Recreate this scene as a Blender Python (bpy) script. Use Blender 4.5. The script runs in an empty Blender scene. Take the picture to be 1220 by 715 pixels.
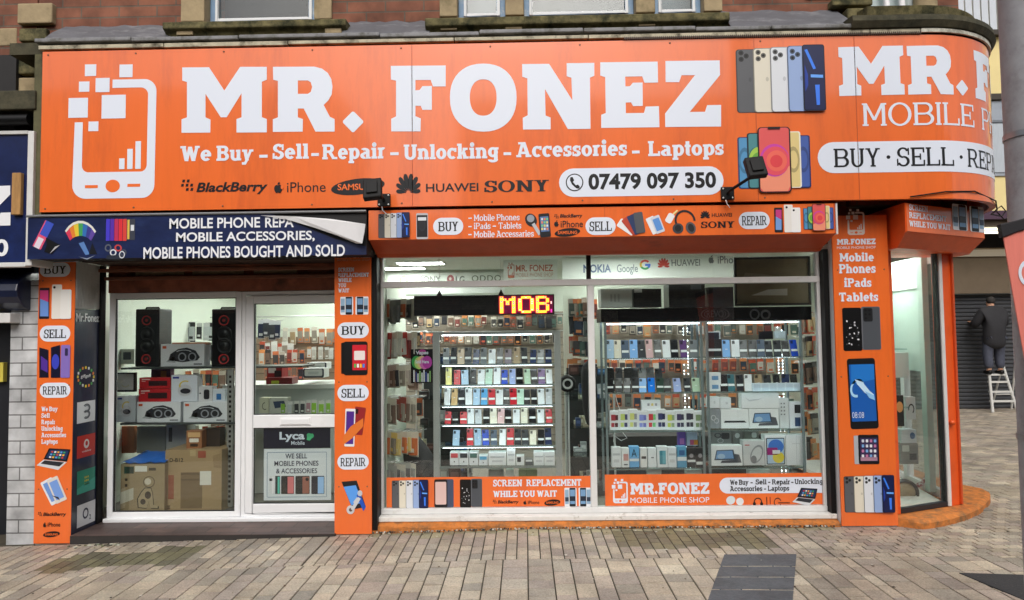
import bpy, bmesh, math, random
from mathutils import Vector, Matrix
from mathutils.geometry import tessellate_polygon
rnd = random.Random(7)
SC = bpy.context.scene
COL = SC.collection

# ------------------------------------------------------------------ camera
PITCH, YAW, ROLL, FPX = .047, -.0173, -.0121, 815.0
W0, H0 = 1220.0, 715.0
CAM = Vector((0, -6.3, 1.78))
_f = Vector((math.sin(YAW)*math.cos(PITCH), math.cos(YAW)*math.cos(PITCH), math.sin(PITCH)))
_r0 = Vector((math.cos(YAW), -math.sin(YAW), 0)); _u0 = _r0.cross(_f)
_r = _r0*math.cos(ROLL)+_u0*math.sin(ROLL); _u = -_r0*math.sin(ROLL)+_u0*math.cos(ROLL)
cd = bpy.data.cameras.new('camera'); cam = bpy.data.objects.new('camera', cd); COL.objects.link(cam)
cd.sensor_width = 36; cd.lens = FPX/W0*36; cd.clip_start = .05; cd.clip_end = 600
cam.matrix_world = Matrix(((_r.x, _u.x, -_f.x, CAM.x), (_r.y, _u.y, -_f.y, CAM.y), (_r.z, _u.z, -_f.z, CAM.z), (0, 0, 0, 1)))
SC.camera = cam

# ------------------------------------------------------------------ sky, sun, exposure
SUN_EL, SUN_AZ = math.radians(46), math.radians(181)      # azimuth clockwise from +Y
w = bpy.data.worlds.new('World'); SC.world = w; w.use_nodes = True
nt = w.node_tree; nt.nodes.clear()
sky = nt.nodes.new('ShaderNodeTexSky'); sky.sky_type = 'NISHITA'; sky.sun_disc = False
sky.sun_elevation = SUN_EL; sky.sun_rotation = SUN_AZ; sky.dust_density = 5; sky.air_density = 1.2
hs = nt.nodes.new('ShaderNodeHueSaturation'); hs.inputs['Saturation'].default_value = .55
bg = nt.nodes.new('ShaderNodeBackground'); bg.inputs['Strength'].default_value = .12
ow = nt.nodes.new('ShaderNodeOutputWorld')
nt.links.new(sky.outputs[0], hs.inputs['Color']); nt.links.new(hs.outputs[0], bg.inputs['Color']); nt.links.new(bg.outputs[0], ow.inputs['Surface'])
sl = bpy.data.lights.new('sun', 'SUN'); sl.energy = 1.25; sl.angle = math.radians(45); sl.color = (1, .98, .95)
so = bpy.data.objects.new('sun', sl); COL.objects.link(so)
_d = Vector((math.sin(SUN_AZ)*math.cos(SUN_EL), math.cos(SUN_AZ)*math.cos(SUN_EL), math.sin(SUN_EL)))
so.rotation_euler = _d.to_track_quat('Z', 'Y').to_euler(); so.location = (0, -20, 20)
SC.view_settings.view_transform = 'Standard'; SC.view_settings.look = 'None'
SC.view_settings.exposure = 0.2; SC.view_settings.gamma = 1; SC.view_settings.use_curve_mapping = False
SC.render.engine = 'CYCLES'
try:
    SC.cycles.use_denoising = True
    SC.cycles.denoiser = 'OPENIMAGEDENOISE'
    SC.cycles.max_bounces = 8; SC.cycles.transparent_max_bounces = 24
    SC.cycles.sample_clamp_indirect = 4; SC.cycles.caustics_reflective = False; SC.cycles.caustics_refractive = False
except Exception: pass

# ------------------------------------------------------------------ pixel -> place on a real surface
def ray(u, v): return _f*FPX+_r*(u-W0/2)+_u*(H0/2-v)
def Q(u, v, Y):
    d = ray(u, v); return CAM+d*((Y-CAM.y)/d.y)
def G(u, v, z=0.0):
    d = ray(u, v); return CAM+d*((z-CAM.z)/d.z)
def gz(x): return .03 if x > 0 else max(.03+.0235*x, -.3)      # the pavement falls gently to one side

# ------------------------------------------------------------------ materials
def lin(c):
    c = c/255.0
    return c/12.92 if c <= .04045 else ((c+.055)/1.055)**2.4
_M = {}
def M(rgb, rough=.5, vary=.0, scale=6.0, bump=.0, metal=0.0, spec=.5, dirt=None, dscale=2.0, dlo=.5, dhi=.7, emit=0, coat=0, stretch=None):
    """procedural Principled material; rgb given as sRGB 0-255; dirt = second colour laid on in patches"""
    key = (tuple(rgb), rough, vary, scale, bump, metal, spec, tuple(dirt) if dirt else None, dscale, dlo, dhi, emit, coat, stretch)
    if key in _M: return _M[key]
    m = bpy.data.materials.new('surface_%d_%d_%d' % tuple(int(c) for c in rgb)); m.use_nodes = True
    t = m.node_tree; b = t.nodes['Principled BSDF']
    col = (lin(rgb[0]), lin(rgb[1]), lin(rgb[2]), 1)
    b.inputs['Base Color'].default_value = col; b.inputs['Roughness'].default_value = rough
    b.inputs['Metallic'].default_value = metal; b.inputs['Specular IOR Level'].default_value = spec
    if coat: b.inputs['Coat Weight'].default_value = coat; b.inputs['Coat Roughness'].default_value = .08
    if emit:
        b.inputs['Emission Color'].default_value = col; b.inputs['Emission Strength'].default_value = emit
    if vary or bump or dirt:
        g = t.nodes.new('ShaderNodeTexCoord'); src = g.outputs['Object']
        if stretch:
            mp = t.nodes.new('ShaderNodeMapping'); mp.inputs['Scale'].default_value = stretch
            t.links.new(src, mp.inputs[0]); src = mp.outputs[0]
        n = t.nodes.new('ShaderNodeTexNoise'); n.inputs['Scale'].default_value = scale; n.inputs['Detail'].default_value = 6; n.inputs['Roughness'].default_value = .65
        t.links.new(src, n.inputs['Vector'])
        cur = None
        if vary:
            mr = t.nodes.new('ShaderNodeMapRange'); mr.inputs[1].default_value = .3; mr.inputs[2].default_value = .7
            mr.inputs[3].default_value = 1-vary; mr.inputs[4].default_value = 1+vary
            t.links.new(n.outputs[0], mr.inputs[0])
            mx = t.nodes.new('ShaderNodeMix'); mx.data_type = 'RGBA'; mx.blend_type = 'MULTIPLY'; mx.inputs[0].default_value = 1
            mx.inputs[6].default_value = col; t.links.new(mr.outputs[0], mx.inputs[7]); cur = mx.outputs[2]
        if dirt:
            n2 = t.nodes.new('ShaderNodeTexNoise'); n2.inputs['Scale'].default_value = dscale; n2.inputs['Detail'].default_value = 8; n2.inputs['Roughness'].default_value = .7
            t.links.new(src, n2.inputs['Vector'])
            m2 = t.nodes.new('ShaderNodeMapRange'); m2.inputs[1].default_value = dlo; m2.inputs[2].default_value = dhi
            t.links.new(n2.outputs[0], m2.inputs[0])
            mx2 = t.nodes.new('ShaderNodeMix'); mx2.data_type = 'RGBA'; t.links.new(m2.outputs[0], mx2.inputs[0])
            if cur: t.links.new(cur, mx2.inputs[6])
            else: mx2.inputs[6].default_value = col
            mx2.inputs[7].default_value = (lin(dirt[0]), lin(dirt[1]), lin(dirt[2]), 1); cur = mx2.outputs[2]
        if cur: t.links.new(cur, b.inputs['Base Color'])
        if bump:
            bp = t.nodes.new('ShaderNodeBump'); bp.inputs['Strength'].default_value = bump; bp.inputs['Distance'].default_value = .02
            t.links.new(n.outputs[0], bp.inputs['Height']); t.links.new(bp.outputs[0], b.inputs['Normal'])
    _M[key] = m; return m
def glass(name, tint, k=1.0, rough=0.0):
    m = bpy.data.materials.new(name); m.use_nodes = True; t = m.node_tree; t.nodes.clear()
    tr = t.nodes.new('ShaderNodeBsdfTransparent'); tr.inputs[0].default_value = (*tint, 1)
    gl = t.nodes.new('ShaderNodeBsdfGlossy'); gl.inputs['Roughness'].default_value = rough
    fr = t.nodes.new('ShaderNodeFresnel'); fr.inputs[0].default_value = 1.45
    mu = t.nodes.new('ShaderNodeMath'); mu.operation = 'MULTIPLY'; mu.inputs[1].default_value = k
    mx = t.nodes.new('ShaderNodeMixShader'); o = t.nodes.new('ShaderNodeOutputMaterial')
    ge = t.nodes.new('ShaderNodeNewGeometry'); ir = t.nodes.new('ShaderNodeMapRange'); ir.inputs[3].default_value = 1.45; ir.inputs[4].default_value = 1/1.45
    t.links.new(ge.outputs['Backfacing'], ir.inputs[0]); t.links.new(ir.outputs[0], fr.inputs[0])      # same reflectance from both sides of a pane
    t.links.new(fr.outputs[0], mu.inputs[0]); t.links.new(mu.outputs[0], mx.inputs[0])
    t.links.new(tr.outputs[0], mx.inputs[1]); t.links.new(gl.outputs[0], mx.inputs[2]); t.links.new(mx.outputs[0], o.inputs[0])
    return m
GLASS = glass('window_glass', (.93, .96, .95), 1.8)
SHELFGLASS = glass('shelf_glass', (.80, .88, .86), .8)
def brick_mat(c1, c2, mortar, w_, h_, axis='xz', rough=.85, msize=.012):
    m = bpy.data.materials.new('brick'); m.use_nodes = True; t = m.node_tree; b = t.nodes['Principled BSDF']
    g = t.nodes.new('ShaderNodeTexCoord'); sp = t.nodes.new('ShaderNodeSeparateXYZ'); cb = t.nodes.new('ShaderNodeCombineXYZ')
    t.links.new(g.outputs['Object'], sp.inputs[0])
    t.links.new(sp.outputs['X' if axis[0] == 'x' else 'Y'], cb.inputs[0]); t.links.new(sp.outputs['Z' if axis[1] == 'z' else 'Y'], cb.inputs[1])
    br = t.nodes.new('ShaderNodeTexBrick'); br.inputs['Scale'].default_value = 1
    br.inputs['Color1'].default_value = (*[lin(x) for x in c1], 1); br.inputs['Color2'].default_value = (*[lin(x) for x in c2], 1)
    br.inputs['Mortar'].default_value = (*[lin(x) for x in mortar], 1); br.inputs['Mortar Size'].default_value = msize
    br.inputs['Brick Width'].default_value = w_; br.inputs['Row Height'].default_value = h_
    t.links.new(cb.outputs[0], br.inputs[0])
    n = t.nodes.new('ShaderNodeTexNoise'); n.inputs['Scale'].default_value = 5; n.inputs['Detail'].default_value = 8
    t.links.new(g.outputs['Object'], n.inputs['Vector'])
    mr = t.nodes.new('ShaderNodeMapRange'); mr.inputs[1].default_value = .3; mr.inputs[2].default_value = .7; mr.inputs[3].default_value = .55; mr.inputs[4].default_value = 1.25
    t.links.new(n.outputs[0], mr.inputs[0])
    mx = t.nodes.new('ShaderNodeMix'); mx.data_type = 'RGBA'; mx.blend_type = 'MULTIPLY'; mx.inputs[0].default_value = 1
    t.links.new(br.outputs[0], mx.inputs[6]); t.links.new(mr.outputs[0], mx.inputs[7]); t.links.new(mx.outputs[2], b.inputs['Base Color'])
    bp = t.nodes.new('ShaderNodeBump'); bp.inputs['Strength'].default_value = .6; bp.inputs['Distance'].default_value = .01; bp.invert = True
    t.links.new(br.outputs['Fac'], bp.inputs['Height']); t.links.new(bp.outputs[0], b.inputs['Normal'])
    b.inputs['Roughness'].default_value = rough
    return m

ORANGE = (240, 112, 44)
SIGN = M(ORANGE, .3, .06, 1.6, .05, coat=.9, dirt=(206, 92, 44), dscale=2.2, dlo=.5, dhi=.85, stretch=(2.2, 2.2, .35))
PAINT = M((222, 88, 30), .45, .12, 4, .05, dirt=(150, 62, 28), dscale=3, dlo=.6, dhi=.85)
DARKOR = M((196, 78, 32), .5, .12, 4, .05, dirt=(120, 50, 26), dscale=3, dlo=.6, dhi=.85)
WHT = M((240, 240, 242), .35, .02, 2)
UPVC = M((236, 238, 240), .3, .03, 3, dirt=(200, 200, 196), dscale=2.5, dlo=.6, dhi=.85)
ALU = M((214, 214, 212), .4, .08, 5, dirt=(150, 148, 142), dscale=4, dlo=.6, dhi=.85)
BLACK = M((12, 12, 13), .6, .1, 6, spec=.3)
BLK = M((9, 9, 10), .5, spec=.3)
NAVY = M((24, 34, 66), .35, .25, 2.5)
MINT = M((214, 226, 212), .6, .03, 2)
def pr(r, g, b, rough=.35): return M((r, g, b), rough)

# ------------------------------------------------------------------ mesh builder
class MB:
    def __init__(s): s.v = []; s.f = []; s.fm = []; s.ms = []; s.sm = []
    def mi(s, m):
        if m not in s.ms: s.ms.append(m)
        return s.ms.index(m)
    def add(s, pts, faces, m, smooth=False):
        o = len(s.v); s.v += [Vector(p) for p in pts]; k = s.mi(m)
        for f in faces: s.f.append([o+i for i in f]); s.fm.append(k); s.sm.append(smooth)
        return s
    def quad(s, a, b, c, d, m): return s.add([a, b, c, d], [(0, 1, 2, 3)], m)
    def box(s, x0, x1, y0, y1, z0, z1, m, mx=None):
        x0, x1 = min(x0, x1), max(x0, x1); y0, y1 = min(y0, y1), max(y0, y1); z0, z1 = min(z0, z1), max(z0, z1)
        p = [Vector((x, y, z)) for z in (z0, z1) for y in (y0, y1) for x in (x0, x1)]
        if mx is not None: p = [mx @ q for q in p]
        return s.add(p, [(0, 2, 3, 1), (4, 5, 7, 6), (0, 1, 5, 4), (2, 6, 7, 3), (0, 4, 6, 2), (1, 3, 7, 5)], m)
    def obox(s, c, ax, ay, az, m):      # box from centre and three half axes
        c, ax, ay, az = Vector(c), Vector(ax), Vector(ay), Vector(az)
        p = [c+ax*i+ay*j+az*k for k in (-1, 1) for j in (-1, 1) for i in (-1, 1)]
        return s.add(p, [(0, 2, 3, 1), (4, 5, 7, 6), (0, 1, 5, 4), (2, 6, 7, 3), (0, 4, 6, 2), (1, 3, 7, 5)], m)
    def prism(s, poly, vec, m):        # polygon of 3D points extruded along vec
        n = len(poly); a = [Vector(p) for p in poly]; b = [p+Vector(vec) for p in a]
        return s.add(a+b, [tuple(range(n-1, -1, -1)), tuple(range(n, 2*n))]+[(i, (i+1) % n, n+(i+1) % n, n+i) for i in range(n)], m)
    def tube(s, path, r, m, n=10, cap=True):
        path = [Vector(p) for p in path]; rs = r if isinstance(r, (list, tuple)) else [r]*len(path)
        pts = []; fs = []
        for i, p in enumerate(path):
            d = (path[min(i+1, len(path)-1)]-path[max(i-1, 0)]).normalized()
            a = d.orthogonal().normalized() if i == 0 else (a-d*a.dot(d)).normalized()
            b = d.cross(a)
            pts += [p+a*(rs[i]*math.cos(2*math.pi*k/n))+b*(rs[i]*math.sin(2*math.pi*k/n)) for k in range(n)]
        for i in range(len(path)-1):
            fs += [(i*n+k, i*n+(k+1) % n, (i+1)*n+(k+1) % n, (i+1)*n+k) for k in range(n)]
        s.add(pts, fs, m, True)
        if cap: s.add(pts[:n], [tuple(range(n-1, -1, -1))], m); s.add(pts[-n:], [tuple(range(n))], m)
        return s
    def lathe(s, prof, c, m, n=20, axis='z'):
        c = Vector(c); pts = []; fs = []
        for r, h in prof:
            for k in range(n):
                a = 2*math.pi*k/n; q = (r*math.cos(a), r*math.sin(a), h)
                pts.append(c+Vector(q if axis == 'z' else (q[0], q[2], q[1])))
        for i in range(len(prof)-1): fs += [(i*n+k, i*n+(k+1) % n, (i+1)*n+(k+1) % n, (i+1)*n+k) for k in range(n)]
        return s.add(pts, fs, m, True)
    def build(s, name, parent=None, bevel=0, origin=None, seg=2):
        me = bpy.data.meshes.new(name); off = Vector((0, 0, 0)); q = parent
        while q is not None: off += q.location; q = q.parent
        if parent is None and s.v:
            lo = [min(p[i] for p in s.v) for i in range(3)]; hi = [max(p[i] for p in s.v) for i in range(3)]
            off = Vector(((lo[0]+hi[0])/2, (lo[1]+hi[1])/2, lo[2])) if origin is None else Vector(origin)
        me.from_pydata([p-off for p in s.v], [], s.f)
        for m in s.ms: me.materials.append(m)
        me.polygons.foreach_set('material_index', s.fm); me.polygons.foreach_set('use_smooth', s.sm); me.update()
        o = bpy.data.objects.new(name, me); COL.objects.link(o)
        if parent is not None: o.parent = parent
        else: o.location = off
        if bevel:
            bm = bmesh.new(); bm.from_mesh(me); bmesh.ops.remove_doubles(bm, verts=bm.verts, dist=1e-5); bm.to_mesh(me); bm.free()
            b = o.modifiers.new('bevel', 'BEVEL'); b.width = bevel; b.segments = seg; b.limit_method = 'ANGLE'; b.angle_limit = math.radians(40)
        return o
def tag(o, label=None, cat=None, group=None, kind=None):
    if label: o['label'] = label
    if cat: o['category'] = cat
    if group: o['group'] = group
    if kind: o['kind'] = kind
    return o
def thing(name, label, cat, loc, group=None):
    o = bpy.data.objects.new(name, None); o.empty_display_size = .1; COL.objects.link(o); o.location = Vector(loc)
    return tag(o, label, cat, group)
def struct(o): o['kind'] = 'structure'; return o
def setmat(o, i, m):
    o.material_slots[i].link = 'OBJECT'; o.material_slots[i].material = m
def copy_tree(o, parent=None):
    c = o.copy(); COL.objects.link(c)
    if parent is not None: c.parent = parent
    for ch in list(o.children): copy_tree(ch, c)
    return c

# ------------------------------------------------------------------ lettering
_FT = {}
def sans(txt, bold=0.0, shear=0.0, space=1.0):
    """outline triangles of a word in the built-in typeface, normalised to its own bounds"""
    k = (txt, bold, shear, space)
    if k in _FT: return _FT[k]
    cu = bpy.data.curves.new('lettering', 'FONT'); cu.body = txt; cu.offset = bold; cu.shear = shear; cu.space_character = space; cu.fill_mode = 'FRONT'; cu.resolution_u = 4
    o = bpy.data.objects.new('lettering', cu); COL.objects.link(o)
    dg = bpy.context.evaluated_depsgraph_get(); me = bpy.data.meshes.new_from_object(o.evaluated_get(dg))
    me.calc_loop_triangles()
    vs = [(p.co.x, p.co.y) for p in me.vertices]; tr = [[vs[i] for i in t.vertices] for t in me.loop_triangles]
    bpy.data.objects.remove(o); bpy.data.meshes.remove(me); bpy.data.curves.remove(cu)
    _FT[k] = tr; return tr
BIG = {  # heavy slab capitals, outline in units of 560 per cap height, y down from 70
 'M': (70, 630, [[(52,75),(280,73),(410,272),(545,70),(772,70),(772,180),(730,197),(730,498),(772,515),(772,628),(514,630),(514,515),(557,500),(557,295),(430,500),(380,500),(250,300),(250,500),(293,520),(291,630),(46,632),(46,517),(92,500),(92,200),(52,187)]]),
 'R': (70, 624, [[(38,70),(390,68),(455,85),(505,122),(535,175),(545,240),(538,305),(510,355),(470,395),(522,495),(563,515),(563,622),(400,622),(300,425),(250,425),(250,500),(293,515),(291,622),(37,624),(37,517),(80,500),(80,190),(40,180)],[(250,186),(335,186),(360,202),(372,242),(360,283),(335,300),(250,300)]]),
 '.': (70, 630, [[(712,452),(728,452),(806,530),(806,546),(728,626),(712,626),(634,546),(634,530)]]),
 'F': (60, 620, [[(40,62),(508,58),(508,237),(400,237),(380,182),(250,182),(250,270),(285,268),(310,235),(390,233),(390,436),(310,436),(295,402),(250,402),(250,490),(296,510),(294,620),(44,620),(44,512),(85,492),(85,188),(42,178)]]),
 'O': (88, 648, None),
 'N': (76, 636, [[(50,82),(280,80),(478,390),(470,200),(430,185),(430,75),(665,72),(665,182),(628,198),(633,634),(440,636),(245,295),(250,520),(293,538),(293,638),(58,640),(56,540),(98,518),(95,205),(52,190)]]),
 'E': (99, 659, [[(108,103),(597,97),(600,275),(485,277),(465,222),(320,225),(322,308),(362,306),(385,277),(468,275),(470,474),(388,476),(370,444),(325,446),(326,536),(480,534),(495,480),(608,476),(612,656),(116,662),(116,550),(155,535),(150,230),(108,215)]]),
 'Z': (88, 654, [[(663,92),(1125,86),(1128,212),(870,526),(1000,524),(1018,468),(1137,466),(1137,650),(662,654),(660,540),(915,212),(800,213),(780,272),(665,272)]]),
}
def _oval(cx, cy, rx, ry, n=40, e=2.25):
    o = []
    for k in range(n):
        a = 2*math.pi*k/n; c, s_ = math.cos(a), math.sin(a)
        o.append((cx+rx*math.copysign(abs(c)**(2/e), c), cy+ry*math.copysign(abs(s_)**(2/e), s_)))
    return o
BIG['O'] = (88, 648, [_oval(327, 368, 284, 290), _oval(327, 367, 114, 155)])
def tri(loops):
    flat = [p for l in loops for p in l]
    ts = tessellate_polygon([[Vector((x, y, 0)) for x, y in l] for l in loops])
    return [[flat[i] for i in t] for t in ts]
def big(word, gap=.07):
    """word in the heavy slab capitals -> triangles, cap height 1"""
    out = []; x = 0
    for ch in word:
        if ch == ' ': x += .3; continue
        t0, b0, loops = BIG[ch]; xs = [p[0] for l in loops for p in l]; x0, x1 = min(xs), max(xs)
        for t in tri(loops): out.append([(x+(p[0]-x0)/560, (b0-p[1])/560) for p in t])
        x += (x1-x0)/560+gap
    return out
def slabglyph(ch, T, h, o, k):
    P = []
    K = [0]
    def add(q): P.append((q, K[0])); K[0] += 1
    def R(a, b, c, d): add([(a, b), (c, b), (c, d), (a, d)])
    def V(x, a=0, b=1): R(x, a, x+T, b)
    def Hh(y, a, b): R(a, y, b, y+h)
    def S(x, y, l=1, r=1, t=None): R(x-o*l, y, x+(t or T)+o*r, y+k)
    def D(x0, y0, x1, y1, t=None):
        t = t or T; add([(x0, y0), (x0+t, y0), (x1+t, y1), (x1, y1)])
    def A(cx, cy, rx, ry, a0, a1, n=14):
        q = [math.radians(a0+(a1-a0)*i/n) for i in range(n+1)]
        for i in range(n):
            a, b = q[i], q[i+1]; ix, iy = rx-T, ry-h
            P.append(([(cx+rx*math.cos(a), cy+ry*math.sin(a)), (cx+rx*math.cos(b), cy+ry*math.sin(b)), (cx+ix*math.cos(b), cy+iy*math.sin(b)), (cx+ix*math.cos(a), cy+iy*math.sin(a))], K[0]))
        K[0] += 1
    X = .72; t1 = 1-k; tx = X-k; L = o
    if ch == 'A': D(L, 0, .30, 1, T*.8); D(.56+T*.2, 0, .30+T*.1, 1); Hh(.2, .2, .6); S(L, 0, 1, 1, T*.8); S(.56+T*.2, 0); w_ = .56+T*1.2+2*o-.02; R(.12, 1-k, .34, 1)
    elif ch == 'B': V(L); S(L, 0, 1, 0); S(L, t1, 1, 0); Hh(1-h, L, .4+o); Hh(.46, L, .4+o); Hh(0, L, .42+o); A(.4+o, .735, .26, .265, -90, 90); A(.4+o, .28, .3, .28, -90, 90); w_ = .7+o
    elif ch == 'C': A(.38, .5, .38, .52, 42, 318); R(.76-T*.55, .62, .76, .98); w_ = .74
    elif ch == 'D': V(L); S(L, 0, 1, 0); S(L, t1, 1, 0); Hh(1-h, L, .36+o); Hh(0, L, .36+o); A(.36+o, .5, .36, .5, -90, 90); w_ = .72+o
    elif ch in 'EFL':
        V(L); S(L, 0, 1, 1 if ch == 'F' else 0)
        S(L, t1, 1, 1 if ch == 'L' else 0)
        if ch != 'L': Hh(1-h, L, .62+o); R(.62+o-T*.55, .72, .62+o, 1); Hh(.5-h/2, L, .45+o); R(.45+o-T*.5, .33, .45+o, .67)
        if ch != 'F': Hh(0, L, .64+o); R(.64+o-T*.55, 0, .64+o, .32)
        w_ = .64+o
    elif ch == 'H': V(L); V(L+.5); Hh(.5-h/2, L, L+.5); [S(x, y) for x in (L, L+.5) for y in (0, t1)]; w_ = .5+T+2*o
    elif ch == 'I': V(L); S(L, 0); S(L, t1); w_ = T+2*o
    elif ch == 'M': V(L, 0, 1); V(L+.66); D(L+.02, 1, L+.33, .25, T*.9); D(L+.64, 1, L+.33, .25, T*.9); S(L, 0); S(L+.66, 0); S(L, t1, 1, 0); S(L+.66, t1, 0, 1); w_ = .66+T+2*o
    elif ch == 'N': V(L); V(L+.52); D(L, 1, L+.50, 0, T); S(L, 0); S(L, t1, 1, 0); S(L+.52, t1); w_ = .52+T+2*o
    elif ch == 'O': A(.42, .5, .42, .52, 0, 360, 30); w_ = .84
    elif ch in 'PR':
        V(L); S(L, 0, 1, 1); S(L, t1, 1, 0); Hh(1-h, L, .38+o); Hh(.42, L, .38+o); A(.38+o, .71, .28, .29, -90, 90); w_ = .66+o
        if ch == 'R': D(.62, 0, .34, .5); R(.6, 0, .64+T+o, k); w_ = .64+T+o
    elif ch == 'S': A(.32, .73, .30, .29, 20, 270); A(.32, .27, .32, .29, -160, 90); R(.62-T*.5, .6, .62, .98); R(0, .02, T*.5, .4); w_ = .64
    elif ch == 'T': V(.36-T/2); Hh(1-h, 0, .72); R(0, .7, T*.55, 1); R(.72-T*.55, .7, .72, 1); S(.36-T/2, 0); w_ = .72
    elif ch == 'U': V(L, .3, 1); V(L+.46, .3, 1); A(L+.23+T/2, .3, .23+T/2, .32, 180, 360); S(L, t1); S(L+.46, t1, .8, 1); w_ = .46+T+2*o
    elif ch == 'W': D(.24, 0, L, 1, T); D(.26, 0, .44, .95, T*.8); D(.62, 0, .42, .95, T); D(.64, 0, .84, 1, T*.8); S(L, t1, 1, .6); S(.84, t1, .6, 1, T*.8); w_ = .86+T*.8+o
    elif ch == 'Y': V(.36-T/2, 0, .5); D(.36-T/2, .42, L, 1); D(.36-T/2, .42, .72-T-o, 1, T*.9); S(.36-T/2, 0); S(L, t1, 1, .6); S(.72-T-o, t1, .6, 1); w_ = .72+o
    elif ch == 'Z': Hh(1-h, 0, .62); Hh(0, 0, .64); D(0, 0, .62-T*1.1, 1, T*1.1); R(0, .7, T*.5, 1); R(.64-T*.5, 0, .64, .3); w_ = .64
    elif ch == 'a': V(.34, 0, .5); A(.27, X-.22, .07+T, .22, 0, 140); A(.24, .2, .24, .21, 60, 300); Hh(.3, .2, .4); R(.34, 0, .36+T+o, k*.8); w_ = .36+T+o
    elif ch == 'b': V(L); S(L, t1, 1, 0); A(.32+o, X/2, .30, X/2+.02, -180, 180, 24); w_ = .62+o
    elif ch == 'c': A(.3, X/2, .3, X/2+.02, 45, 315); R(.5-T*.3, .46, .56, X); w_ = .56
    elif ch == 'd': V(.36); S(.36, t1, 1, 0); S(.36, 0, 0, 1); A(.3, X/2, .3, X/2+.02, -180, 180, 24); w_ = .36+T+o
    elif ch == 'e': A(.3, X/2, .3, X/2+.02, 0, 318); Hh(X/2-h*.45, .1, .59); w_ = .6
    elif ch == 'g': V(.36, -.1, X); A(.3, X/2+.04, .3, X/2-.02, -180, 180, 24); A(.3, -.08, .06+.24, .2, 180, 360); S(.36, tx, 0, 1); w_ = .36+T+o
    elif ch in 'hn':
        V(L, 0, 1 if ch == 'h' else X); V(L+.36, 0, .45); A(L+.18+T/2, .42, .18+T/2, X-.4, 0, 180); S(L, 0, 1, .7); S(L+.36, 0, .7, 1); S(L, t1 if ch == 'h' else tx, 1, 0); w_ = .36+T+2*o
    elif ch == 'i': V(L, 0, X); S(L, 0); S(L, tx, 1, 0); A(L+T/2, .92, T*.62, max(h, T*.62), 0, 360, 10); R(L+T*.1, .86, L+T*.9, .98); w_ = T+2*o
    elif ch == 'k': V(L); S(L, t1, 1, 0); S(L, 0, 1, .4); D(L+T*.9, .3, L+.32, X, T*.8); D(L+.34, 0, L+T, .42, T); R(L+.3, 0, L+.36+T+o, k); R(L+.28, tx, L+.36+T, X); w_ = L+.38+T+o
    elif ch == 'l': V(L); S(L, 0); S(L, t1, 1, 0); w_ = T+2*o
    elif ch == 'o': A(.31, X/2, .31, X/2+.02, 0, 360, 24); w_ = .62
    elif ch == 'p': V(L, -.28, X); S(L, -.28); S(L, tx, 1, 0); A(.32+o, X/2, .30, X/2+.02, -180, 180, 24); w_ = .62+o
    elif ch == 'r': V(L, 0, X); S(L, 0, 1, 1); S(L, tx, 1, 0); A(L+.26, .40, .27, X-.38, 60, 170); w_ = .42+o
    elif ch == 's': A(.24, X-.2, .23, .21, 20, 270); A(.24, .2, .25, .21, -160, 90); R(.47-T*.4, X-.3, .47, X-.02); R(0, .02, T*.4, .3); w_ = .49
    elif ch == 't': V(L, .15, .95); Hh(X-h, 0, .36); A(L+.2, .2, .2, .22, 180, 300); w_ = .38
    elif ch == 'u': V(L, .2, X); V(L+.36, 0, X); A(L+.18+T/2, .24, .18+T/2, .26, 180, 360); S(L, tx, 1, 0); S(L+.36, tx, .8, 0); S(L+.36, 0, 0, 1); w_ = .36+T+2*o
    elif ch == 'y': D(.2, 0, L, X, T); D(.2, 0, .46, X, T*.75); D(.06, -.28, .22, .06, T*.8); S(L, tx, 1, .6); S(.46, tx, .6, 1, T*.75); R(.0, -.28, .18, -.28+h); w_ = .46+T*.75+o
    elif ch in '-–': R(.02, .34, .38 if ch == '–' else .3, .34+h); w_ = .4
    elif ch == '.': R(0, 0, T, T); w_ = T
    elif ch == '·': A(T*.7, .5, T*.7, max(T*.7, h), 0, 360, 12); R(T*.3, .5-T*.4, T*1.1, .5+T*.4); w_ = T*1.4
    else: w_ = .3
    return P, w_
def slab(txt, T=.22, h=.17, o=.06, k=.15, gap=.04):
    out = Strokes(); x = 0
    for ch in txt:
        if ch == ' ': x += .26; continue
        P, w_ = slabglyph(ch, T, h, o, k)
        xm = max(a for q, _ in P for a, b in q)
        for q, lv in P: out.append([(x+a, b) for a, b in q]); out.lv.append(lv*.16)
        x += xm+gap
    return out
class Strokes(list):
    """strokes of a word; lv lifts crossing strokes a hair apart so that no two faces share a plane"""
    def __init__(s): s.lv = []

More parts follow.
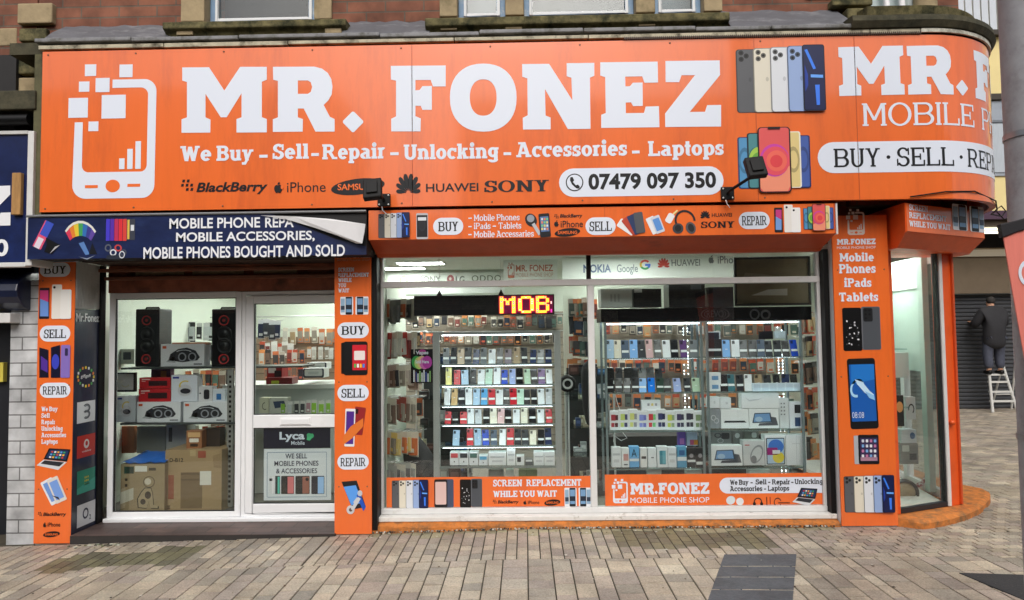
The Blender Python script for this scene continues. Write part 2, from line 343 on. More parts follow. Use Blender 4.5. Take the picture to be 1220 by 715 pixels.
# ------------------------------------------------------------------ printed artwork on a real surface
EPS = .0011
class Plane:            # vertical plane through O along unit vector A (horizontal); art lies on the side of N
    def __init__(s, O, A=(1, 0, 0)):
        s.O = Vector(O); s.A = Vector(A).normalized(); s.N = Vector((s.A.y, -s.A.x, 0))
    def inv(s, u, v):
        d = ray(u, v); p = CAM+d*((s.O-CAM).dot(s.N)/d.dot(s.N)); return ((p-s.O).dot(s.A), p.z)
    def map(s, a, z, l): return s.O+s.A*a+Vector((0, 0, z-s.O.z))+s.N*(EPS*(l+1))
SGY, SGX, SGR = -.45, 3.50, 1.0
class Wrap:             # the sign face: flat, then round the corner on a quarter cylinder
    def inv(s, u, v):
        p = Q(u, v, SGY)
        if p.x <= SGX: return (p.x, p.z)
        d = ray(u, v); ox, oy = CAM.x-SGX, CAM.y-(SGY+SGR)
        a = d.x*d.x+d.y*d.y; b = 2*(ox*d.x+oy*d.y); c = ox*ox+oy*oy-SGR*SGR
        t = (-b-math.sqrt(max(b*b-4*a*c, 0)))/(2*a); p = CAM+d*t
        return (SGX+SGR*math.atan2(p.x-SGX, (SGY+SGR)-p.y), p.z)
    def map(s, a, z, l, off=0.0):
        e = EPS*(l+1)+off
        if a <= SGX: return Vector((a, SGY-e, z))
        th = (a-SGX)/SGR
        if th > math.pi/2: return Vector((SGX+SGR+e, SGY+SGR+(a-SGX-SGR*math.pi/2), z))
        return Vector((SGX+(SGR+e)*math.sin(th), SGY+SGR-(SGR+e)*math.cos(th), z))
class Art:
    """draws flat shapes and words; coordinates are either photo pixels laid onto the surface, or 0-1 inside a sub-frame"""
    def __init__(s, surf, mb=None, rect=None): s.sf = surf; s.mb = mb or MB(); s.rect = rect
    def st(s, x, y):
        if s.rect is None: return s.sf.inv(x, y)
        a0, z0, a1, z1 = s.rect; return (a0+(a1-a0)*x, z0+(z1-z0)*y)
    def box(s, x0, y0, x1, y1):
        if s.rect is not None:
            a0, z0 = s.st(x0, y0); a1, z1 = s.st(x1, y1); return a0, z0, a1, z1
        xm, ym = (x0+x1)/2, (y0+y1)/2
        return s.st(x0, ym)[0], s.st(xm, y0)[1], s.st(x1, ym)[0], s.st(xm, y1)[1]     # left, top, right, bottom
    def sub(s, x0, y0, x1, y1): return Art(s.sf, s.mb, s.box(x0, y0, x1, y1))
    def raw(s, pts, m, l):
        if isinstance(s.sf, Wrap) and max(p[0] for p in pts) > SGX-.05:
            bm = bmesh.new(); bm.faces.new([bm.verts.new((p[0], p[1], 0)) for p in pts])
            a = math.floor(min(p[0] for p in pts)/.03)*.03; e = max(p[0] for p in pts)
            while a < e:
                a += .03; bmesh.ops.bisect_plane(bm, geom=bm.verts[:]+bm.edges[:]+bm.faces[:], plane_co=(a, 0, 0), plane_no=(1, 0, 0))
            for f in bm.faces: s.face([s.sf.map(q.co.x, q.co.y, l) for q in f.verts], m)
            bm.free(); return
        s.face([s.sf.map(p[0], p[1], l) for p in pts], m)
    def face(s, P, m):
        n = Vector((0, 0, 0))
        for i in range(len(P)): n += P[i].cross(P[(i+1) % len(P)])
        if n.dot(CAM-P[0]) < 0: P = P[::-1]
        s.mb.add(P, [tuple(range(len(P)))], m)
    def poly(s, pts, m, l=0): 
        q = [s.st(*p) for p in pts]
        for t in (tri([q]) if len(q) > 4 else [q]): s.raw(t, m, l)
    def rr(s, x0, y0, x1, y1, r, m, l=0, rot=0, hole=None):
        """rounded rectangle, r as a share of the shorter side, rot in degrees about its middle"""
        a0, z0, a1, z1 = s.box(x0, y0, x1, y1); s.rrw(a0, z0, a1, z1, r, m, l, rot, hole)
    def rrw(s, a0, z0, a1, z1, r, m, l, rot=0, hole=None):
        def ring(a0, z0, a1, z1, R):
            o = []
            for cx, cz, b in ((a1-R, z0-R, 0), (a0+R, z0-R, 90), (a0+R, z1+R, 180), (a1-R, z1+R, 270)):
                n = 1 if R < 1e-4 else 6
                o += [(cx+R*math.cos(math.radians(b+90*k/n)), cz+R*math.sin(math.radians(b+90*k/n))) for k in range(n+1 if n > 1 else 1)]
            return o
        a0, a1 = min(a0, a1), max(a0, a1); z0, z1 = max(z0, z1), min(z0, z1)
        R = r*min(a1-a0, z0-z1); q = ring(a0, z0, a1, z1, R); ls = [q]
        if hole: ls.append(ring(a0+hole, z0-hole, a1-hole, z1+hole, max(R-hole, 0)))
        if rot:
            ca, sa = math.cos(math.radians(rot)), math.sin(math.radians(rot)); mx, mz = (a0+a1)/2, (z0+z1)/2
            ls = [[(mx+(x-mx)*ca-(z-mz)*sa, mz+(x-mx)*sa+(z-mz)*ca) for x, z in l_] for l_ in ls]
        if len(ls) == 1: 
            if isinstance(s.sf, Wrap): s.raw(q if not rot else ls[0], m, l)
            else: s.raw(ls[0], m, l)
        else:
            for t in tri(ls): s.raw(t, m, l)
    def ell(s, x0, y0, x1, y1, m, l=0, rot=0, inner=0, a=(0, 360), n=28):
        a0, z0, a1, z1 = s.box(x0, y0, x1, y1); mx, mz, rx, rz = (a0+a1)/2, (z0+z1)/2, (a1-a0)/2, (z0-z1)/2
        ca, sa = math.cos(math.radians(rot)), math.sin(math.radians(rot))
        def pt(t, k=1): x, z = rx*k*math.cos(t), rz*k*math.sin(t); return (mx+x*ca-z*sa, mz+x*sa+z*ca)
        ts = [math.radians(a[0]+(a[1]-a[0])*i/n) for i in range(n+1)]
        if inner:
            for i in range(n): s.raw([pt(ts[i]), pt(ts[i+1]), pt(ts[i+1], inner), pt(ts[i], inner)], m, l)
        else: s.raw([pt(t) for t in ts[:-1 if a[1]-a[0] >= 360 else None]], m, l)
    def word(s, tris, x0, y0, x1, y1, m, l=0, step=0, base=None):
        """fit triangles of a word into the box; base = (lo, hi) y of the word that should map to bottom and top"""
        a0, z0, a1, z1 = s.box(x0, y0, x1, y1)
        xs = [p[0] for t in tris for p in t]; ys = [p[1] for t in tris for p in t]
        xa, xb = min(xs), max(xs); ya, yb = base or (min(ys), max(ys))
        for i, t in enumerate(tris):
            s.raw([(a0+(p[0]-xa)/(xb-xa)*(a1-a0), z1+(p[1]-ya)/(yb-ya)*(z0-z1)) for p in t], m, l+(tris.lv[i] if isinstance(tris, Strokes) else 0))
    def text(s, txt, x0, y0, x1, y1, m, l=0, bold=.012, shear=0): s.word(sans(txt, bold, shear), x0, y0, x1, y1, m, l)
    def slab(s, txt, x0, y0, x1, y1, m, l=0, T=.22, h=.17, o=.06, k=.15, base=(0, 1)): s.word(slab(txt, T, h, o, k), x0, y0, x1, y1, m, l, 0, base)
    def build(s, name, parent, label=None): 
        o = s.mb.build(name, parent)
        if label: o['label'] = label
        return o
# ================================================================== pictures of goods printed on the signs
W_ = pr(226, 233, 246); INK = pr(16, 17, 22); SKIN_ = None
def cams3(A, x, y, s_, l, ring=(40, 42, 48)):
    asp = (A.rect[2]-A.rect[0])/(A.rect[1]-A.rect[3]); h = s_*asp
    for dx, dy in ((0, 0), (0, 1.0), (.85, .5)):
        A.ell(x+dx*s_*1.15, y+dy*h*1.25, x+dx*s_*1.15+s_, y+dy*h*1.25+h, pr(*ring), l, n=14)
        A.ell(x+dx*s_*1.15+s_*.25, y+dy*h*1.25+h*.25, x+dx*s_*1.15+s_*.75, y+dy*h*1.25+h*.75, pr(8, 9, 12), l+1, n=10)
def ad_five(A, l=1):
    """row of four phone backs and one lit front, overlapping"""
    for i, c in enumerate([(92, 94, 98), (226, 220, 202), (222, 226, 232), (152, 176, 220)]):
        x = .02+i*.187
        A.rr(x, .01+.01*(3-i), x+.24, .985, .14, pr(*[int(k*.6) for k in c]), l+i*4)
        A.rr(x+.012, .02+.01*(3-i), x+.235, .98, .14, pr(*c), l+i*4+1)
        cams3(A, x+.03, .055, .058, l+i*4+2, tuple(int(k*.45) for k in c))
        A.ell(x+.135, .46, x+.17, .53, pr(*[int(k*.88) for k in c]), l+i*4+2, n=10)
    A.rr(.745, .0, .99, .985, .12, pr(12, 16, 34), l+18)
    A.rr(.757, .012, .978, .97, .1, pr(14, 26, 74), l+19)
    for p in ([(.77, .08), (.80, .07), (.89, .36), (.86, .37)],): A.poly(p, pr(60, 132, 250), l+20)
    A.poly([(.83, .445), (.965, .455), (.965, .5), (.83, .49)], pr(104, 170, 255), l+20)
    A.poly([(.875, .6), (.925, .6), (.92, .9), (.885, .9)], pr(60, 128, 250), l+20)
    A.poly([(.767, .3), (.80, .45), (.8, .6), (.767, .7)], pr(24, 60, 160), l+20)
def ad_swirl(A, l=1):
    """front phone with a coral swirl wallpaper between four others"""
    for x0, x1, y0, c, d in ((.0, .2, .14, (40, 66, 110), (86, 150, 196)), (.13, .36, .08, (30, 40, 44), (78, 140, 146)), (.8, .99, .13, (34, 44, 92), (70, 96, 170)), (.66, .86, .07, (240, 236, 220), (228, 206, 140))):
        A.rr(x0, y0, x1, .93, .16, pr(*c), l); A.rr(x0+.02, y0+.015, x1-.02, .915, .14, pr(*d), l+1)
        A.ell(x0+.01, .3, x1-.02, .7, pr(*[int(k*.8) for k in d]), l+2, inner=.7, n=16); l += 3
    A.ell(.145, .3, .42, .72, pr(166, 206, 84), l); A.ell(.18, .38, .4, .64, pr(110, 170, 70), l+.5)
    l += 1
    A.rr(.27, .0, .72, 1, .12, pr(34, 18, 20), l); A.rr(.29, .012, .7, .985, .1, pr(226, 92, 92), l+1)
    A.poly([(.29, .75), (.7, .6), (.7, .9), (.66, .98), (.33, .98), (.29, .92)], pr(242, 150, 120), l+2)
    A.ell(.29, .26, .695, .76, pr(206, 70, 170), l+3); A.ell(.315, .3, .695, .74, pr(232, 84, 100), l+4)
    A.ell(.38, .36, .66, .68, pr(240, 108, 92), l+5); A.ell(.43, .43, .6, .62, pr(226, 70, 76), l+6)
    A.rr(.41, .0, .58, .035, .3, pr(34, 18, 20), l+7)
def ad_glossy(A, l=1):
    """phone front with bubbly black wallpaper beside a grey phone back"""
    A.rr(.0, .02, .5, 1, .1, pr(8, 8, 10), l)
    r_ = random.Random(3)
    for i in range(26):
        x, y = .06+r_.random()*.34, .3+r_.random()*.62; k = r_.random()*.03+.012
        A.ell(x, y, x+k*1.6, y+k, pr(*r_.choice([(200, 200, 206), (120, 122, 128), (230, 230, 234), (70, 72, 78)])), l+1, rot=r_.random()*180, n=8)
    A.rr(.5, .0, 1, .98, .1, pr(104, 106, 112), l); A.rr(.53, .012, .985, .968, .09, pr(78, 82, 88), l+1)
    A.rr(.55, .03, .8, .34, .2, pr(30, 31, 34), l+2)
    for x, y in ((.58, .06), (.68, .06), (.58, .15), (.68, .15), (.58, .24)): A.ell(x, y, x+.07, y+.05, pr(8, 8, 10), l+3, n=10)
def ad_front(A, l=1, scr=(60, 130, 210), body=(20, 22, 26), glow=(130, 190, 240), rot=0):
    A.rr(0, 0, 1, 1, .12, pr(*body), l, rot); A.rr(.05, .08, .95, .92, .04, pr(*scr), l+1, rot)
    A.ell(.2, .25, .8, .7, pr(*glow), l+2, rot, n=18); A.ell(.28, .3, .72, .62, pr(*[int((a+b)/2) for a, b in zip(scr, glow)]), l+3, rot, n=18)
def ad_cracked(A, l=1):
    """two pairs of phones side by side, the screen half lifted"""
    for x in (0, .54):
        A.rr(x, 0, x+.46, 1, .08, pr(236, 238, 242), l)
        A.rr(x+.19 if x == 0 else x+.05, .01, x+.42 if x == 0 else x+.28, .99, .1, pr(16, 18, 24), l+1)
        a = x+.21 if x == 0 else x+.07
        A.rr(a, .1, a+.19, .86, .02, pr(120, 160, 200), l+2); A.rr(a, .45, a+.19, .7, .02, pr(34, 44, 60), l+3)
        b = x+.02 if x == 0 else x+.3
        A.rr(b, .1, b+.14, .86, .02, pr(150, 180, 206), l+2); A.rr(b, .5, b+.14, .72, .02, pr(50, 62, 80), l+3)
def ad_laptop(A, l=1):
    A.poly([(.36, .0), (1, .06), (.9, .62), (.2, .5)], pr(18, 19, 24), l); A.poly([(.4, .07), (.95, .12), (.87, .53), (.27, .43)], pr(34, 54, 96), l+1)
    for i in range(5):
        for j in range(3): 
            c = [(200, 70, 60), (90, 160, 220), (230, 230, 236), (60, 160, 110), (240, 180, 60)][(i*2+j) % 5]; x, y = .44+i*.09-j*.03, .12+j*.12+i*.01
            A.poly([(x, y), (x+.06, y+.008), (x+.045, y+.085), (x-.015, y+.075)], pr(*c), l+2)
    A.poly([(.2, .52), (.9, .64), (.64, 1), (0, .78)], pr(214, 216, 220), l); A.poly([(.24, .55), (.82, .65), (.68, .84), (.12, .7)], pr(44, 46, 52), l+1)
def ad_headset(A, l=1):
    A.ell(.1, .0, .95, .9, pr(38, 38, 42), l, rot=30, inner=.8, a=(-30, 190), n=20)
    A.ell(.0, .55, .45, .98, pr(66, 66, 70), l+1); A.ell(.09, .62, .36, .9, pr(30, 30, 33), l+2); A.ell(.55, .5, .95, 1, pr(84, 84, 88), l+1, rot=20); A.ell(.64, .58, .88, .92, pr(36, 36, 40), l+2, rot=20)
def ad_holder(A, l=1):
    A.ell(.0, .0, .45, .55, pr(30, 32, 36), l, rot=30, n=16); A.ell(.06, .06, .36, .36, pr(150, 156, 166), l+1, rot=30, n=16)
    A.poly([(.25, .45), (.36, .38), (.62, .8), (.52, .9)], pr(190, 194, 200), l+1)
    A.rr(.55, .02, .98, .96, .12, pr(24, 25, 30), l+2, rot=4); A.rr(.6, .14, .93, .74, .04, pr(90, 120, 170), l+3, rot=4)
    for i in range(3):
        for j in range(4): A.rr(.63+i*.1, .2+j*.13, .7+i*.1, .29+j*.13, .2, pr(*[(220, 224, 230), (230, 140, 90), (120, 200, 140), (230, 210, 120)][(i+j) % 4]), l+4)
def logo_phone(A, m, l=1):
    """outlined phone breaking up into squares, signal bars on its screen"""
    def sq(x, y, X, Y): A.rr(x, y, X, Y, 0, m, l)
    for q in ((.18, .0, .31, .088), (.575, .006, .725, .102), (.115, .128, .235, .205), (.305, .104, .465, .21), (.0, .25, .222, .398), (.378, .232, .652, .408), (.232, .428, .345, .5)): sq(*q)
    x0, x1, y1 = .065, 1.0, 1.0
    def arc(cx, cy, rx, ry, a0, a1, n=8): return [(cx+rx*math.cos(math.radians(a0+(a1-a0)*i/n)), cy-ry*math.sin(math.radians(a0+(a1-a0)*i/n))) for i in range(n+1)]
    out = [(.498, .118)]+arc(.86, .21, .14, .092, 90, 0)+arc(.85, .9, .14, .1, 0, -90)+arc(.215, .9, .155, .1, -90, -180)+[(.075, .432), (.167, .432)]
    out += arc(.24, .755, .075, .05, 180, 270)+arc(.83, .755, .07, .05, -90, 0)+arc(.82, .235, .085, .055, 0, 90)+[(.498, .18)]
    A.poly(out, m, l)
    for x, y in ((.587, .705), (.678, .636), (.77, .58)): sq(x, y, x+.062, .785)
    A.ell(.438, .862, .6, .955, SIGNP, l+1); A.rr(.205, .9, .35, .922, 0, SIGNP, l+1); A.rr(.685, .895, .83, .917, 0, SIGNP, l+1)
SIGNP = pr(240, 112, 44)
def lg_dots(A, m, l=1):
    for r_, y in enumerate((.0, .36, .72)):
        for k in range((3, 3, 2)[r_] if r_ else 2):
            x = (.1, .02, .36)[r_]+k*.32
            A.poly([(x+.06, y), (x+.24, y), (x+.2, y+.24), (x+.02, y+.24)], m, l)
def lg_fruit(A, m, bgm, l=1):
    A.ell(.02, .26, .62, .95, m, l); A.ell(.34, .26, .94, .95, m, l+1); A.ell(.1, .5, .52, 1, m, l+2); A.ell(.42, .5, .86, 1, m, l+3)
    A.ell(.78, .3, 1.1, .66, bgm, l+4); A.ell(.46, .0, .66, .28, m, l+5, rot=-40)
def lg_petals(A, m, l=1):
    for i in range(8):
        a = math.radians(6+i*168/7); c, s_ = math.cos(a), math.sin(a); n = (-s_, c)
        b = (.5+.08*c, .86-.1*s_); L = .62 if i in (0, 7) else (.72 if i in (1, 6) else .8)
        q = []
        for t, w_ in ((0, .01), (.3, .055), (.6, .09), (.85, .085), (1, .04)): q.append((t, w_))
        up = [(b[0]+c*t*L*.62+n[0]*w_, b[1]-s_*t*L+-n[1]*w_*1.1) for t, w_ in q]; dn = [(b[0]+c*t*L*.62-n[0]*w_, b[1]-s_*t*L+n[1]*w_*1.1) for t, w_ in q]
        A.poly(up+dn[::-1], m, l)
def lg_oval(A, m, ink, l=1, txt='SAMSUNG'):
    A.ell(0, .0, 1, 1, m, l, rot=0) if A.rect is None else A.ell(.02, .12, .98, .88, m, l, rot=6)
    A.text(txt, .14, .36, .86, .66, ink, l+1, bold=.02)
def pill(A, x0, y0, x1, y1, word, l=1, pad=.12, T=.17, m=W_, ink=INK):
    A.rr(x0, y0, x1, y1, .5, m, l); s_ = A.sub(x0, y0, x1, y1); s_.slab(word, pad, .24, 1-pad, .78, ink, l+1, T=T, h=.10, o=.07, k=.09)

# ================================================================== the big shop sign
def sweep(mb, prof, s0, s1, m, step=.06, a0=None):
    """cross-section (offset outwards, z) carried along the sign line and round the corner"""
    wr = Wrap(); n = len(prof); ss = [s0]
    while ss[-1] < s1-1e-6:
        a = ss[-1]; ss.append(min(s1, SGX if a < SGX-1e-6 < s1 else s1) if a < SGX-1e-6 else min(s1, a+step))
    pts = [wr.map(a, z, -1, o) for a in ss for o, z in prof]; fs = []
    for i in range(len(ss)-1): fs += [(i*n+k, (i+1)*n+k, (i+1)*n+(k+1) % n, i*n+(k+1) % n) for k in range(n)]
    mb.add(pts, fs, m); mb.add(pts[:n], [tuple(range(n))], m); mb.add(pts[-n:], [tuple(range(n-1, -1, -1))], m)
ZT, ZB = 4.30, 2.875
SX0 = -4.214; SEND = SGX+SGR*math.pi/2+1.2
sg = thing('shop_sign', 'big orange fascia sign with white lettering wrapping round the shop corner', 'sign', (0, -.3, ZB))
mb = MB(); sweep(mb, [(0, ZB), (0, ZT), (-.05, ZT), (-.05, ZB)], SX0, SEND, SIGN); mb.build('panel', sg)
EDGE = M((120, 84, 60), .5, .2, 8)
for x in (-.95, 2.02, SGX-.62):                                    # seams between boards, and screw heads
    mb = MB(); mb.box(x-.003, x+.003, SGY-.0022, SGY+.001, ZB+.004, ZT-.004, pr(190, 84, 40)); mb.build('seam', sg)
for i in range(9):
    for z in (ZB+.03, ZT-.03):
        x = SX0+.05+i*.78; mb = MB(); mb.lathe([(.0, -.0045), (.007, -.004), (.008, 0)], (x, SGY-.0005, z), EDGE, 8, 'y'); mb.build('screw', sg)
A = Art(Wrap())
logo_phone(A.sub(81.2, 76.3, 186, 236.5), W_); A.build('phone_logo', sg)
A = Art(Wrap())
for ch, x0, y0 in (('M', 210, 70), ('R', 320, 70), ('.', 320, 70), ('F', 460, 70), ('O', 530, 65), ('N', 615, 65), ('E', 700, 60), ('Z', 700, 60)):
    for t in tri([[A.st(x0+p[0]/7.151, y0+p[1]/7.151) for p in L] for L in BIG[ch][2]]): A.raw(t, W_, 1)
    if ch == '.': A.build('shop_name', sg); A = Art(Wrap())
A.build('shop_name', sg)
for t, x0, x1, yc in (('We', 215, 252, 192.5), ('Buy', 258, 302, 192), ('–', 309, 319, 192), ('Sell', 325, 368, 190), ('–', 371, 380, 190), ('Repair', 384, 459, 190), ('–', 465, 475, 189), ('Unlocking', 481, 594, 190), ('–', 600, 609, 189), ('Accessories', 615, 747, 187), ('–', 753, 762, 187), ('Laptops', 772, 862, 186)):
    A = Art(Wrap())
    if t == '–': A.rr(x0, yc-7.5, x1, yc-4, 0, W_, 1)
    else: A.slab(t, x0, yc-18.5, x1, yc-.5, W_, 1)
    A.build('dash' if t == '–' else 'lettering', sg)
A = Art(Wrap()); K_ = INK
lg_dots(A.sub(215, 214, 232, 228), K_); A.text('BlackBerry', 234, 217, 319, 232, K_, 1, bold=.03, shear=.22); A.build('maker_name', sg); A = Art(Wrap())
lg_fruit(A.sub(326.5, 217, 337, 230), K_, SIGNP); A.text('iPhone', 342, 217, 388, 229, K_, 1, bold=.0); A.build('maker_name', sg); A = Art(Wrap())
lg_oval(A.sub(393, 210, 460, 235), K_, SIGNP); A.build('maker_name', sg); A = Art(Wrap()); lg_petals(A.sub(471, 208, 502, 233), K_)
A.text('HUAWEI', 507.5, 218.5, 570, 228.5, K_, 1, bold=.015); A.build('maker_name', sg); A = Art(Wrap())
A.slab('SONY', 577, 215, 654, 228.5, K_, 1, T=.2, h=.09, o=.08, k=.08); A.build('maker_name', sg)
A = Art(Wrap())
A.rr(666, 199.5, 862, 233.5, .5, W_, 1); A.ell(674, 207, 695, 228, INK, 2); A.ell(675.3, 208.3, 693.7, 226.7, W_, 3)
A.poly([(679.5, 211.5), (682, 211), (684, 215), (682.5, 217), (686, 221), (688.5, 220), (691, 223), (689.5, 225), (686.5, 224.5), (681.5, 220), (679, 215)], INK, 4)
A.text('07479 097 350', 701, 206, 853, 225.5, INK, 2, bold=.035); A.build('number_plate', sg, 'white rounded strip with the black telephone number')
A = Art(Wrap()); ad_five(A.sub(875, 55, 983, 135)); A.build('phone_picture', sg, 'printed picture of five overlapping phones')
A = Art(Wrap()); ad_swirl(A.sub(879, 152, 966, 230)); A.build('phone_picture', sg, 'printed picture of five phones with a coral swirl screen')
# the part of the sign that turns the corner
A = Art(Wrap())
s0 = A.st(999, 90)[0]; zt, zb = A.st(1020, 55.5)[1], A.st(1020, 114)[1]; hc = zt-zb
def putbig(word, s0, zt, zb, m, l, k):
    t = big(word); hc = (zt-zb)*k
    for q in t: A.raw([(s0+p[0]*hc, zb+p[1]*(zt-zb)) for p in q], m, l)
    return s0+max(p[0] for q in t for p in q)*hc
sM = A.st(1078, 90)[0]
putbig('MR.', s0, zt, zb, W_, 1, 1.0); A.build('shop_name', sg); A = Art(Wrap())
s1 = A.st(1161, 95)[0]; putbig('FONEZ', s1, zt, zb, W_, 1, 1.0)
A.build('shop_name', sg)
A = Art(Wrap())
zt, zb = A.st(1050, 123)[1], A.st(1050, 150)[1]
x = A.st(1027, 137)[0]; xe = A.st(1160, 140)[0]
tr_ = slab('MOBILE', .12, .085, .05, .075, .06); wd = max(p[0] for q in tr_ for p in q)
k = (xe-x)/wd
for q, lv in zip(tr_, tr_.lv): A.raw([(x+p[0]*k, zb+p[1]*(zt-zb)) for p in q], W_, 1+lv)
tr_ = slab('PHONE SHOP', .12, .085, .05, .075, .06)
for q, lv in zip(tr_, tr_.lv): A.raw([(xe+.12+p[0]*k, zb+p[1]*(zt-zb)) for p in q], W_, 1+lv)
A.build('lettering', sg)
A = Art(Wrap())
zt, zb = A.st(1020, 169)[1], A.st(1020, 206)[1]; x = A.st(974, 187)[0]
A.rrw(x, zt, x+2.6, zb, .5, W_, 1)
zt2, zb2 = A.st(1020, 177)[1], A.st(1020, 199)[1]; x = A.st(993, 187)[0]; xe = A.st(1136, 187)[0]
tr_ = slab('BUY · SELL', .14, .09, .06, .08, .06); wd = max(p[0] for q in tr_ for p in q); k = (xe-x)/wd
for q, lv in zip(tr_, tr_.lv): A.raw([(x+p[0]*k, zb2+p[1]*(zt2-zb2)) for p in q], INK, 2+lv)
tr_ = slab('· REPAIR', .14, .09, .06, .08, .06)
for q, lv in zip(tr_, tr_.lv): A.raw([(xe+.06+p[0]*k, zb2+p[1]*(zt2-zb2)) for p in q], INK, 2+lv)
A.build('buy_sell_strip', sg)

# ---- two floodlights on arms
def floodlight(u, v, hu, hv, label):
    p = Q(u, v, SGY); t = thing('floodlight', label, 'floodlight', (p.x, SGY, p.z), 'black floodlights on the big sign')
    m = MB(); m.box(p.x-.055, p.x+.055, SGY-.03, SGY-.004, p.z-.055, p.z+.055, BLACK); m.build('bracket', t, .005)
    m = MB()
    for i in (-1, 1):
        for j in (-1, 1): m.lathe([(0, -.036), (.007, -.034), (.008, -.03)], (p.x+i*.04, SGY, p.z+j*.04), ALU, 8, 'y')
    m.build('bolt', t)
    h = Q(hu, hv, SGY-.34)
    m = MB(); m.tube([(p.x, SGY-.03, p.z), (p.x, SGY-.1, p.z+.01), (h.x, h.y+.05, h.z-.05)], .013, BLACK); m.build('arm', t)
    m = MB(); n = Vector((0, .92, -.39)).normalized(); a = Vector((1, 0, .1)).normalized(); b = n.cross(a).normalized(); c = h
    m.obox(c, a*.076, b*.092, n*.03, BLACK); m.build('lamp_head', t, .01)
    m = MB(); m.obox(c+n*.0295, a*.066, b*.082, n*.0015, M((60, 62, 66), .1)); m.build('glass_front', t)
    m = MB()
    m.obox(c-n*.038, a*.045, b*.055, n*.009, BLACK); m.build('driver_box', t, .004)
    m = MB(); m.tube([(p.x-.02, SGY-.02, p.z-.05), (p.x-.01, SGY-.03, p.z-.09), (p.x+.02, SGY-.004, p.z-.12)], .004, WHT, 6); m.build('cable', t)
floodlight(458, 239, 444, 226, 'black floodlight covering the end of the dark oval maker logo')
floodlight(866, 231, 900, 200, 'black floodlight on a long arm over the coral phone picture')

# ================================================================== shutter box above the display window
sb = thing('shutter_box', 'long orange shutter housing with product pictures above the shop window', 'shutter box', (.65, -.2, 2.47))
m = MB(); pf = [(-.42, 2.592), (-.42, 2.852), (-.02, 2.852), (-.02, 2.478), (-.10, 2.478), (-.14, 2.502)]
m.prism([(-1.337, y, z) for y, z in pf], (4.02, 0, 0), DARKOR); m.build('housing', sb, .004)
m = MB(); m.box(-1.337, 2.668, -.428, -.4205, 2.592, 2.85, SIGN); m.build('front_panel', sb)
m = MB(); m.box(.705, .709, -.4288, -.428, 2.594, 2.848, pr(196, 84, 40)); m.build('seam', sb)
m = MB(); m.box(2.684, 2.70, -.425, -.33, 2.586, 2.852, ALU); m.build('end_cap', sb)
P = Plane((0, -.4285, 2.7))
A = Art(P); ad_five(A.sub(450, 253.5, 489, 284)); A.build('phone_picture', sb, 'five overlapping phones')
A = Art(P); ad_front(A.sub(496, 254, 510, 285), 1, (26, 28, 34), (190, 190, 194), (40, 42, 50)); A.rr(498, 259, 508, 263, 0, pr(220, 224, 230), 6); A.build('phone_picture', sb, 'dark phone with a silver edge')
A = Art(P); pill(A, 516, 259.5, 552, 280, 'BUY', pad=.17); A.build('word_plate', sb, 'white rounded plate reading BUY')
A = Art(P)
for t, x0, x1, y in (('Mobile Phones', 564.5, 619, 263), ('iPads', 564.5, 584.5, 273), ('Tablets', 594, 621, 272.6), ('Mobile Accessaries', 564.5, 636, 282.5)):
    A = Art(P); A.slab(t, x0, y-7.5, x1, y, W_, 1, T=.16, h=.12, o=.05, k=.11); A.build('lettering', sb)
for x, y in ((558, 260), (558, 270), (587, 269.5), (558, 279.5)): A = Art(P); A.rr(x, y-.6, x+4, y+.8, 0, W_, 1); A.build('dash', sb)
A = Art(P); ad_holder(A.sub(626, 254, 656, 284)); A.build('phone_picture', sb, 'phone in a suction holder')
A = Art(P); lg_dots(A.sub(660, 255.5, 666, 260.5), K_); A.text('BlackBerry', 667, 255, 694, 260.5, K_, 1, bold=.03, shear=.2); A.build('maker_name', sb); A = Art(P); lg_fruit(A.sub(660, 262.5, 666, 270), K_, SIGNP); A.text('iPhone', 668, 263, 694.5, 271, K_, 1, bold=.01); A.build('maker_name', sb); A = Art(P); lg_oval(A.sub(660, 270.5, 692, 283.5), K_, SIGNP); A.build('maker_name', sb)
A = Art(P); pill(A, 697.5, 259, 733.5, 280, 'SELL', pad=.13); A.build('word_plate', sb, 'white rounded plate reading SELL')
A = Art(P)
for i, (c, r_) in enumerate((((240, 240, 242), 55), ((190, 70, 52), 38), ((44, 60, 100), 24), ((84, 86, 92), 8))): A.rr(741+i*5, 253+(3-i)*2.2, 752+i*5, 278+(3-i)*1.2, .15, pr(*c), 1+i*2, rot=r_)
A.build('phone_picture', sb, 'fan of four phones')
A = Art(P); A.rr(773, 258, 783, 279, .12, pr(236, 238, 242), 1, rot=24); A.rr(778, 257, 789, 278, .12, pr(210, 216, 226), 3, rot=20); A.rr(779.5, 260, 787.5, 275, .05, pr(96, 150, 220), 4, rot=20)
A.rr(794, 254, 802, 266, .3, pr(238, 238, 240), 1, rot=-30); A.rr(801, 252, 808, 254, 0, pr(240, 220, 150), 2, rot=40); A.build('phone_picture', sb, 'white phones and a charger')
A = Art(P); ad_headset(A.sub(801, 250, 830, 279)); A.build('headset_picture', sb)
A = Art(P); lg_petals(A.sub(834, 251.5, 846, 261), K_); A.text('HUAWEI', 848, 254, 872, 258.5, K_, 1, bold=.015); A.build('maker_name', sb); A = Art(P); A.slab('SONY', 835, 264, 875, 271.5, K_, 1, T=.2, h=.1, o=.08, k=.09); A.build('maker_name', sb)
A = Art(P); pill(A, 880, 252.5, 917, 273, 'REPAIR', pad=.1); A.build('word_plate', sb, 'white rounded plate reading REPAIR')
A = Art(P); A.rr(922.5, 247.5, 932.5, 277, .12, pr(30, 30, 36), 1); A.poly([(924, 250), (931, 250), (931, 262), (924, 258)], pr(200, 60, 130), 2); A.poly([(924, 258), (931, 262), (931, 274), (924, 274)], pr(120, 160, 220), 2)
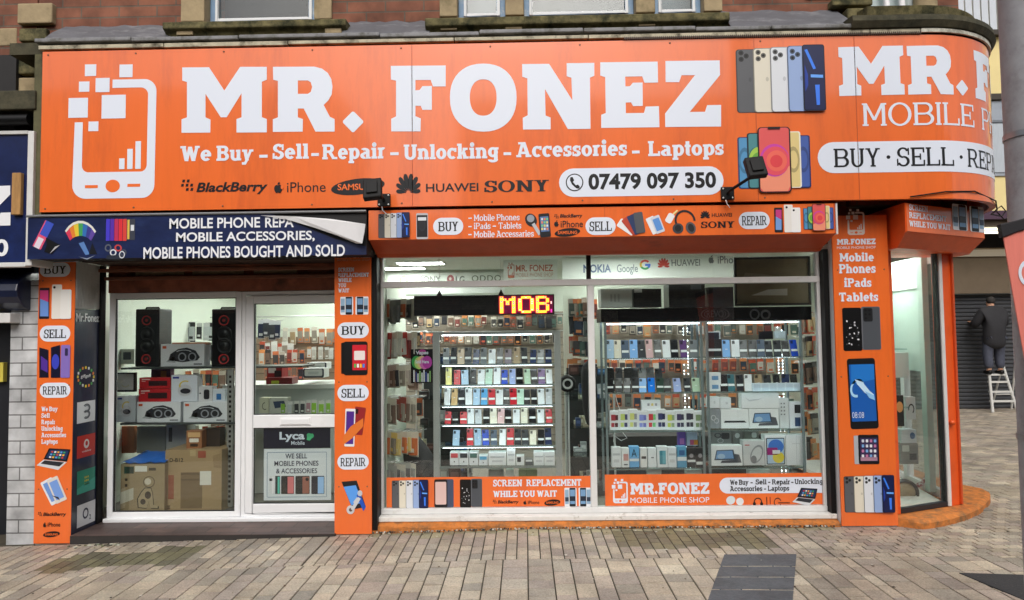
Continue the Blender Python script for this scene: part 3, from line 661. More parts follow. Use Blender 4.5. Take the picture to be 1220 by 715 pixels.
A.rr(934, 244, 944.5, 277, .14, pr(236, 232, 226), 3); A.rr(942.5, 247.5, 953.5, 277, .14, pr(242, 240, 238), 5); A.ell(935.5, 246, 938, 248.5, INK, 6); A.ell(944, 249.5, 946.5, 252, INK, 6); A.build('phone_picture', sb, 'two white phones beside a dark one')
A = Art(P); ad_swirl(A.sub(957, 243.5, 993, 275.5)); A.build('phone_picture', sb, 'five phones with a coral swirl screen')

# ================================================================== shutter box at the corner
cb0, cb1 = Vector((3.285, -.40)), Vector((4.33, .17)); cd_ = (cb1-cb0).normalized(); cn = Vector((cd_.y, -cd_.x))
cb = thing('shutter_box', 'short orange shutter housing on the shop corner reading SCREEN REPLACEMENT', 'shutter box', (3.8, 0, 2.47))
m = MB()
foot = [cb0, cb1, Vector((4.40, .32)), Vector((4.42, .6)), Vector((3.285, .6))]
def fp(q, z): return (q.x, q.y, z)
low = [Vector((3.285, -.26)), Vector((4.24, .25)), Vector((4.32, .38)), Vector((4.32, .6)), Vector((3.285, .6))]
n = len(foot); top = [fp(q, 2.853) for q in foot]; mid = [fp(q, 2.60) for q in foot]; bot = [fp(q, 2.478) for q in low]
m.add(top+mid+bot, [tuple(range(n-1, -1, -1)), tuple(range(2*n, 3*n))]+[(a*n+i, a*n+(i+1) % n, (a+1)*n+(i+1) % n, (a+1)*n+i) for a in (0, 1) for i in range(n)], PAINT); m.build('housing', cb)
PC = Plane((cb0.x+cn.x*.012, cb0.y+cn.y*.012, 2.6), (cd_.x, cd_.y, 0))
m = MB(); L = (cb1-cb0).length
c = cb0+cd_*(L/2)+cn*.005; m.obox((c.x, c.y, 2.727), Vector((cd_.x, cd_.y, 0))*(L/2-.01), Vector((cn.x, cn.y, 0))*.005, (0, 0, .122), SIGN); m.build('front_panel', cb)
A = Art(PC)
for t, x0, x1, y in (('SCREEN', 1083, 1105, 251.5), ('REPLACEMENT', 1083, 1127, 262), ('WHILE YOU WAIT', 1083, 1132, 272)): A = Art(PC); A.slab(t, x0, y-6.8, x1, y, W_, 1); A.build('lettering', cb)
A = Art(PC); ad_cracked(A.sub(1134.5, 245, 1172, 275.5)); A.build('phone_picture', cb)

# ================================================================== torn navy banner over the door
bn = thing('banner', 'torn navy banner with white writing hanging over the shop door', 'banner', (-2.83, -.4, 2.45))
BX0, BX1, BZ0, BZ1, BY = -4.312, -1.352, 2.463, 2.828, -.452
NAVYB = M((26, 38, 78), .3, .3, 3, .15, dirt=(58, 76, 120), dscale=1.6, dlo=.55, dhi=.9, stretch=(1, 1, 3), coat=.3)
m = MB(); m.box(BX0, BX1, BY+.012, BY+.33, BZ0+.01, BZ1+.02, M((16, 16, 18), .6, .2)); m.build('backing_box', bn, .004)
tear = [(BX0, BZ1), (BX0, BZ0), (-.0+BX1, BZ0), (BX1, BZ0+.07), (-1.62, BZ0+.14), (-2.02, BZ1-.06), (-2.18, BZ1)]
m = MB(); m.prism([(x, BY, z) for x, z in tear], (0, .006, 0), NAVYB); m.build('printed_sheet', bn)
m = MB()                                                               # the torn corner curls forward, its white back showing
q = [Q(u, v, BY-.02) for u, v in ((310, 256.6), (350, 258), (395, 261.5), (437, 268), (436, 278), (433, 291), (425, 290.5), (402, 281), (372, 270.5), (340, 261))]
for i, dy in enumerate((0, -.01, -.025, -.05, -.06, -.045, -.02, -.012, -.008, 0)): q[i].y += dy
m.prism(q, (0, .004, 0), M((226, 226, 228), .5, .05, 6)); m.build('peeled_corner', bn)
m = MB(); m.tube([(BX0-.01, BY-.004, BZ1+.012), (BX1, BY-.004, BZ1+.012)], .012, M((120, 122, 124), .4)); m.build('top_rail', bn)
P = Plane((0, BY, 2.6)); WB = pr(236, 238, 242)
A = Art(P)
A.text('MOBILE PHONE', 202, 259.5, 310, 272, WB, 1, bold=.02); A.text('REPA', 316, 259, 350, 271, WB, 1, bold=.02); A.build('lettering', bn); A = Art(P)
A.text('MOBILE ACCESSORIES,', 210, 276, 375, 289, WB, 1, bold=.02); A.build('lettering', bn); A = Art(P); A.text('MOBILE PHONES BOUGHT AND SOLD', 171, 293, 411, 307, WB, 1, bold=.02); A.build('lettering', bn)
A = Art(P); A.rr(46, 263, 57, 297, .08, pr(222, 84, 120), 1, rot=-26); A.rr(51, 264, 61, 282, .0, pr(60, 84, 190), 2, rot=-26); A.rr(43, 283, 50, 296, 0, pr(226, 214, 226), 2, rot=-26)
A.poly([(55, 283), (72, 292), (62, 303), (53, 300), (56, 292)], pr(14, 14, 18), 3); A.poly([(66, 294), (72, 292), (60, 302)], pr(180, 180, 186), 4); A.build('phone_stand_picture', bn)
A = Art(P)
for i, c in enumerate(((214, 60, 90), (226, 130, 50), (226, 200, 60), (70, 160, 90), (50, 110, 180), (60, 60, 140), (96, 72, 160))):
    a0, a1 = math.radians(140-i*14.5), math.radians(140-(i+1)*14.5); cx, cy = 96, 297
    A.poly([(cx+18*math.cos(a0)*.9, cy-16*math.sin(a0)), (cx+24*math.cos(a0), cy-34*math.sin(a0)), (cx+24*math.cos(a1), cy-34*math.sin(a1)), (cx+18*math.cos(a1)*.9, cy-16*math.sin(a1))], pr(*c), 1)
    A.poly([(cx+22*math.cos(a0), cy-31*math.sin(a0)), (cx+24*math.cos(a0), cy-34*math.sin(a0)), (cx+24*math.cos(a1), cy-34*math.sin(a1)), (cx+22*math.cos(a1), cy-31*math.sin(a1))], pr(224, 224, 214), 2)
A.build('colour_fan_picture', bn)
A = Art(P); A.poly([(94, 290), (100, 288), (107, 303), (102, 304)], pr(90, 130, 190), 1); A.poly([(106, 303), (110, 289), (116, 303)], pr(20, 22, 30), 1); A.poly([(94, 306), (104, 308), (114, 304), (104, 309.5)], pr(150, 160, 180), 1); A.build('laptop_stand_picture', bn)
A = Art(P)
for i, c in enumerate(((70, 60, 200), (90, 50, 170), (190, 50, 90), (220, 50, 60), (216, 70, 60))): A.rr(126.5+i*5, 261, 131+i*5, 287, .1, pr(*c), 1)
A.rr(151, 261, 161, 286, 0, pr(60, 64, 76), 1); A.rr(152, 262, 154.5, 285, 0, pr(220, 190, 80), 2); A.rr(156, 268, 160, 275, 0, pr(220, 224, 230), 2); A.build('case_picture', bn)
A = Art(P)
for i in range(4): A.ell(125+i*6, 291+(i % 2)*6, 133+i*6, 300+(i % 2)*5, pr(*((90, 96, 110), (210, 214, 222), (200, 70, 70), (70, 76, 90))[i]), 1, rot=30*i, inner=.6)
A.rr(127, 304, 146, 309, .4, pr(40, 46, 60), 1); A.ell(142, 299, 149, 308, pr(210, 214, 220), 2, inner=.7); A.build('cable_picture', bn)
# ================================================================== orange pilaster boards
PY = -.15
def pilaster(x0, x1, zt, label, side):
    t = thing('pilaster_sign', label, 'pilaster sign', ((x0+x1)/2, PY, gz(x0)), 'orange pilaster boards of the shopfront')
    m = MB(); m.box(x0, x1, PY, PY+.018, gz(x0)+.012, zt, SIGN); m.build('board', t, .002)
    m = MB(); m.box(x0+.006, x1-.006, PY+.018, .05, gz(x0)-.1, zt, side); m.build('pier', t)
    for z in (.42, 1.35, 2.3):
        for x in (x0+.04, x1-.04): m = MB(); m.lathe([(0, -.003), (.006, -.0025), (.007, 0)], (x, PY, z), EDGE, 8, 'y'); m.build('screw', t)
    return t
CORR = M((206, 206, 204), .5, .1, 4, dirt=(160, 158, 152), dscale=3)
PX = [(-4.425, -4.087), (-1.712, -1.378), (2.77, 3.262)]
pl = pilaster(*PX[0], 2.47, 'narrow orange board beside the grey painted brick with a laptop picture', CORR)
P = Plane((0, PY, 1))
for w_, y0, y1 in (('BUY', 313, 330), ('SELL', 388, 407), ('REPAIR', 456, 474)):
    A = Art(P); pill(A, 47.5, y0, 84, y1, w_, pad=.14 if w_ != 'REPAIR' else .1); A.build('word_plate', pl, 'white rounded plate reading '+w_)
A = Art(P); A.rr(47, 343, 59, 380, .1, pr(30, 28, 36), 1); A.poly([(48, 346), (58, 346), (58, 360), (48, 356)], pr(200, 60, 120), 2); A.poly([(48, 356), (58, 360), (58, 377), (48, 377)], pr(110, 150, 220), 2)
A.rr(62, 339, 74, 380, .14, pr(236, 232, 224), 3); A.rr(72.5, 345, 85.5, 380, .14, pr(240, 238, 234), 5); A.ell(64, 341, 67, 344, INK, 6); A.build('phone_picture', pl)
A = Art(P); A.poly([(47, 414), (58, 417), (58, 450), (47, 450)], pr(22, 18, 40), 1); A.poly([(49, 424), (57, 430), (57, 444), (49, 440)], pr(84, 50, 150), 2); A.poly([(61, 414), (72, 411), (72, 450), (61, 450)], pr(18, 18, 44), 3); A.ell(62, 422, 71, 440, pr(60, 70, 190), 4); A.rr(73, 411, 84, 450, .14, pr(134, 112, 190), 5); A.rr(78, 415, 81.5, 424, .3, pr(50, 44, 80), 6); A.build('phone_picture', pl)
A = Art(P)
for i, t in enumerate(('We Buy', 'Sell', 'Repair', 'Unlocking', 'Accessories', 'Laptops')):
    A = Art(P); A.slab(t, 49.5, 484.5+i*7.75, (69, 59.5, 66, 75, 79, 69)[i], 490+i*7.75, W_, 1); A.build('lettering', pl)
A = Art(P); ad_laptop(A.sub(44, 534, 84, 560)); A.build('laptop_picture', pl)
A = Art(P); A.rr(54, 570, 69, 601, .1, pr(226, 228, 232), 1, rot=28); A.rr(56, 573, 67, 597, .04, pr(110, 150, 214), 2, rot=28); A.rr(61, 568, 75, 599, .1, pr(220, 214, 206), 3, rot=24); A.rr(63, 572, 73, 595, .04, pr(120, 158, 224), 4, rot=24); A.poly([(62, 590), (72, 596), (70, 592)], pr(40, 40, 60), 5); A.build('phone_picture', pl)
A = Art(P); lg_dots(A.sub(45, 610, 51, 615), K_); A.text('BlackBerry', 51.5, 610.5, 79, 616, K_, 1, bold=.03, shear=.2); A.build('maker_name', pl); A = Art(P); lg_fruit(A.sub(51.5, 622, 56, 628), K_, SIGNP); A.text('iPhone', 57, 622.5, 72, 627.5, K_, 1, bold=.015); A.build('maker_name', pl); A = Art(P); lg_oval(A.sub(51, 632, 72, 641), K_, SIGNP); A.build('maker_name', pl)

pm = pilaster(*PX[1], 2.50, 'orange board between the white door and the display window', M((214, 214, 212), .5, .1, 4, dirt=(150, 146, 140), dscale=3))
A = Art(P)
A.text('MR. FONEZ', 402, 303.5, 441, 307.5, pr(222, 190, 176), 1); A.text('MOBILE PHONE SHOP', 402, 308.5, 441, 311, pr(214, 160, 136), 1); A.build('lettering', pm)
for i, t in enumerate(('SCREEN', 'REPLACEMENT', 'WHILE', 'YOU', 'WAIT')): A = Art(P); A.slab(t, 403, 319+i*6.2, (422, 439.5, 419, 412.5, 416)[i], 323.7+i*6.2, W_, 1); A.build('lettering', pm)
A = Art(P); ad_cracked(A.sub(405.5, 353.5, 439, 375)); A.build('phone_picture', pm)
for w_, y0, y1 in (('BUY', 384, 403), ('SELL', 458.5, 478), ('REPAIR', 541, 559.5)):
    A = Art(P); pill(A, 402, y0, 439.5, y1, w_, pad=.13 if w_ != 'REPAIR' else .1); A.build('word_plate', pm, 'white rounded plate reading '+w_)
A = Art(P); A.poly([(406.5, 409), (411, 407.5), (411, 446), (406.5, 445)], pr(12, 12, 14), 1); A.rr(409.5, 407, 438, 447, .1, pr(20, 20, 22), 2); A.rr(420, 411, 437, 441, .03, pr(206, 36, 52), 3); A.rr(422, 418, 435, 429, .1, pr(236, 226, 222), 4)
for i in range(4): A.rr(422+i*3.4, 433.5, 424.4+i*3.4, 438, .2, pr(*[(90, 190, 90), (240, 240, 244), (250, 190, 60), (60, 140, 230)][i]), 4)
A.build('phone_picture', pm)
A = Art(P); A.rr(421, 485, 434, 518, .1, pr(150, 40, 44), 1, rot=-8); A.rr(423, 487, 427, 493, .3, pr(40, 20, 24), 2, rot=-8); A.rr(411, 487, 423, 532, .1, pr(236, 236, 238), 3, rot=-2); A.rr(412.3, 490, 421.6, 529, .05, pr(84, 46, 140), 4, rot=-2); A.poly([(409, 520), (418, 508), (433, 498), (433, 508), (420, 522), (409, 530)], pr(226, 120, 50), 5); A.build('phone_picture', pm)
A = Art(P); A.poly([(407, 574), (425, 572.5), (436, 604), (420, 607)], pr(30, 32, 38), 1); A.poly([(409.5, 580), (424, 578), (432, 599), (418.5, 602)], pr(92, 160, 240), 2)
A.poly([(421, 598), (428, 589), (431, 591), (423, 602)], pr(206, 208, 212), 3); A.poly([(425, 590), (428, 586), (436, 604), (433, 609)], pr(30, 84, 190), 4); A.ell(413, 602, 422.5, 612.5, pr(206, 208, 212), 3); A.ell(416, 605, 420, 609.5, pr(90, 70, 60), 4); A.poly([(418, 606), (427, 592), (430, 594), (421, 609)], pr(206, 208, 212), 5); A.ell(426, 584, 432, 591, pr(196, 198, 204), 5); A.build('repair_picture', pm)

pq = pilaster(*PX[2], 2.79, 'wide orange board listing mobile phones and tablets and showing a blue water screen', WHT)
A = Art(P); logo_phone(A.sub(1008, 249, 1030, 280), pr(232, 216, 206)); A.build('phone_logo', pq)
A = Art(P); A.word(big('MR.FONEZ'), 997, 284.5, 1043, 291.5, W_, 1); A.text('MOBILE PHONE SHOP', 997, 293.5, 1043, 296.5, W_, 1, bold=.0); A.build('lettering', pq)
for t, x0, x1, y0, y1 in (('Mobile', 1000, 1041, 301.5, 311.5), ('Phones', 999.5, 1043, 314.5, 325.5), ('iPads', 1005.5, 1038, 331.5, 342), ('Tablets', 999.5, 1046, 348.5, 359)): A = Art(P); A.slab(t, x0, y0, x1, y1, W_, 1); A.build('lettering', pq)
A = Art(P); ad_glossy(A.sub(1004, 365.5, 1049, 418)); A.build('phone_picture', pq, 'black bubbly phone beside a grey phone back')
A = Art(P); A.rr(1011, 427, 1044.5, 511, .1, pr(22, 22, 24), 1, rot=1.3); A.rr(1013, 434, 1042.5, 502, .02, pr(28, 92, 176), 2, rot=1.3); A.poly([(1013.5, 434.5), (1041, 434), (1041.5, 452), (1014, 458)], pr(36, 120, 204), 3)
A.ell(1013, 451, 1029, 474, pr(170, 216, 246), 3, rot=-20, inner=.72, a=(20, 300)); A.poly([(1018, 452), (1027, 455), (1036, 466), (1041, 470), (1040, 474), (1030, 468), (1021, 458)], pr(196, 228, 250), 4); A.poly([(1030, 466), (1041, 471), (1042, 477), (1035, 474)], pr(140, 196, 240), 5)
A.text('08:08', 1015, 491, 1029, 498, W_, 4, bold=-.01); A.build('phone_picture', pq, 'phone with a splash of blue water on its screen')
A = Art(P); A.rr(1017.5, 519, 1026, 553, .12, pr(176, 180, 186), 1); A.rr(1022.5, 518, 1047, 553, .08, pr(20, 20, 24), 2); A.rr(1024.5, 521.5, 1045.5, 549.5, .02, pr(56, 44, 80), 3)
for i in range(4):
    for j in range(4): A.rr(1026.3+i*4.8, 523.5+j*6, 1029.2+i*4.8, 527+j*6, .25, pr(*[(210, 214, 224), (120, 170, 220), (190, 120, 160), (230, 230, 236)][(i*3+j) % 4]), 4)
A.rr(1025, 544.5, 1045, 549, 0, pr(170, 130, 150), 4); A.build('tablet_picture', pq)
A = Art(P); ad_five(A.sub(1004.5, 565.5, 1065, 611)); A.build('phone_picture', pq, 'five overlapping phones')

# ================================================================== navy side board in the door recess
nb = thing('side_board', 'tall navy board with network logos on the side of the door recess', 'sign board', (-4.08, .06, gz(-4.1)))
NX = -4.083
m = MB(); m.box(NX-.012, NX, PY+.002, .2, gz(-4.1)+.03, 2.04, M((20, 28, 56), .35, .3, 3, .1, stretch=(1, 3, 1), coat=.3)); m.build('board', nb)
m = MB(); m.box(NX-.02, NX-.004, PY+.002, .25, 2.045, 2.47, CORR)
for i in range(16): m.box(NX-.004, NX+.002, PY+.01+i*.022, PY+.02+i*.022, 2.05, 2.47, CORR)
m.build('corrugated_panel', nb)
m = MB(); m.box(NX-.03, NX+.016, .2, .28, gz(-4.1), 2.47, BLACK); m.build('black_post', nb)
PN = Plane((NX, PY, 1), (0, 1, 0)); PN.N = Vector((1, 0, 0))
A = Art(PN)
A.text('Mr.Fonez', 90.5, 373.5, 118, 383.5, WB, 1, bold=.02); A.build('lettering', nb)
for nm, y0, y1, c in (('white_logo_plate', 478, 503, (226, 228, 232)), ('red_logo_plate', 518, 544, (206, 52, 40)), ('green_logo_plate', 559, 586, (28, 142, 118)), ('white_logo_plate', 599, 625, (226, 228, 232))):
    A = Art(PN); A.rr(91.5, y0, 113, y1, 0, pr(*c), 1); S = A.sub(91.5, y0, 113, y1)
    if y0 == 478:
        for yy in (.12, .42): S.ell(.3, yy, .72, yy+.42, pr(90, 94, 104), 2, inner=.72, a=(-130, 140)); S.ell(.36, yy+.07, .66, yy+.35, pr(120, 124, 132), 3, inner=.7, a=(-130, 140))
    elif y0 == 518: S.ell(.36, .2, .66, .62, pr(240, 236, 232), 2); S.ell(.44, .28, .58, .5, pr(206, 52, 40), 3); S.text('vodafone', .26, .68, .76, .78, pr(236, 226, 222), 2)
    elif y0 == 559:
        for k in range(9): S.ell(.4+.14*(k % 3)*.6, .3+.15*(k//3), .46+.14*(k % 3)*.6, .4+.15*(k//3), pr(210, 200, 60), 2, n=10)
        S.poly([(0, .75), (1, .45), (1, 1), (0, 1)], pr(60, 168, 150), 2)
    else: S.text('O', .3, .22, .62, .72, pr(24, 30, 66), 2, bold=.02); S.text('2', .66, .6, .76, .82, pr(24, 30, 66), 2)
    A.build(nm, nb)
A = Art(PN)
for k in range(16):
    a = k/16*6.283; x, y = 102+9.5*math.cos(a), 449+11*math.sin(a); A.rr(x-1, y-1.6, x+1, y+1.6, .2, pr(*[(240, 214, 60), (230, 232, 236), (90, 180, 90), (240, 140, 50)][k % 4]), 1)
A.text('giffgaff', 96, 446, 108, 451, WB, 1); A.build('dotted_ring_logo', nb)

# ================================================================== door set
DY = .28; DZ0, DZ1 = .05, 2.205
def frame(mb, x0, x1, z0, z1, w_, y0, y1, m, wb=None, wt=None):
    wb = wb or w_; wt = wt or w_
    mb.box(x0, x0+w_, y0, y1, z0, z1, m); mb.box(x1-w_, x1, y0, y1, z0, z1, m)
    mb.box(x0+w_, x1-w_, y0, y1, z0, z0+wb, m); mb.box(x0+w_, x1-w_, y0, y1, z1-wt, z1, m)
X_ = lambda u, v=480, Y=DY: Q(u, v, Y).x
Zv = lambda v, u=210, Y=DY: Q(u, v, Y).z
fw = thing('side_window', 'white framed fixed window beside the door full of speakers and boxes', 'window', (-3.35, DY, DZ0))
xa, xb, xc = -4.03, X_(287), -1.70
m = MB(); frame(m, xa, xb, DZ0, DZ1, .055, DY, DY+.06, UPVC, .05); m.build('frame', fw, .006)
m = MB(); frame(m, xa+.052, xb-.052, DZ0+.048, DZ1-.052, .012, DY+.012, DY+.03, M((40, 42, 44), .5)); m.build('gasket', fw)
m = MB(); m.box(xa+.06, xb-.06, DY+.018, DY+.024, DZ0+.056, DZ1-.06, GLASS); m.build('glass_pane', fw)
dr = thing('shop_door', 'white door with a letterbox and two glass panes', 'door', (-2.2, DY, DZ0))
m = MB(); frame(m, xb+.004, xc, DZ0, DZ1, .038, DY, DY+.065, UPVC, .03); m.build('door_frame', dr, .005)
m = MB(); x0, x1 = xb+.048, xc-.048; zl0, zl1 = DZ0+.036, DZ1-.044
zm0, zm1 = Zv(509.5, 350), Zv(494, 350)
LW = .075; m.box(x0, x0+LW, DY-.012, DY+.045, zl0, zl1, UPVC); m.box(x1-LW, x1, DY-.012, DY+.045, zl0, zl1, UPVC)
m.box(x0+LW, x1-LW, DY-.012, DY+.045, zl0, zl0+.085, UPVC); m.box(x0+LW, x1-LW, DY-.012, DY+.045, zl1-LW, zl1, UPVC); m.box(x0+LW, x1-LW, DY-.012, DY+.045, zm0, zm1, UPVC)
m.build('door_leaf', dr, .006)
m = MB(); frame(m, x0+LW-.003, x1-LW+.003, zl0+.082, zm0+.003, .01, DY, DY+.02, M((40, 42, 44), .5)); frame(m, x0+LW-.003, x1-LW+.003, zm1-.003, zl1-LW+.003, .01, DY, DY+.02, M((40, 42, 44), .5)); m.build('gasket', dr)
m = MB(); m.box(x0+LW+.002, x1-LW-.002, DY+.008, DY+.013, zl0+.087, zm0-.002, GLASS); m.build('lower_pane', dr)
m = MB(); m.box(x0+LW+.002, x1-LW-.002, DY+.008, DY+.013, zm1+.002, zl1-LW-.002, GLASS); m.build('upper_pane', dr)
m = MB(); m.box(X_(334), X_(371), DY-.020, DY-.012, Zv(506.5, 350), Zv(497.5, 350), WHT); m.box(X_(336), X_(369), DY-.026, DY-.019, Zv(505.3, 350), Zv(498.8, 350), UPVC); m.build('letterbox', dr, .004)

# posters inside the lower pane
p1 = thing('poster', 'dark poster with white lettering and a green heart in the door', 'poster', (-2.3, DY+.03, .7), 'posters in the door')
m = MB(); m.box(X_(313.5), X_(393), DY+.016, DY+.019, Zv(534.5, 350), Zv(509, 350), M((32, 30, 48), .4)); m.build('sheet', p1)
P = Plane((0, DY+.0155, 1)); A = Art(P)
A.text('Lyca', 333, 514.5, 363, 526.5, W_, 0, bold=.03); A.text('Mobile', 347, 525.5, 363, 530, W_, 0, bold=.01)
gr = pr(74, 176, 122); A.ell(365.5, 516, 371, 521.5, gr, 0); A.ell(369, 516.5, 374, 522, gr, 1); A.poly([(366, 520), (373.5, 520), (369, 525), (365.5, 524)], gr, 2); A.build('lettering', p1)
p2 = thing('poster', 'white framed poster reading WE SELL MOBILE PHONES in the door', 'poster', (-2.3, DY+.03, .3), 'posters in the door')
m = MB(); m.box(X_(314), X_(394), DY+.016, DY+.019, Zv(596.5, 350), Zv(535.2, 350), M((232, 236, 240), .3)); m.build('sheet', p2)
A = Art(P); A.rr(318, 538.5, 389.5, 592.5, .02, pr(150, 170, 190), 0, hole=.006)
for t, a, b, y in (('WE SELL', 340, 366, 546.3), ('MOBILE PHONES', 327, 379.5, 555), ('& ACCESSORIES', 329, 378, 564)): A.text(t, a, y-6, b, y, pr(36, 44, 74), 1, bold=.015)
A.build('lettering', p2)
A = Art(P)
for i, (a, b, c, d) in enumerate(((321, 327, (228, 230, 232), (228, 230, 232)), (328, 333.8, (20, 30, 34), (90, 190, 170)), (335, 350.5, (26, 24, 26), (206, 120, 120)), (352, 369, (30, 28, 28), (150, 100, 84)), (371, 386.5, (24, 28, 44), (150, 190, 230)))):
    A.rr(a, 567, b, 588.5, .06, pr(*c), 1); A.rr((a+b)/2, 568, b-.5, 588, .06, pr(*d), 2)
A.ell(364, 569, 368, 573, pr(30, 24, 24), 3); A.rr(321, 570, 325, 573, 0, pr(40, 40, 50), 2); A.build('phone_pictures', p2)
# header over the doors, sill, tiled step
hd = thing('door_header', 'dark painted boarding and timber above the white door', 'header board', (-2.9, .28, 2.2))
m = MB(); m.box(-4.05, -1.72, DY+.01, DY+.09, DZ1+.003, 2.62, M((150, 88, 66), .5, .3, 5, .1, dirt=(84, 52, 42), dscale=3)); m.build('board', hd)
m = MB(); m.box(-4.06, -1.70, DY-.05, DY+.06, 2.33, 2.36, M((126, 80, 62), .6, .2)); m.box(-4.06, -1.70, DY-.14, DY-.1, 2.40, 2.43, M((134, 84, 64), .6, .2)); m.build('batten', hd, .003)
m = MB(); m.box(-4.06, -1.70, -.10, DY+.01, 2.47, 2.50, M((70, 52, 44), .6, .3)); m.build('soffit', hd)
m = MB()
for a, b, z in ((-3.78, -3.3, 2.375), (-3.22, -2.72, 2.375), (-2.62, -2.2, 2.375)): m.box(a, b, DY-.002, DY+.012, z, z+.07, M((176, 158, 134), .4, .3, 8))  # pale panels stand in for bright reflections on the header
m.build('fanlight_panel', hd)
ds = thing('door_sill', 'white sill under the side window and the door', 'sill', (-2.9, DY-.03, .01))
m = MB(); m.box(-4.04, -1.70, DY-.045, DY+.07, .012, .047, UPVC); m.build('sill_board', ds, .006)
st_ = thing('entrance_step', 'brown tiled step in front of the white door', 'step', (-2.9, .05, -.05))
TILE = brick_mat((94, 74, 68), (78, 64, 62), (56, 50, 46), .30, .15, 'xy', .5, .006)
m = MB(); m.box(-4.08, -1.70, -.17, DY+.3, -.25, .008, M((48, 44, 42), .8, .2)); m.build('base', st_)
m = MB(); m.box(-4.078, -1.70, -.172, DY+.02, .0082, .0125, TILE); m.build('tiles', st_)

# ================================================================== main display window
WY = .05; WX0, WX1, WZ0, WZ1 = -1.330, 2.722, .13, 2.50
mw = thing('display_window', 'big white framed display window in two bays under the long shutter box', 'window', (.7, WY, WZ0))
FR = M((220, 220, 219), .4, .05, 4, dirt=(168, 166, 158), dscale=5, dlo=.6, dhi=.85)
xm0, xm1 = .588, .648
m = MB(); m.box(WX0, WX1, WY-.035, WY+.035, 2.205, 2.262, FR); m.box(xm0, xm1, WY-.034, WY+.036, WZ0+.05, 2.205, FR); m.box(WX0, WX1, WY-.04, WY+.04, WZ0, WZ0+.05, FR); m.build('frame', mw, .006)
m = MB(); m.box(WX0, WX0+.022, WY-.03, WY+.03, WZ0+.05, 2.205, FR); m.box(WX0, WX0+.022, WY-.03, WY+.03, 2.262, WZ1, FR); m.box(WX1-.03, WX1, WY-.03, WY+.03, WZ0+.05, 2.205, FR); m.box(WX1-.03, WX1, WY-.03, WY+.03, 2.262, WZ1, FR); m.build('jamb', mw, .004)
m = MB(); m.box(.585, .625, WY-.02, WY+.03, 2.262, WZ1, BLACK); m.build('mullion', mw)
for a, b, z0, z1 in ((WX0+.022, xm0, WZ0+.05, 2.205), (xm1, WX1-.03, WZ0+.05, 2.205), (WX0+.022, .585, 2.262, WZ1), (.625, WX1-.03, 2.262, WZ1)):
    m = MB(); m.box(a, b, WY-.003, WY+.003, z0, z1, GLASS); m.build('glass_pane', mw)
bpst = thing('window_post', 'black post between the display window and the narrow orange board by the door', 'post', (-1.35, .0, .03), 'black posts beside the display window')
m = MB(); m.box(-1.377, -1.331, -.13, .085, .03, 2.50, BLK); m.build('post', bpst)
bpst = thing('window_post', 'black post between the display window and the wide orange board', 'post', (2.74, .0, .03), 'black posts beside the display window')
m = MB(); m.box(2.723, 2.768, -.06, .085, .06, 2.50, BLK); m.build('post', bpst)
# vinyl panels on the glass
VY = WY-.006
v1 = thing('window_sticker', 'orange window strip reading SCREEN REPLACEMENT WHILE YOU WAIT', 'window sticker', (-.35, VY, .18), 'orange strips along the window foot')
P = Plane((0, VY, .3)); z0, z1 = Zv(607.5, 590, VY), Zv(568, 590, VY)
m = MB(); m.box(X_(460.5, 588, VY), X_(709, 588, VY)-.01, VY, VY+.002, WZ0+.055, z1, SIGN); m.build('sheet', v1)
A = Art(P); ad_five(A.sub(466, 571, 511, 605.5)); A.build('phone_picture', v1, 'five overlapping phones')
A = Art(P); A.rr(528, 571, 540.5, 604.5, .14, pr(70, 80, 104), 1); A.rr(517.5, 571, 533, 604.5, .14, pr(30, 26, 28), 3); A.rr(518.7, 574, 531.8, 601, .1, pr(222, 190, 184), 4); A.build('phone_picture', v1, 'pink screen phone beside its dark back')
A = Art(P); ad_glossy(A.sub(548, 570.5, 574.5, 604.5)); A.build('phone_picture', v1, 'black bubbly phone beside a grey back')
A = Art(P)
A.slab('SCREEN', 587.5, 571.5, 622, 579.5, W_, 1); A.slab('REPLACEMENT', 627, 571, 692.5, 579, W_, 1); A.build('lettering', v1); A = Art(P); A.slab('WHILE YOU WAIT', 587.5, 584.5, 663.5, 592, W_, 1); A.build('lettering', v1); A = Art(P)
lg_dots(A.sub(587, 595.5, 592, 600), K_); A.text('BlackBerry', 593, 596, 618, 601, K_, 1, bold=.03, shear=.2); A.build('maker_name', v1); A = Art(P); lg_fruit(A.sub(623.5, 596, 627.5, 601), K_, SIGNP); A.text('iPhone', 629, 596.5, 642.5, 600.7, K_, 1, bold=.01); A.build('maker_name', v1); A = Art(P); lg_oval(A.sub(648, 594, 668, 603.5), K_, SIGNP); A.build('maker_name', v1)
A = Art(P); ad_cracked(A.sub(672.5, 581, 704, 603.5)); A.build('phone_picture', v1)
v2 = thing('window_sticker', 'orange window strip with the shop name, phone logo and a laptop', 'window sticker', (1.7, VY, .18), 'orange strips along the window foot')
m = MB(); m.box(X_(721, 588, VY), WX1-.032, VY, VY+.002, WZ0+.055, Zv(564.5, 850, VY), SIGN); m.build('sheet', v2)
A = Art(P); logo_phone(A.sub(729, 570.5, 748, 599.5), W_); A.build('phone_logo', v2)
A = Art(P); A.word(big('MR.FONEZ'), 751, 575, 845, 589, W_, 1); A.build('lettering', v2); A = Art(P); A.text('MOBILE PHONE SHOP', 751, 592.5, 845, 599, W_, 1, bold=.0); A.build('lettering', v2)
A = Art(P); a0, zt, a1, zb = A.box(857, 568.5, 1010, 587.5); A.rrw(a0, zt, WX1-.033, zb, .5, W_, 1); A.rrw(WX1-.2, zt, WX1-.033, zb, 0, W_, 2)
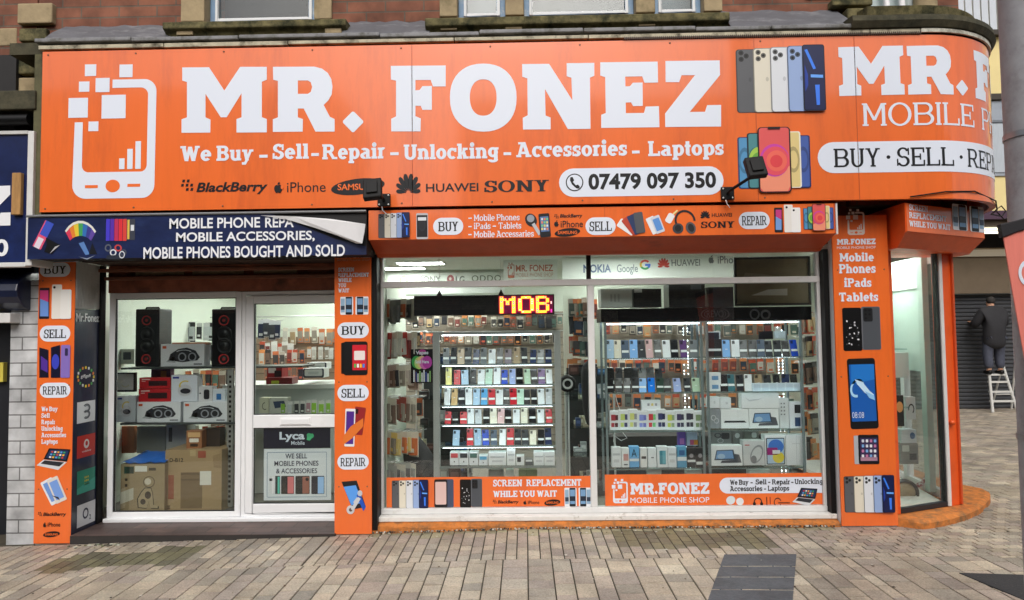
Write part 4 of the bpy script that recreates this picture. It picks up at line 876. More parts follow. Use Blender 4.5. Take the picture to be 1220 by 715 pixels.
for t, x0, x1, y in (('We Buy', 869.5, 891.5, 577.5), ('Sell', 900, 913, 577), ('Repair', 919.5, 941, 577), ('Unlocking', 946.5, 980, 576.5), ('Accessories', 869.5, 908, 585), ('Laptops', 914.5, 940, 584.5)): A.slab(t, x0, y-6, x1, y, INK, 3, T=.18)
for x, y in ((894, 575), (915, 574.5), (942.5, 574.5), (910, 582.5)): A.rr(x, y-.5, x+2.6, y+.7, 0, INK, 3)
A.build('service_plate', v2)
A = Art(P); A.ell(865, 591, 876, 601, pr(214, 222, 226), 1, rot=30); A.ell(877, 593, 886, 602, pr(226, 228, 230), 1)
A.ell(898, 593, 908, 603, pr(30, 30, 34), 1, inner=.75, a=(-20, 200)); A.ell(897, 598, 900.5, 603, INK, 2); A.ell(905.5, 598, 909, 603, INK, 2)
A.ell(922, 593, 931, 604, pr(36, 36, 40), 1, inner=.8, a=(20, 330)); A.rr(927, 598.5, 941, 599.5, 0, INK, 2); A.rr(913, 592, 914, 602, 0, INK, 1); A.rr(917, 592, 918, 601, 0, pr(140, 40, 40), 1); A.build('gadget_pictures', v2)
A = Art(P); ad_laptop(A.sub(943.5, 581, 974, 602.5), 4); A.build('laptop_picture', v2)
# white sill and painted plinth
si = thing('window_sill', 'chipped white sill under the display window', 'sill', (.7, -.02, .09))
m = MB(); m.box(-1.376, 2.768, -.075, .09, .085, .128, M((226, 226, 222), .6, .06, 10, .2, dirt=(150, 140, 124), dscale=9, dlo=.58, dhi=.72)); m.build('sill_board', si, .006)
KERB = M((196, 118, 52), .85, .22, 14, .2, dirt=(112, 86, 58), dscale=11, dlo=.46, dhi=.68)
pk = thing('plinth', 'orange painted kerb under the display window', 'plinth', (.7, -.06, 0))
m = MB(); N = 60
pts = []; r_ = random.Random(5)
for i in range(N+1):
    x = -1.376+(2.768+1.376)*i/N; j = r_.uniform(-.012, .012)
    pts += [(x, -.13+j, gz(x)-.03), (x, -.125+j, .050+r_.uniform(-.009, .009)), (x, -.06, .084), (x, .1, .084), (x, .1, gz(x)-.1)]
m.add(pts, [(i*5+k, (i+1)*5+k, (i+1)*5+k+1, i*5+k+1) for i in range(N) for k in range(4)], KERB, False); m.build('kerb', pk)
m = MB()                                                # crumbling mortar and grit at the foot of the kerb
for i in range(600):
    x = r_.uniform(-1.37, 2.72); k = r_.uniform(.002, .007); y = -.132-abs(r_.gauss(0, .018))
    m.obox((x, y, gz(x)+.012+k*.4), (k, k*.3*r_.random(), 0), (0, k*.8, k*.2), (0, k*.2, k*.6), pr(*r_.choice([(60, 58, 52), (40, 40, 36), (150, 146, 134), (84, 80, 70), (196, 190, 176)]), .9))
tag(m.build('loose_grit', pk), kind='stuff')

# ================================================================== corner glazing
kz = .115
ck = thing('plinth', 'rounded orange painted kerb at the foot of the shop corner', 'plinth', (3.9, .3, 0))
edge = [G(u, v, .05) for u, v in ((1071, 630), (1100, 628.5), (1125, 624.5), (1148, 618.5), (1166, 611), (1176, 603), (1180.5, 596), (1179, 589))]
e2 = [Vector((3.262, -.12, 0))]+[Vector((p.x, p.y, 0)) for p in edge[1:]]+[Vector((4.62, 1.2, 0)), Vector((4.62, 5.0, 0))]
sm = []
for i in range(len(e2)-1):
    for k in range(6): sm.append(e2[i].lerp(e2[i+1], k/6))
for _ in range(3): sm = [sm[0]]+[(sm[i-1]+sm[i]*2+sm[i+1])/4 for i in range(1, len(sm)-1)]+[sm[-1]]
n = len(sm); inn = [Vector((3.27, .6, 0)), Vector((3.27, 5, 0))]
m = MB(); pts = []
for p in sm: j = r_.uniform(-.002, .002); pts += [(p.x+j, p.y, -.05), (p.x+j, p.y+j, .078+r_.uniform(-.003, .003)), (p.x-.03, p.y+.03, .1)]
m.add(pts, [(i*3+k, (i+1)*3+k, (i+1)*3+k+1, i*3+k+1) for i in range(n-1) for k in (0, 1)], KERB)
m.add([(p.x-.03, p.y+.03, .1) for p in sm]+[(3.27, 5, .1), (3.27, -.08, .1)], [tuple(range(n+2))], KERB); m.build('kerb', ck)
ga = Vector((3.36, .02)); gb = Vector((Q(1127, 605, .27).x, .27)); gd = (gb-ga).normalized(); gn = Vector((gd.y, -gd.x)); GL = (gb-ga).length
cw = thing('corner_window', 'tall narrow glazed corner pane beside the orange steel post', 'window', (3.6, .2, .11))
def gbox(mb, s0, s1, d0, d1, z0, z1, m):
    c = ga+gd*((s0+s1)/2)+gn*((d0+d1)/2); mb.obox((c.x, c.y, (z0+z1)/2), Vector((gd.x, gd.y, 0))*((s1-s0)/2), Vector((gn.x, gn.y, 0))*((d1-d0)/2), (0, 0, (z1-z0)/2), m)
GZ1 = 2.485
m = MB(); gbox(m, 0, GL, -.02, .02, .105, .15, M((34, 38, 44), .4)); gbox(m, GL-.024, GL-.003, -.03, .02, .15, GZ1, M((30, 32, 34), .4)); m.build('dark_frame', cw)
m = MB(); gbox(m, GL+.002, GL+.045, -.03, .03, .105, GZ1, ALU); m.build('frame', cw, .004)
m = MB(); gbox(m, .002, GL-.025, -.003, .003, .15, GZ1, GLASS); m.build('glass_pane', cw)
m = MB(); gbox(m, -.05, 0, -.03, .02, .105, GZ1, PAINT); m.build('side_strip', cw)
op = thing('corner_post', 'orange painted steel post at the corner of the shop', 'post', (gb.x+.1, .35, .1))
o0 = gb+gd*.05; m = MB()
a = o0+gn*.02; b = a+gd*.15; c_ = b-gn*.11; d_ = a-gn*.11
m.prism([(a.x, a.y, .1), (b.x, b.y, .1), (c_.x, c_.y, .1), (d_.x, d_.y, .1)], (0, 0, 2.39), PAINT); m.build('post', op, .006)
m = MB(); q = o0+gd*.125+gn*.03; m.obox((q.x, q.y, 1.3), Vector((gd.x, gd.y, 0))*.012, Vector((gn.x, gn.y, 0))*.012, (0, 0, 1.19), DARKOR); m.build('cover_strip', op, .003)
m = MB(); q = o0+gd*.03+gn*.03; m.lathe([(0, 0), (.022, 0), (.022, .05), (0, .05)], (q.x, q.y-.03, .88), PAINT, 10, 'y'); m.build('bolt_cap', op)
# glazing on the far side of the corner and its white frames
cs = thing('corner_window', 'glazed return window behind the orange corner post', 'window', (4.0, 1.6, .1))
e0 = Vector((gb.x+.12, .42)); e1 = Vector((4.42, 4.2))
m = MB(); m.prism([(e0.x, e0.y, .1), (e0.x+.05, e0.y, .1), (e1.x+.05, e1.y, .1), (e1.x, e1.y, .1)], (0, 0, .08), WHT); m.prism([(e0.x, e0.y, 2.42), (e0.x+.05, e0.y, 2.42), (e1.x+.05, e1.y, 2.42), (e1.x, e1.y, 2.42)], (0, 0, .08), WHT)
for k in (.0, .22, .6, .98):
    p = e0.lerp(e1, k); m.box(p.x-.01, p.x+.06, p.y, p.y+.07, .18, 2.42, WHT)
m.build('frame', cs)
m = MB(); p, q = e0+Vector((.02, .01)), e1+Vector((.02, -.01)); m.prism([(p.x, p.y, .18), (p.x+.006, p.y, .18), (q.x+.006, q.y, .18), (q.x, q.y, .18)], (0, 0, 2.24), GLASS); m.build('glass_pane', cs)
# ================================================================== brick storey above the sign
UY = -.05
BRICK = brick_mat((142, 92, 70), (118, 74, 58), (104, 92, 80), .36, .105, 'xz', .9, .007)
STONE = M((162, 144, 112), .88, .2, 6, .35, dirt=(84, 80, 50), dscale=2.5, dlo=.5, dhi=.75)
MOSSY = M((112, 104, 70), .95, .3, 10, .6, dirt=(44, 46, 26), dscale=6, dlo=.42, dhi=.62)
DARKST = M((74, 70, 52), .9, .3, 9, .4, dirt=(36, 38, 26), dscale=5, dlo=.45, dhi=.7)
LEAD = M((92, 93, 98), .6, .22, 5, .25, dirt=(150, 150, 152), dscale=3, dlo=.52, dhi=.75, stretch=(1, 1, 3))
UX = lambda u, v=10, Y=UY: Q(u, v, Y).x
UZ = lambda u, v, Y=UY: Q(u, v, Y).z
ub = thing('shop_building', 'brick upper storey with stone window surrounds above the orange sign', 'building', (0, 1.5, 2.9))
ZS = UZ(600, 20); ZH = 6.4
ops = [(UX(245), UX(375)), (UX(545), UX(602)), (UX(624), UX(757)), (UX(780), UX(838))]
jam = [(UX(217), UX(245)), (UX(375), UX(396)), (UX(524), UX(545)), (UX(602), UX(624)), (UX(757), UX(780)), (UX(838), UX(860))]
m = MB(); xs = [-4.55, UX(217)], [UX(396), UX(524)], [UX(860), UX(1000)]
for a, b in xs: m.box(a, b, UY, .5, 2.55, 7.4, BRICK)
for a, b in ((UX(217), UX(396)), (UX(524), UX(860))): m.box(a, b, UY, .5, 2.55, ZS, BRICK); m.box(a, b, UY, .5, ZH+.35, 7.4, BRICK)
m.build('brick_wall', ub)
m = MB(); m.box(-4.55, 4.4, .5, 4.6, 2.9, 7.4, BRICK); m.build('inner_mass', ub)
m = MB(); m.box(-4.6, 4.5, -.2, 4.7, 7.4, 7.55, M((70, 70, 76), .8, .2)); m.build('roof', ub)
for a, b in jam:
    m = MB(); m.box(a, b, UY-.03, .1, ZS, ZH, STONE); m.build('window_jamb', ub, .01)
for a, b in ((UX(217), UX(396)), (UX(524), UX(860))):
    m = MB(); m.box(a, b, UY-.03, .1, ZH, ZH+.35, STONE); m.build('lintel', ub, .01)
BLUEF = M((120, 150, 180), .5, .1, 8, dirt=(190, 196, 196), dscale=7)
for i, (a, b) in enumerate(ops):
    wn = MB(); frame(wn, a+.002, b-.002, ZS, ZH, .05, .04, .09, BLUEF); frame(wn, a+.052, b-.052, ZS+.05, ZH-.05, .028, .03, .08, M((222, 226, 228), .5)); wo = wn.build('window', ub, .004)
    g_ = MB(); g_.box(a+.08, b-.08, .055, .06, ZS+.08, ZH-.08, GLASS); g_.build('pane', wo)
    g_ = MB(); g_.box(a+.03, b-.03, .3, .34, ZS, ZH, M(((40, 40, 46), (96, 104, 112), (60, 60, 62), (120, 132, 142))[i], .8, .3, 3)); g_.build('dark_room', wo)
def sill(a, b, va, vb, vm, um):
    z1, z2, z3 = UZ(um, va, -.34), UZ(um, vm, -.34), UZ(um, vb, -.27)
    pf = [(-.34, z1), (-.34, z2), (-.29, z2-.02), (-.27, z3), (0, z3), (0, z1+.03)]
    mb = MB(); mb.prism([(a, y, z) for y, z in pf], (b-a, 0, 0), MOSSY); return mb.build('window_sill', ub, .012)
sill(UX(193, 30, -.34), UX(412, 30, -.34), 24, 44.5, 32, 300)
sill(UX(506, 28, -.34), UX(870, 25, -.34), 17.5, 39, 27, 690)
for u, v in ((222, 41), (398, 39), (535, 35), (612, 34), (770, 30)):
    p = Q(u, v, -.275); m = MB(); m.box(p.x-.075, p.x+.075, -.31, -.2, p.z-.02, p.z+.03, STONE); m.build('corbel', ub, .006)
for i, (u0, v0, u1, v1, d) in enumerate(((20, 3, 62, 28, .06), (22, 33, 55, 49, .05), (21, 56, 50, 88, .04), (21, 92, 44, 120, .04), (960, -30, 1012, -3, .03), (992, -3, 1040, 6.5, .1), (1010, 9, 1038, 28, .13))):
    a, b = Q(u0, v1, UY-d), Q(u1, v0, UY-d); m = MB(); m.box(a.x, b.x, UY-d, UY+.1, a.z, b.z, MOSSY if i in (1, 2, 5, 6) else STONE); m.build('quoin', ub, .012)
for u0, v0, u1, v1 in ((-20, 33, 20, 55), ):
    a, b = Q(u0, v1, UY-.01), Q(u1, v0, UY-.01); m = MB(); m.box(a.x, b.x, UY-.01, UY+.1, a.z, b.z, STONE); m.build('quoin', ub, .01)
# lead flashing dressed over the top of the sign
for a, b, v0, v1 in ((UX(57, 40, -.3), UX(203, 40, -.3), 31.5, 49), (UX(408, 36, -.3), UX(512, 36, -.3), 26, 45), (UX(868, 25, -.3), UX(1012, 25, -.3), 13, 35)):
    m = MB(); N = 14; r_ = random.Random(int(a*100)+50)
    um = (a+b)/2
    pts = []
    for i in range(N+1):
        x = a+(b-a)*i/N; t = i/N; uu = W0/2+x*130
        zt = Q(min(max(uu, 60), 1100), v0, UY-.01).z+r_.uniform(-.012, .012)-(.05 if i == N and a < 0 else 0)
        pts += [(x, -.40, 4.412), (x, -.24+r_.uniform(-.01, .01), (4.412+zt)/2+r_.uniform(-.008, .008)), (x, UY-.012, zt)]
    m.add(pts, [(i*3+k, (i+1)*3+k, (i+1)*3+k+1, i*3+k+1) for i in range(N) for k in (0, 1)], LEAD, True); m.build('lead_flashing', ub)
m = MB(); r_ = random.Random(11)
m.prism([(-4.55, y, z) for y, z in ((-.40, 4.30), (-.40, 4.405), (UY, 4.42), (UY, 4.30))], (8.05, 0, 0), DARKST); m.build('ledge', ub)
m = MB(); xs_ = [-4.28]
while xs_[-1] < 3.45: xs_.append(min(3.45, xs_[-1]+r_.uniform(.5, 1.3)))
for a, b in zip(xs_, xs_[1:]):
    dz = r_.uniform(-.006, .008); m.box(a+.003, b-.003, -.475+r_.uniform(0, .01), -.39, 4.372+dz, 4.408+dz, M((128, 128, 130), .6, .2, 8, .3, dirt=(66, 64, 50), dscale=6, dlo=.5, dhi=.7))
m.build('lead_roll', ub, .008)
m = MB(); xs_ = [-4.25]
while xs_[-1] < 3.45: xs_.append(min(3.45, xs_[-1]+r_.uniform(.7, 1.6)))
for a, b in zip(xs_, xs_[1:]): m.box(a+.004, b-.004, -.462, -.41, 4.318+r_.uniform(-.005, .004), 4.352, M((186, 178, 154), .7, .2, 9, .3, dirt=(66, 58, 42), dscale=7, dlo=.48, dhi=.66))
m.build('trim_board', ub, .003)
m = MB()
for i in range(260):
    x = .9+i*.0175
    if x < 3.45: m.box(x, x+.008, -.468, -.45, 4.303, 4.326, pr(70, 56, 44))
m.build('bristle_strip', ub)
# ledges turning the corner, and the curved upper wall
m = MB(); sweep(m, [(-.02, 4.352), (.03, 4.36), (.06, 4.41), (.05, 4.46), (-.3, 4.50), (-.3, 4.352)], 2.85, SEND, DARKST); m.build('corner_cornice', ub)
m = MB(); sweep(m, [(.0, 4.318), (.018, 4.318), (.018, 4.35), (0, 4.35)], 3.45, SEND, M((206, 204, 190), .6, .15, 8, dirt=(70, 64, 50), dscale=7)); m.build('corner_trim', ub)
m = MB(); sweep(m, [(-.14, 4.50), (-.10, 4.53), (-.08, 4.60), (-.3, 4.64), (-.45, 4.64), (-.45, 4.50)], 3.05, SEND, MOSSY); m.build('corner_sill', ub)
m = MB(); sweep(m, [(-.42, 2.9), (-.42, 4.62), (-.55, 4.62), (-.55, 2.9)], 3.0, SEND, BRICK); m.build('corner_base', ub)
m = MB(); sweep(m, [(-.50, 4.62), (-.50, 6.4), (-.52, 6.4), (-.52, 4.62)], 3.16, SEND, GLASS); m.build('corner_glazing', ub)
m = MB(); sweep(m, [(-.43, 4.62), (-.43, 4.67), (-.5, 4.67), (-.5, 4.62)], 3.16, SEND, BLUEF); m.build('corner_window_frame', ub)
m = MB(); wr = Wrap()
for a in (3.18, 3.42, 3.62):
    p = wr.map(a, 4.7, -1, -.46); m.tube([(p.x, p.y, 4.64), (p.x, p.y, 6.4)], .028, WHT, 8)
m.build('corner_mullion', ub)
m = MB(); p = wr.map(4.05, 4.6, -1, -.42); m.tube([(p.x, p.y, 4.63), (p.x, p.y, 6.4)], .1, STONE, 14); m.build('corner_column', ub)
m = MB(); m.box(3.3, 3.75, .1, .14, 4.62, 6.3, M((206, 212, 216), .8, .1)); m.build('curtain', ub)
m = MB(); sweep(m, [(-.40, 6.4), (-.40, 7.4), (-.6, 7.4), (-.6, 6.4)], 2.9, SEND, BRICK); m.build('corner_parapet', ub)
# wires on the corner of the sign
wi = thing('cable', 'thin black cable looping under the curved end of the big sign', 'cable', (4.3, .2, 2.85))
m = MB(); pth = [wr.map(a, z, 3, .012) for a, z in ((3.3, 2.89), (3.6, 2.93), (3.9, 2.945), (4.3, 2.90), (4.6, 2.86), (4.8, 2.85))]; m.tube(pth, .006, BLK, 6); p = pth[-1]; m.tube([p, p+Vector((.10, 0, -.02)), p+Vector((.14, 0, .03)), p+Vector((.1, 0, .08)), p+Vector((.04, 0, .04)), p+Vector((.12, 0, -.05)), p+Vector((.3, .1, .0))], .006, BLK, 6); m.build('loop', wi)

# ================================================================== what stands left of the shop
lp = thing('brick_pier', 'grey painted brick pier beside the narrow orange board with a laptop picture', 'wall', (-4.6, -.05, -.1))
GB = brick_mat((196, 198, 200), (184, 186, 188), (112, 112, 112), .3, .118, 'xz', .6, .006)
m = MB(); N = 10; xa_, xb_ = -4.745, -4.432
prof = [(xa_+.02, .35), (xa_, -.02), (xa_+.03, -.10), (xb_, -.10), (xb_, .35)]
m.prism([(x, y, gz(-4.6)-.05) for x, y in prof], (0, 0, 2.44), GB); m.build('painted_brick', lp, .012)
nb_ = thing('neighbour_shopfront', 'dark recessed front of the next shop behind the navy sign', 'building', (-5.6, .2, 0))
m = MB(); m.box(-7.5, -4.76, .25, .4, -.3, 4.4, M((24, 26, 32), .5, .3, 2)); m.build('dark_front', nb_)
m = MB(); m.box(-7.5, -4.70, -.12, .3, 2.5, 4.42, M((30, 28, 28), .7, .2)); m.build('fascia_backing', nb_)
m = MB(); m.box(-7.5, -4.56, UY-.002, .5, 4.42, 7.3, BRICK); m.build('brick_wall', nb_)
m = MB(); m.box(-5.2, -4.95, UY-.03, UY+.1, 4.8, 6.3, M((220, 220, 222), .5)); m.build('window', nb_)
a, b = Q(-30, 132, -.4), Q(44, 108, -.4); m = MB(); m.box(-7.5, b.x, -.42, 0, a.z, b.z, DARKST); m.build('ledge', nb_, .01)
a, b = Q(-30, 145, -.36), Q(36, 131, -.36); m = MB(); m.tube([(-7.5, -.36, a.z), (b.x, -.36, a.z+.01)], .05, BLK, 10); m.build('gutter', nb_)
a, b = Q(-10, 114, UY-.05), Q(45, 90, UY-.05)
gp = MB(); gp.box(-4.32, -4.235, -.40, UY, 2.86, 4.30, M((90, 88, 62), .9, .3, 6, .3, dirt=(48, 46, 36), dscale=4)); gp.build('stone_strip', ub)
ns = thing('neighbour_sign', 'navy shop sign with a patch of bare wood and an aluminium frame', 'sign', (-5.3, -.4, 2.45))
NY = -.42; zt, zb = Q(10, 157, NY).z, Q(10, 317, NY).z; xr = Q(40, 230, NY).x
NVS = M((24, 38, 84), .3, .3, 2, coat=.3, dirt=(12, 18, 40), dscale=1.2)
m = MB(); m.box(-7.4, xr-.055, NY+.01, NY+.06, zb+.02, zt-.02, NVS); m.build('panel', ns)
m = MB(); m.box(xr-.055, xr, NY-.01, NY+.28, zb, zt, ALU); m.box(-7.4, xr-.055, NY-.01, NY+.07, zt-.025, zt, ALU); m.box(-7.4, xr-.055, NY-.01, NY+.07, zb-.01, zb+.03, ALU); m.build('frame', ns, .004)
P = Plane((0, NY+.0095, 3)); A = Art(P)
q = BIG['Z'][2][0]; a0, z0 = A.st(-34, 222); a1, z1 = A.st(12.5, 269)
A.raw([(0, 0)]*0 or [(a0, z1)]*3, WB, 1) if False else None
for t in tri([[(a0+(x-660)/477*(a1-a0), z0+(y-86)/568*(z1-z0)) for x, y in q]]): A.raw(t, WB, 1)
A.text('0', -6, 285, 10, 305.5, WB, 1, bold=.03); A.build('lettering', ns)
a, b = Q(14, 256, NY-.02), Q(26, 206, NY-.02); m = MB(); m.box(a.x, b.x, NY-.03, NY+.01, a.z, b.z, M((168, 126, 74), .7, .3, 4, stretch=(6, 6, 1))); m.build('wooden_block', ns, .004)
aw = thing('awning_box', 'dark rounded shutter box under the navy neighbour sign', 'shutter box', (-5.2, -.2, 2.0))
a, b = Q(0, 371, -.3), Q(18, 321, -.3)
m = MB(); r_ = (b.z-a.z)/2; cz = (a.z+b.z)/2
pf = [(-.28+.28*(1-math.cos(t)), cz+r_*math.sin(t)) for t in [math.pi/2-math.pi*i/10 for i in range(11)]]
m.prism([(-7.4, y, z) for y, z in [(.2, b.z)]+pf+[(.2, a.z)]], (7.4+b.x, 0, 0), M((26, 34, 62), .3, .2, coat=.4)); m.build('casing', aw, .01)
a, b = Q(-4, 385, -.2), Q(14, 373, -.2); m = MB(); m.box(a.x, b.x, -.22, .2, a.z, b.z, ALU); m.build('end_bracket', aw, .006)
a, b = Q(0, 455, .2), Q(4, 432, .2); ye = MB(); ye.box(-5.4, b.x, .2, .25, a.z, b.z, pr(220, 204, 90)); tag(ye.build('notice'), 'small yellow notice beside the grey painted brick pier', 'notice')

# ================================================================== paving
JOINT = M((66, 60, 48), .95, .3, 8, .2)
pb = MB(); gx = [-9, -6, -4.5, -3, -1.5, 0, 30]
zg = lambda x: gz(x)-.006
for a, b in zip(gx, gx[1:]): pb.quad((a, -30, zg(a)), (b, -30, zg(b)), (b, 40, zg(b)), (a, 40, zg(a)), JOINT)
pb.quad((-60, -30, zg(-9)), (-9, -30, zg(-9)), (-9, 40, zg(-9)), (-60, 40, zg(-9)), JOINT); pb.quad((30, -30, zg(0)), (90, -30, zg(0)), (90, 40, zg(0)), (30, 40, zg(0)), JOINT)
struct(pb.build('ground', origin=(0, 0, 0)))
pm_ = bpy.data.materials.new('paving_stone'); pm_.use_nodes = True; t = pm_.node_tree; b_ = t.nodes['Principled BSDF']
at = t.nodes.new('ShaderNodeAttribute'); at.attribute_name = 'Col'
tc = t.nodes.new('ShaderNodeTexCoord'); n1 = t.nodes.new('ShaderNodeTexNoise'); n1.inputs['Scale'].default_value = 90; n1.inputs['Detail'].default_value = 3
n2 = t.nodes.new('ShaderNodeTexNoise'); n2.inputs['Scale'].default_value = 2.2; n2.inputs['Detail'].default_value = 9; n2.inputs['Roughness'].default_value = .7
t.links.new(tc.outputs['Object'], n1.inputs['Vector']); t.links.new(tc.outputs['Object'], n2.inputs['Vector'])
ma = t.nodes.new('ShaderNodeMapRange'); ma.inputs[1].default_value = .3; ma.inputs[2].default_value = .7; ma.inputs[3].default_value = .72; ma.inputs[4].default_value = 1.25; t.links.new(n1.outputs[0], ma.inputs[0])
mb_ = t.nodes.new('ShaderNodeMapRange'); mb_.inputs[1].default_value = .35; mb_.inputs[2].default_value = .65; mb_.inputs[3].default_value = .66; mb_.inputs[4].default_value = 1.12; t.links.new(n2.outputs[0], mb_.inputs[0])
mm = t.nodes.new('ShaderNodeMath'); mm.operation = 'MULTIPLY'; t.links.new(ma.outputs[0], mm.inputs[0]); t.links.new(mb_.outputs[0], mm.inputs[1])
mx = t.nodes.new('ShaderNodeMix'); mx.data_type = 'RGBA'; mx.blend_type = 'MULTIPLY'; mx.inputs[0].default_value = 1
t.links.new(at.outputs['Color'], mx.inputs[6]); t.links.new(mm.outputs[0], mx.inputs[7]); t.links.new(mx.outputs[2], b_.inputs['Base Color'])
rr_ = t.nodes.new('ShaderNodeMapRange'); rr_.inputs[3].default_value = .28; rr_.inputs[4].default_value = .65; t.links.new(n2.outputs[0], rr_.inputs[0]); t.links.new(rr_.outputs[0], b_.inputs['Roughness'])
bp = t.nodes.new('ShaderNodeBump'); bp.inputs['Strength'].default_value = .5; bp.inputs['Distance'].default_value = .006; t.links.new(n1.outputs[0], bp.inputs['Height']); t.links.new(bp.outputs[0], b_.inputs['Normal'])
PV, PF, PC_ = [], [], []
prn = random.Random(21)
def gpt(u, v): p = G(u, v, .03); return (p.x, p.y)
def inside(p, poly):
    c = False; n = len(poly)
    for i in range(n):
        a, b = poly[i], poly[(i+1) % n]
        if (a[1] > p[1]) != (b[1] > p[1]) and p[0] < (b[0]-a[0])*(p[1]-a[1])/(b[1]-a[1])+a[0]: c = not c
    return c
SLAB = [gpt(863, 660.5), gpt(949, 659.5), gpt(944.5, 716), gpt(843, 716)]
for i_, j_ in ((2, 1), (3, 0)): SLAB[i_] = tuple(q+(p-q)*1.5 for p, q in zip(SLAB[i_], SLAB[j_]))
TARM = [gpt(1143, 683.5), gpt(1224, 686), (6.5, gpt(1224, 686)[1]-.05), (6.5, -3.4), (3.5, -3.4)]
MOSS1 = [gpt(40, 667), gpt(225, 660), gpt(250, 641), gpt(86, 648)]
MOSS2 = [gpt(735, 633), (gpt(905, 632)[0], gpt(905, 632)[1]), gpt(932, 653), gpt(738, 652)]
def paver(x0, x1, y0, y1, skew=0.0):
    cx, cy = (x0+x1)/2, (y0+y1)/2
    c = prn.choice([(182, 169, 150), (178, 166, 149), (186, 173, 153), (174, 160, 147), (170, 161, 146), (190, 177, 157), (178, 164, 149), (162, 153, 139), (184, 170, 150), (193, 182, 162), (166, 154, 143), (158, 149, 136)])
    k = prn.uniform(.92, 1.05); dz = prn.uniform(-.0015, .0015); ti = prn.uniform(-.0012, .0012)
    if inside((cx, cy), MOSS1): c = prn.choice([(122, 118, 90), (128, 124, 96), (114, 110, 90)]); dz = -.004
    if inside((cx, cy), MOSS2): c = prn.choice([(118, 114, 86), (126, 120, 90), (110, 106, 86)]); dz = -.004
    if cy > -.24 and cx < 2.7 and cx > -1.4 and not inside((cx, cy), MOSS2): c = tuple((p*.55+q*.45) for p, q in zip(c, (150, 152, 110)))
    g = .0028; b = .003; o = len(PV)
    def Z(x, s): return gz(x)+dz+s*ti
    for xx, yy, e in ((x0+g, y0+g, 0), (x1-g, y0+g, 0), (x1-g, y1-g, 0), (x0+g, y1-g, 0)): PV.append((xx+skew*(yy-y0), yy, gz(xx)-.012))
    for xx, yy, s in ((x0+g+b, y0+g+b, -1), (x1-g-b, y0+g+b, 1), (x1-g-b, y1-g-b, 1), (x0+g+b, y1-g-b, -1)): PV.append((xx+skew*(yy-y0), yy, Z(xx, s)))
    col = tuple(lin(min(255, q*k)) for q in c)+(1,)
    for f in ((4, 5, 6, 7), (0, 1, 5, 4), (1, 2, 6, 5), (2, 3, 7, 6), (3, 0, 4, 7)): PF.append([o+i for i in f]); PC_.append(col)
def field(xa, xb, ya, yb, widths, lens, wob=0.0):
    x = xa; 
    while x < xb:
        w_ = min(prn.choice(widths), xb-x); 
        if xb-x-w_ < .11: w_ = xb-x
        if w_ < .02: break
        y = ya-prn.uniform(0, .1)
        while y < yb:
            l_ = prn.choice(lens); y2 = min(y+l_, yb)
            if y2-max(y, ya) > .02: paver(x, x+w_, max(y, ya), y2)
            y += l_
        x += w_
YB = -.93
field(-7.0, 9.0, -3.3, YB, [.095, .13, .14, .14, .185, .19], [.16, .2, .2, .24, .14])     # mixed setts in long strips
field(-1.75, 2.36, YB+.004, -.12, [.088, .092, .098], [.13, .17, .11, .15])                      # narrow setts against the shop
field(-7.0, -1.76, YB+.004, -.16, [.092, .096, .1], [.17, .14, .19])
y = YB+.004                                                                                    # staggered bond towards the corner
row = 0
while y < 1.0:
    x = 2.37+(.06 if row % 2 else 0)-.06
    while x < 9:
        if not (y > -.1 and x < 3.3): paver(max(x, 2.365), x+.125, y, y+.088)
        x += .125
    y += .088; row += 1
y = 1.0; row = 0
while y < 9.2:
    x = 4.6+(.1 if row % 2 else 0)
    while x < 14.5: paver(x, x+.2, y, y+.12); x += .2
    y += .12; row += 1
me = bpy.data.meshes.new('pavement'); me.from_pydata(PV, [], PF); me.materials.append(pm_)
ca = me.color_attributes.new('Col', 'FLOAT_COLOR', 'CORNER'); buf = []
for f, c in zip(PF, PC_): buf += list(c)*len(f)
ca.data.foreach_set('color', buf); o = bpy.data.objects.new('pavement', me); COL.objects.link(o); struct(o)
# dark slabs and tarmac patch
SLB = M((84, 88, 94), .5, .25, 40, .3, dirt=(58, 60, 64), dscale=4, dlo=.45, dhi=.7)
m = MB(); A0, A1, B1, B0 = [Vector((p[0], p[1], 0)) for p in SLAB]
cuts = (0, .20, .36, .53, .75, 1)
for a, b in zip(cuts, cuts[1:]):
    q = [A0.lerp(B0, a+.006), A1.lerp(B1, a+.016), A1.lerp(B1, b+.002), A0.lerp(B0, b-.008)]
    m.prism([(p.x, p.y, gz(1)-.01) for p in q], (0, 0, .0135+.001*(a > .3)), SLB)
struct(m.build('dark_slabs', None, .003))
m = MB(); m.prism([(x, y, .02) for x, y in TARM], (0, 0, .017), M((52, 52, 54), .85, .3, 60, .4, dirt=(84, 84, 84), dscale=30, dlo=.62, dhi=.7)); struct(m.build('tarmac'))
m = MB(); lr = random.Random(4)
for i in range(150):
    x, y = lr.uniform(-4, 4.2), lr.choice([lr.uniform(-1.6, -.2), -.2-abs(lr.gauss(0, .08))]); k = lr.uniform(.002, .009)
    m.obox((x, y, gz(x)+.003), (k, k*.4, 0), (-k*.4, k, 0), (0, 0, .001), pr(*lr.choice([(210, 206, 196), (60, 54, 46), (90, 70, 50), (190, 186, 176)]), .9))
for i in range(30):
    x = lr.uniform(-4.05, -3.5); y = -.2-abs(lr.gauss(0, .04)); k = lr.uniform(.004, .016); m.obox((x, y, gz(x)+.004), (k, k*.3, 0), (-k*.3, k, 0), (0, 0, .002), pr(*lr.choice([(200, 202, 186), (120, 130, 90), (70, 70, 60)]), .9))
tag(m.build('litter'), 'tiny scraps of litter and leaves scattered on the paving', 'litter', kind='stuff')

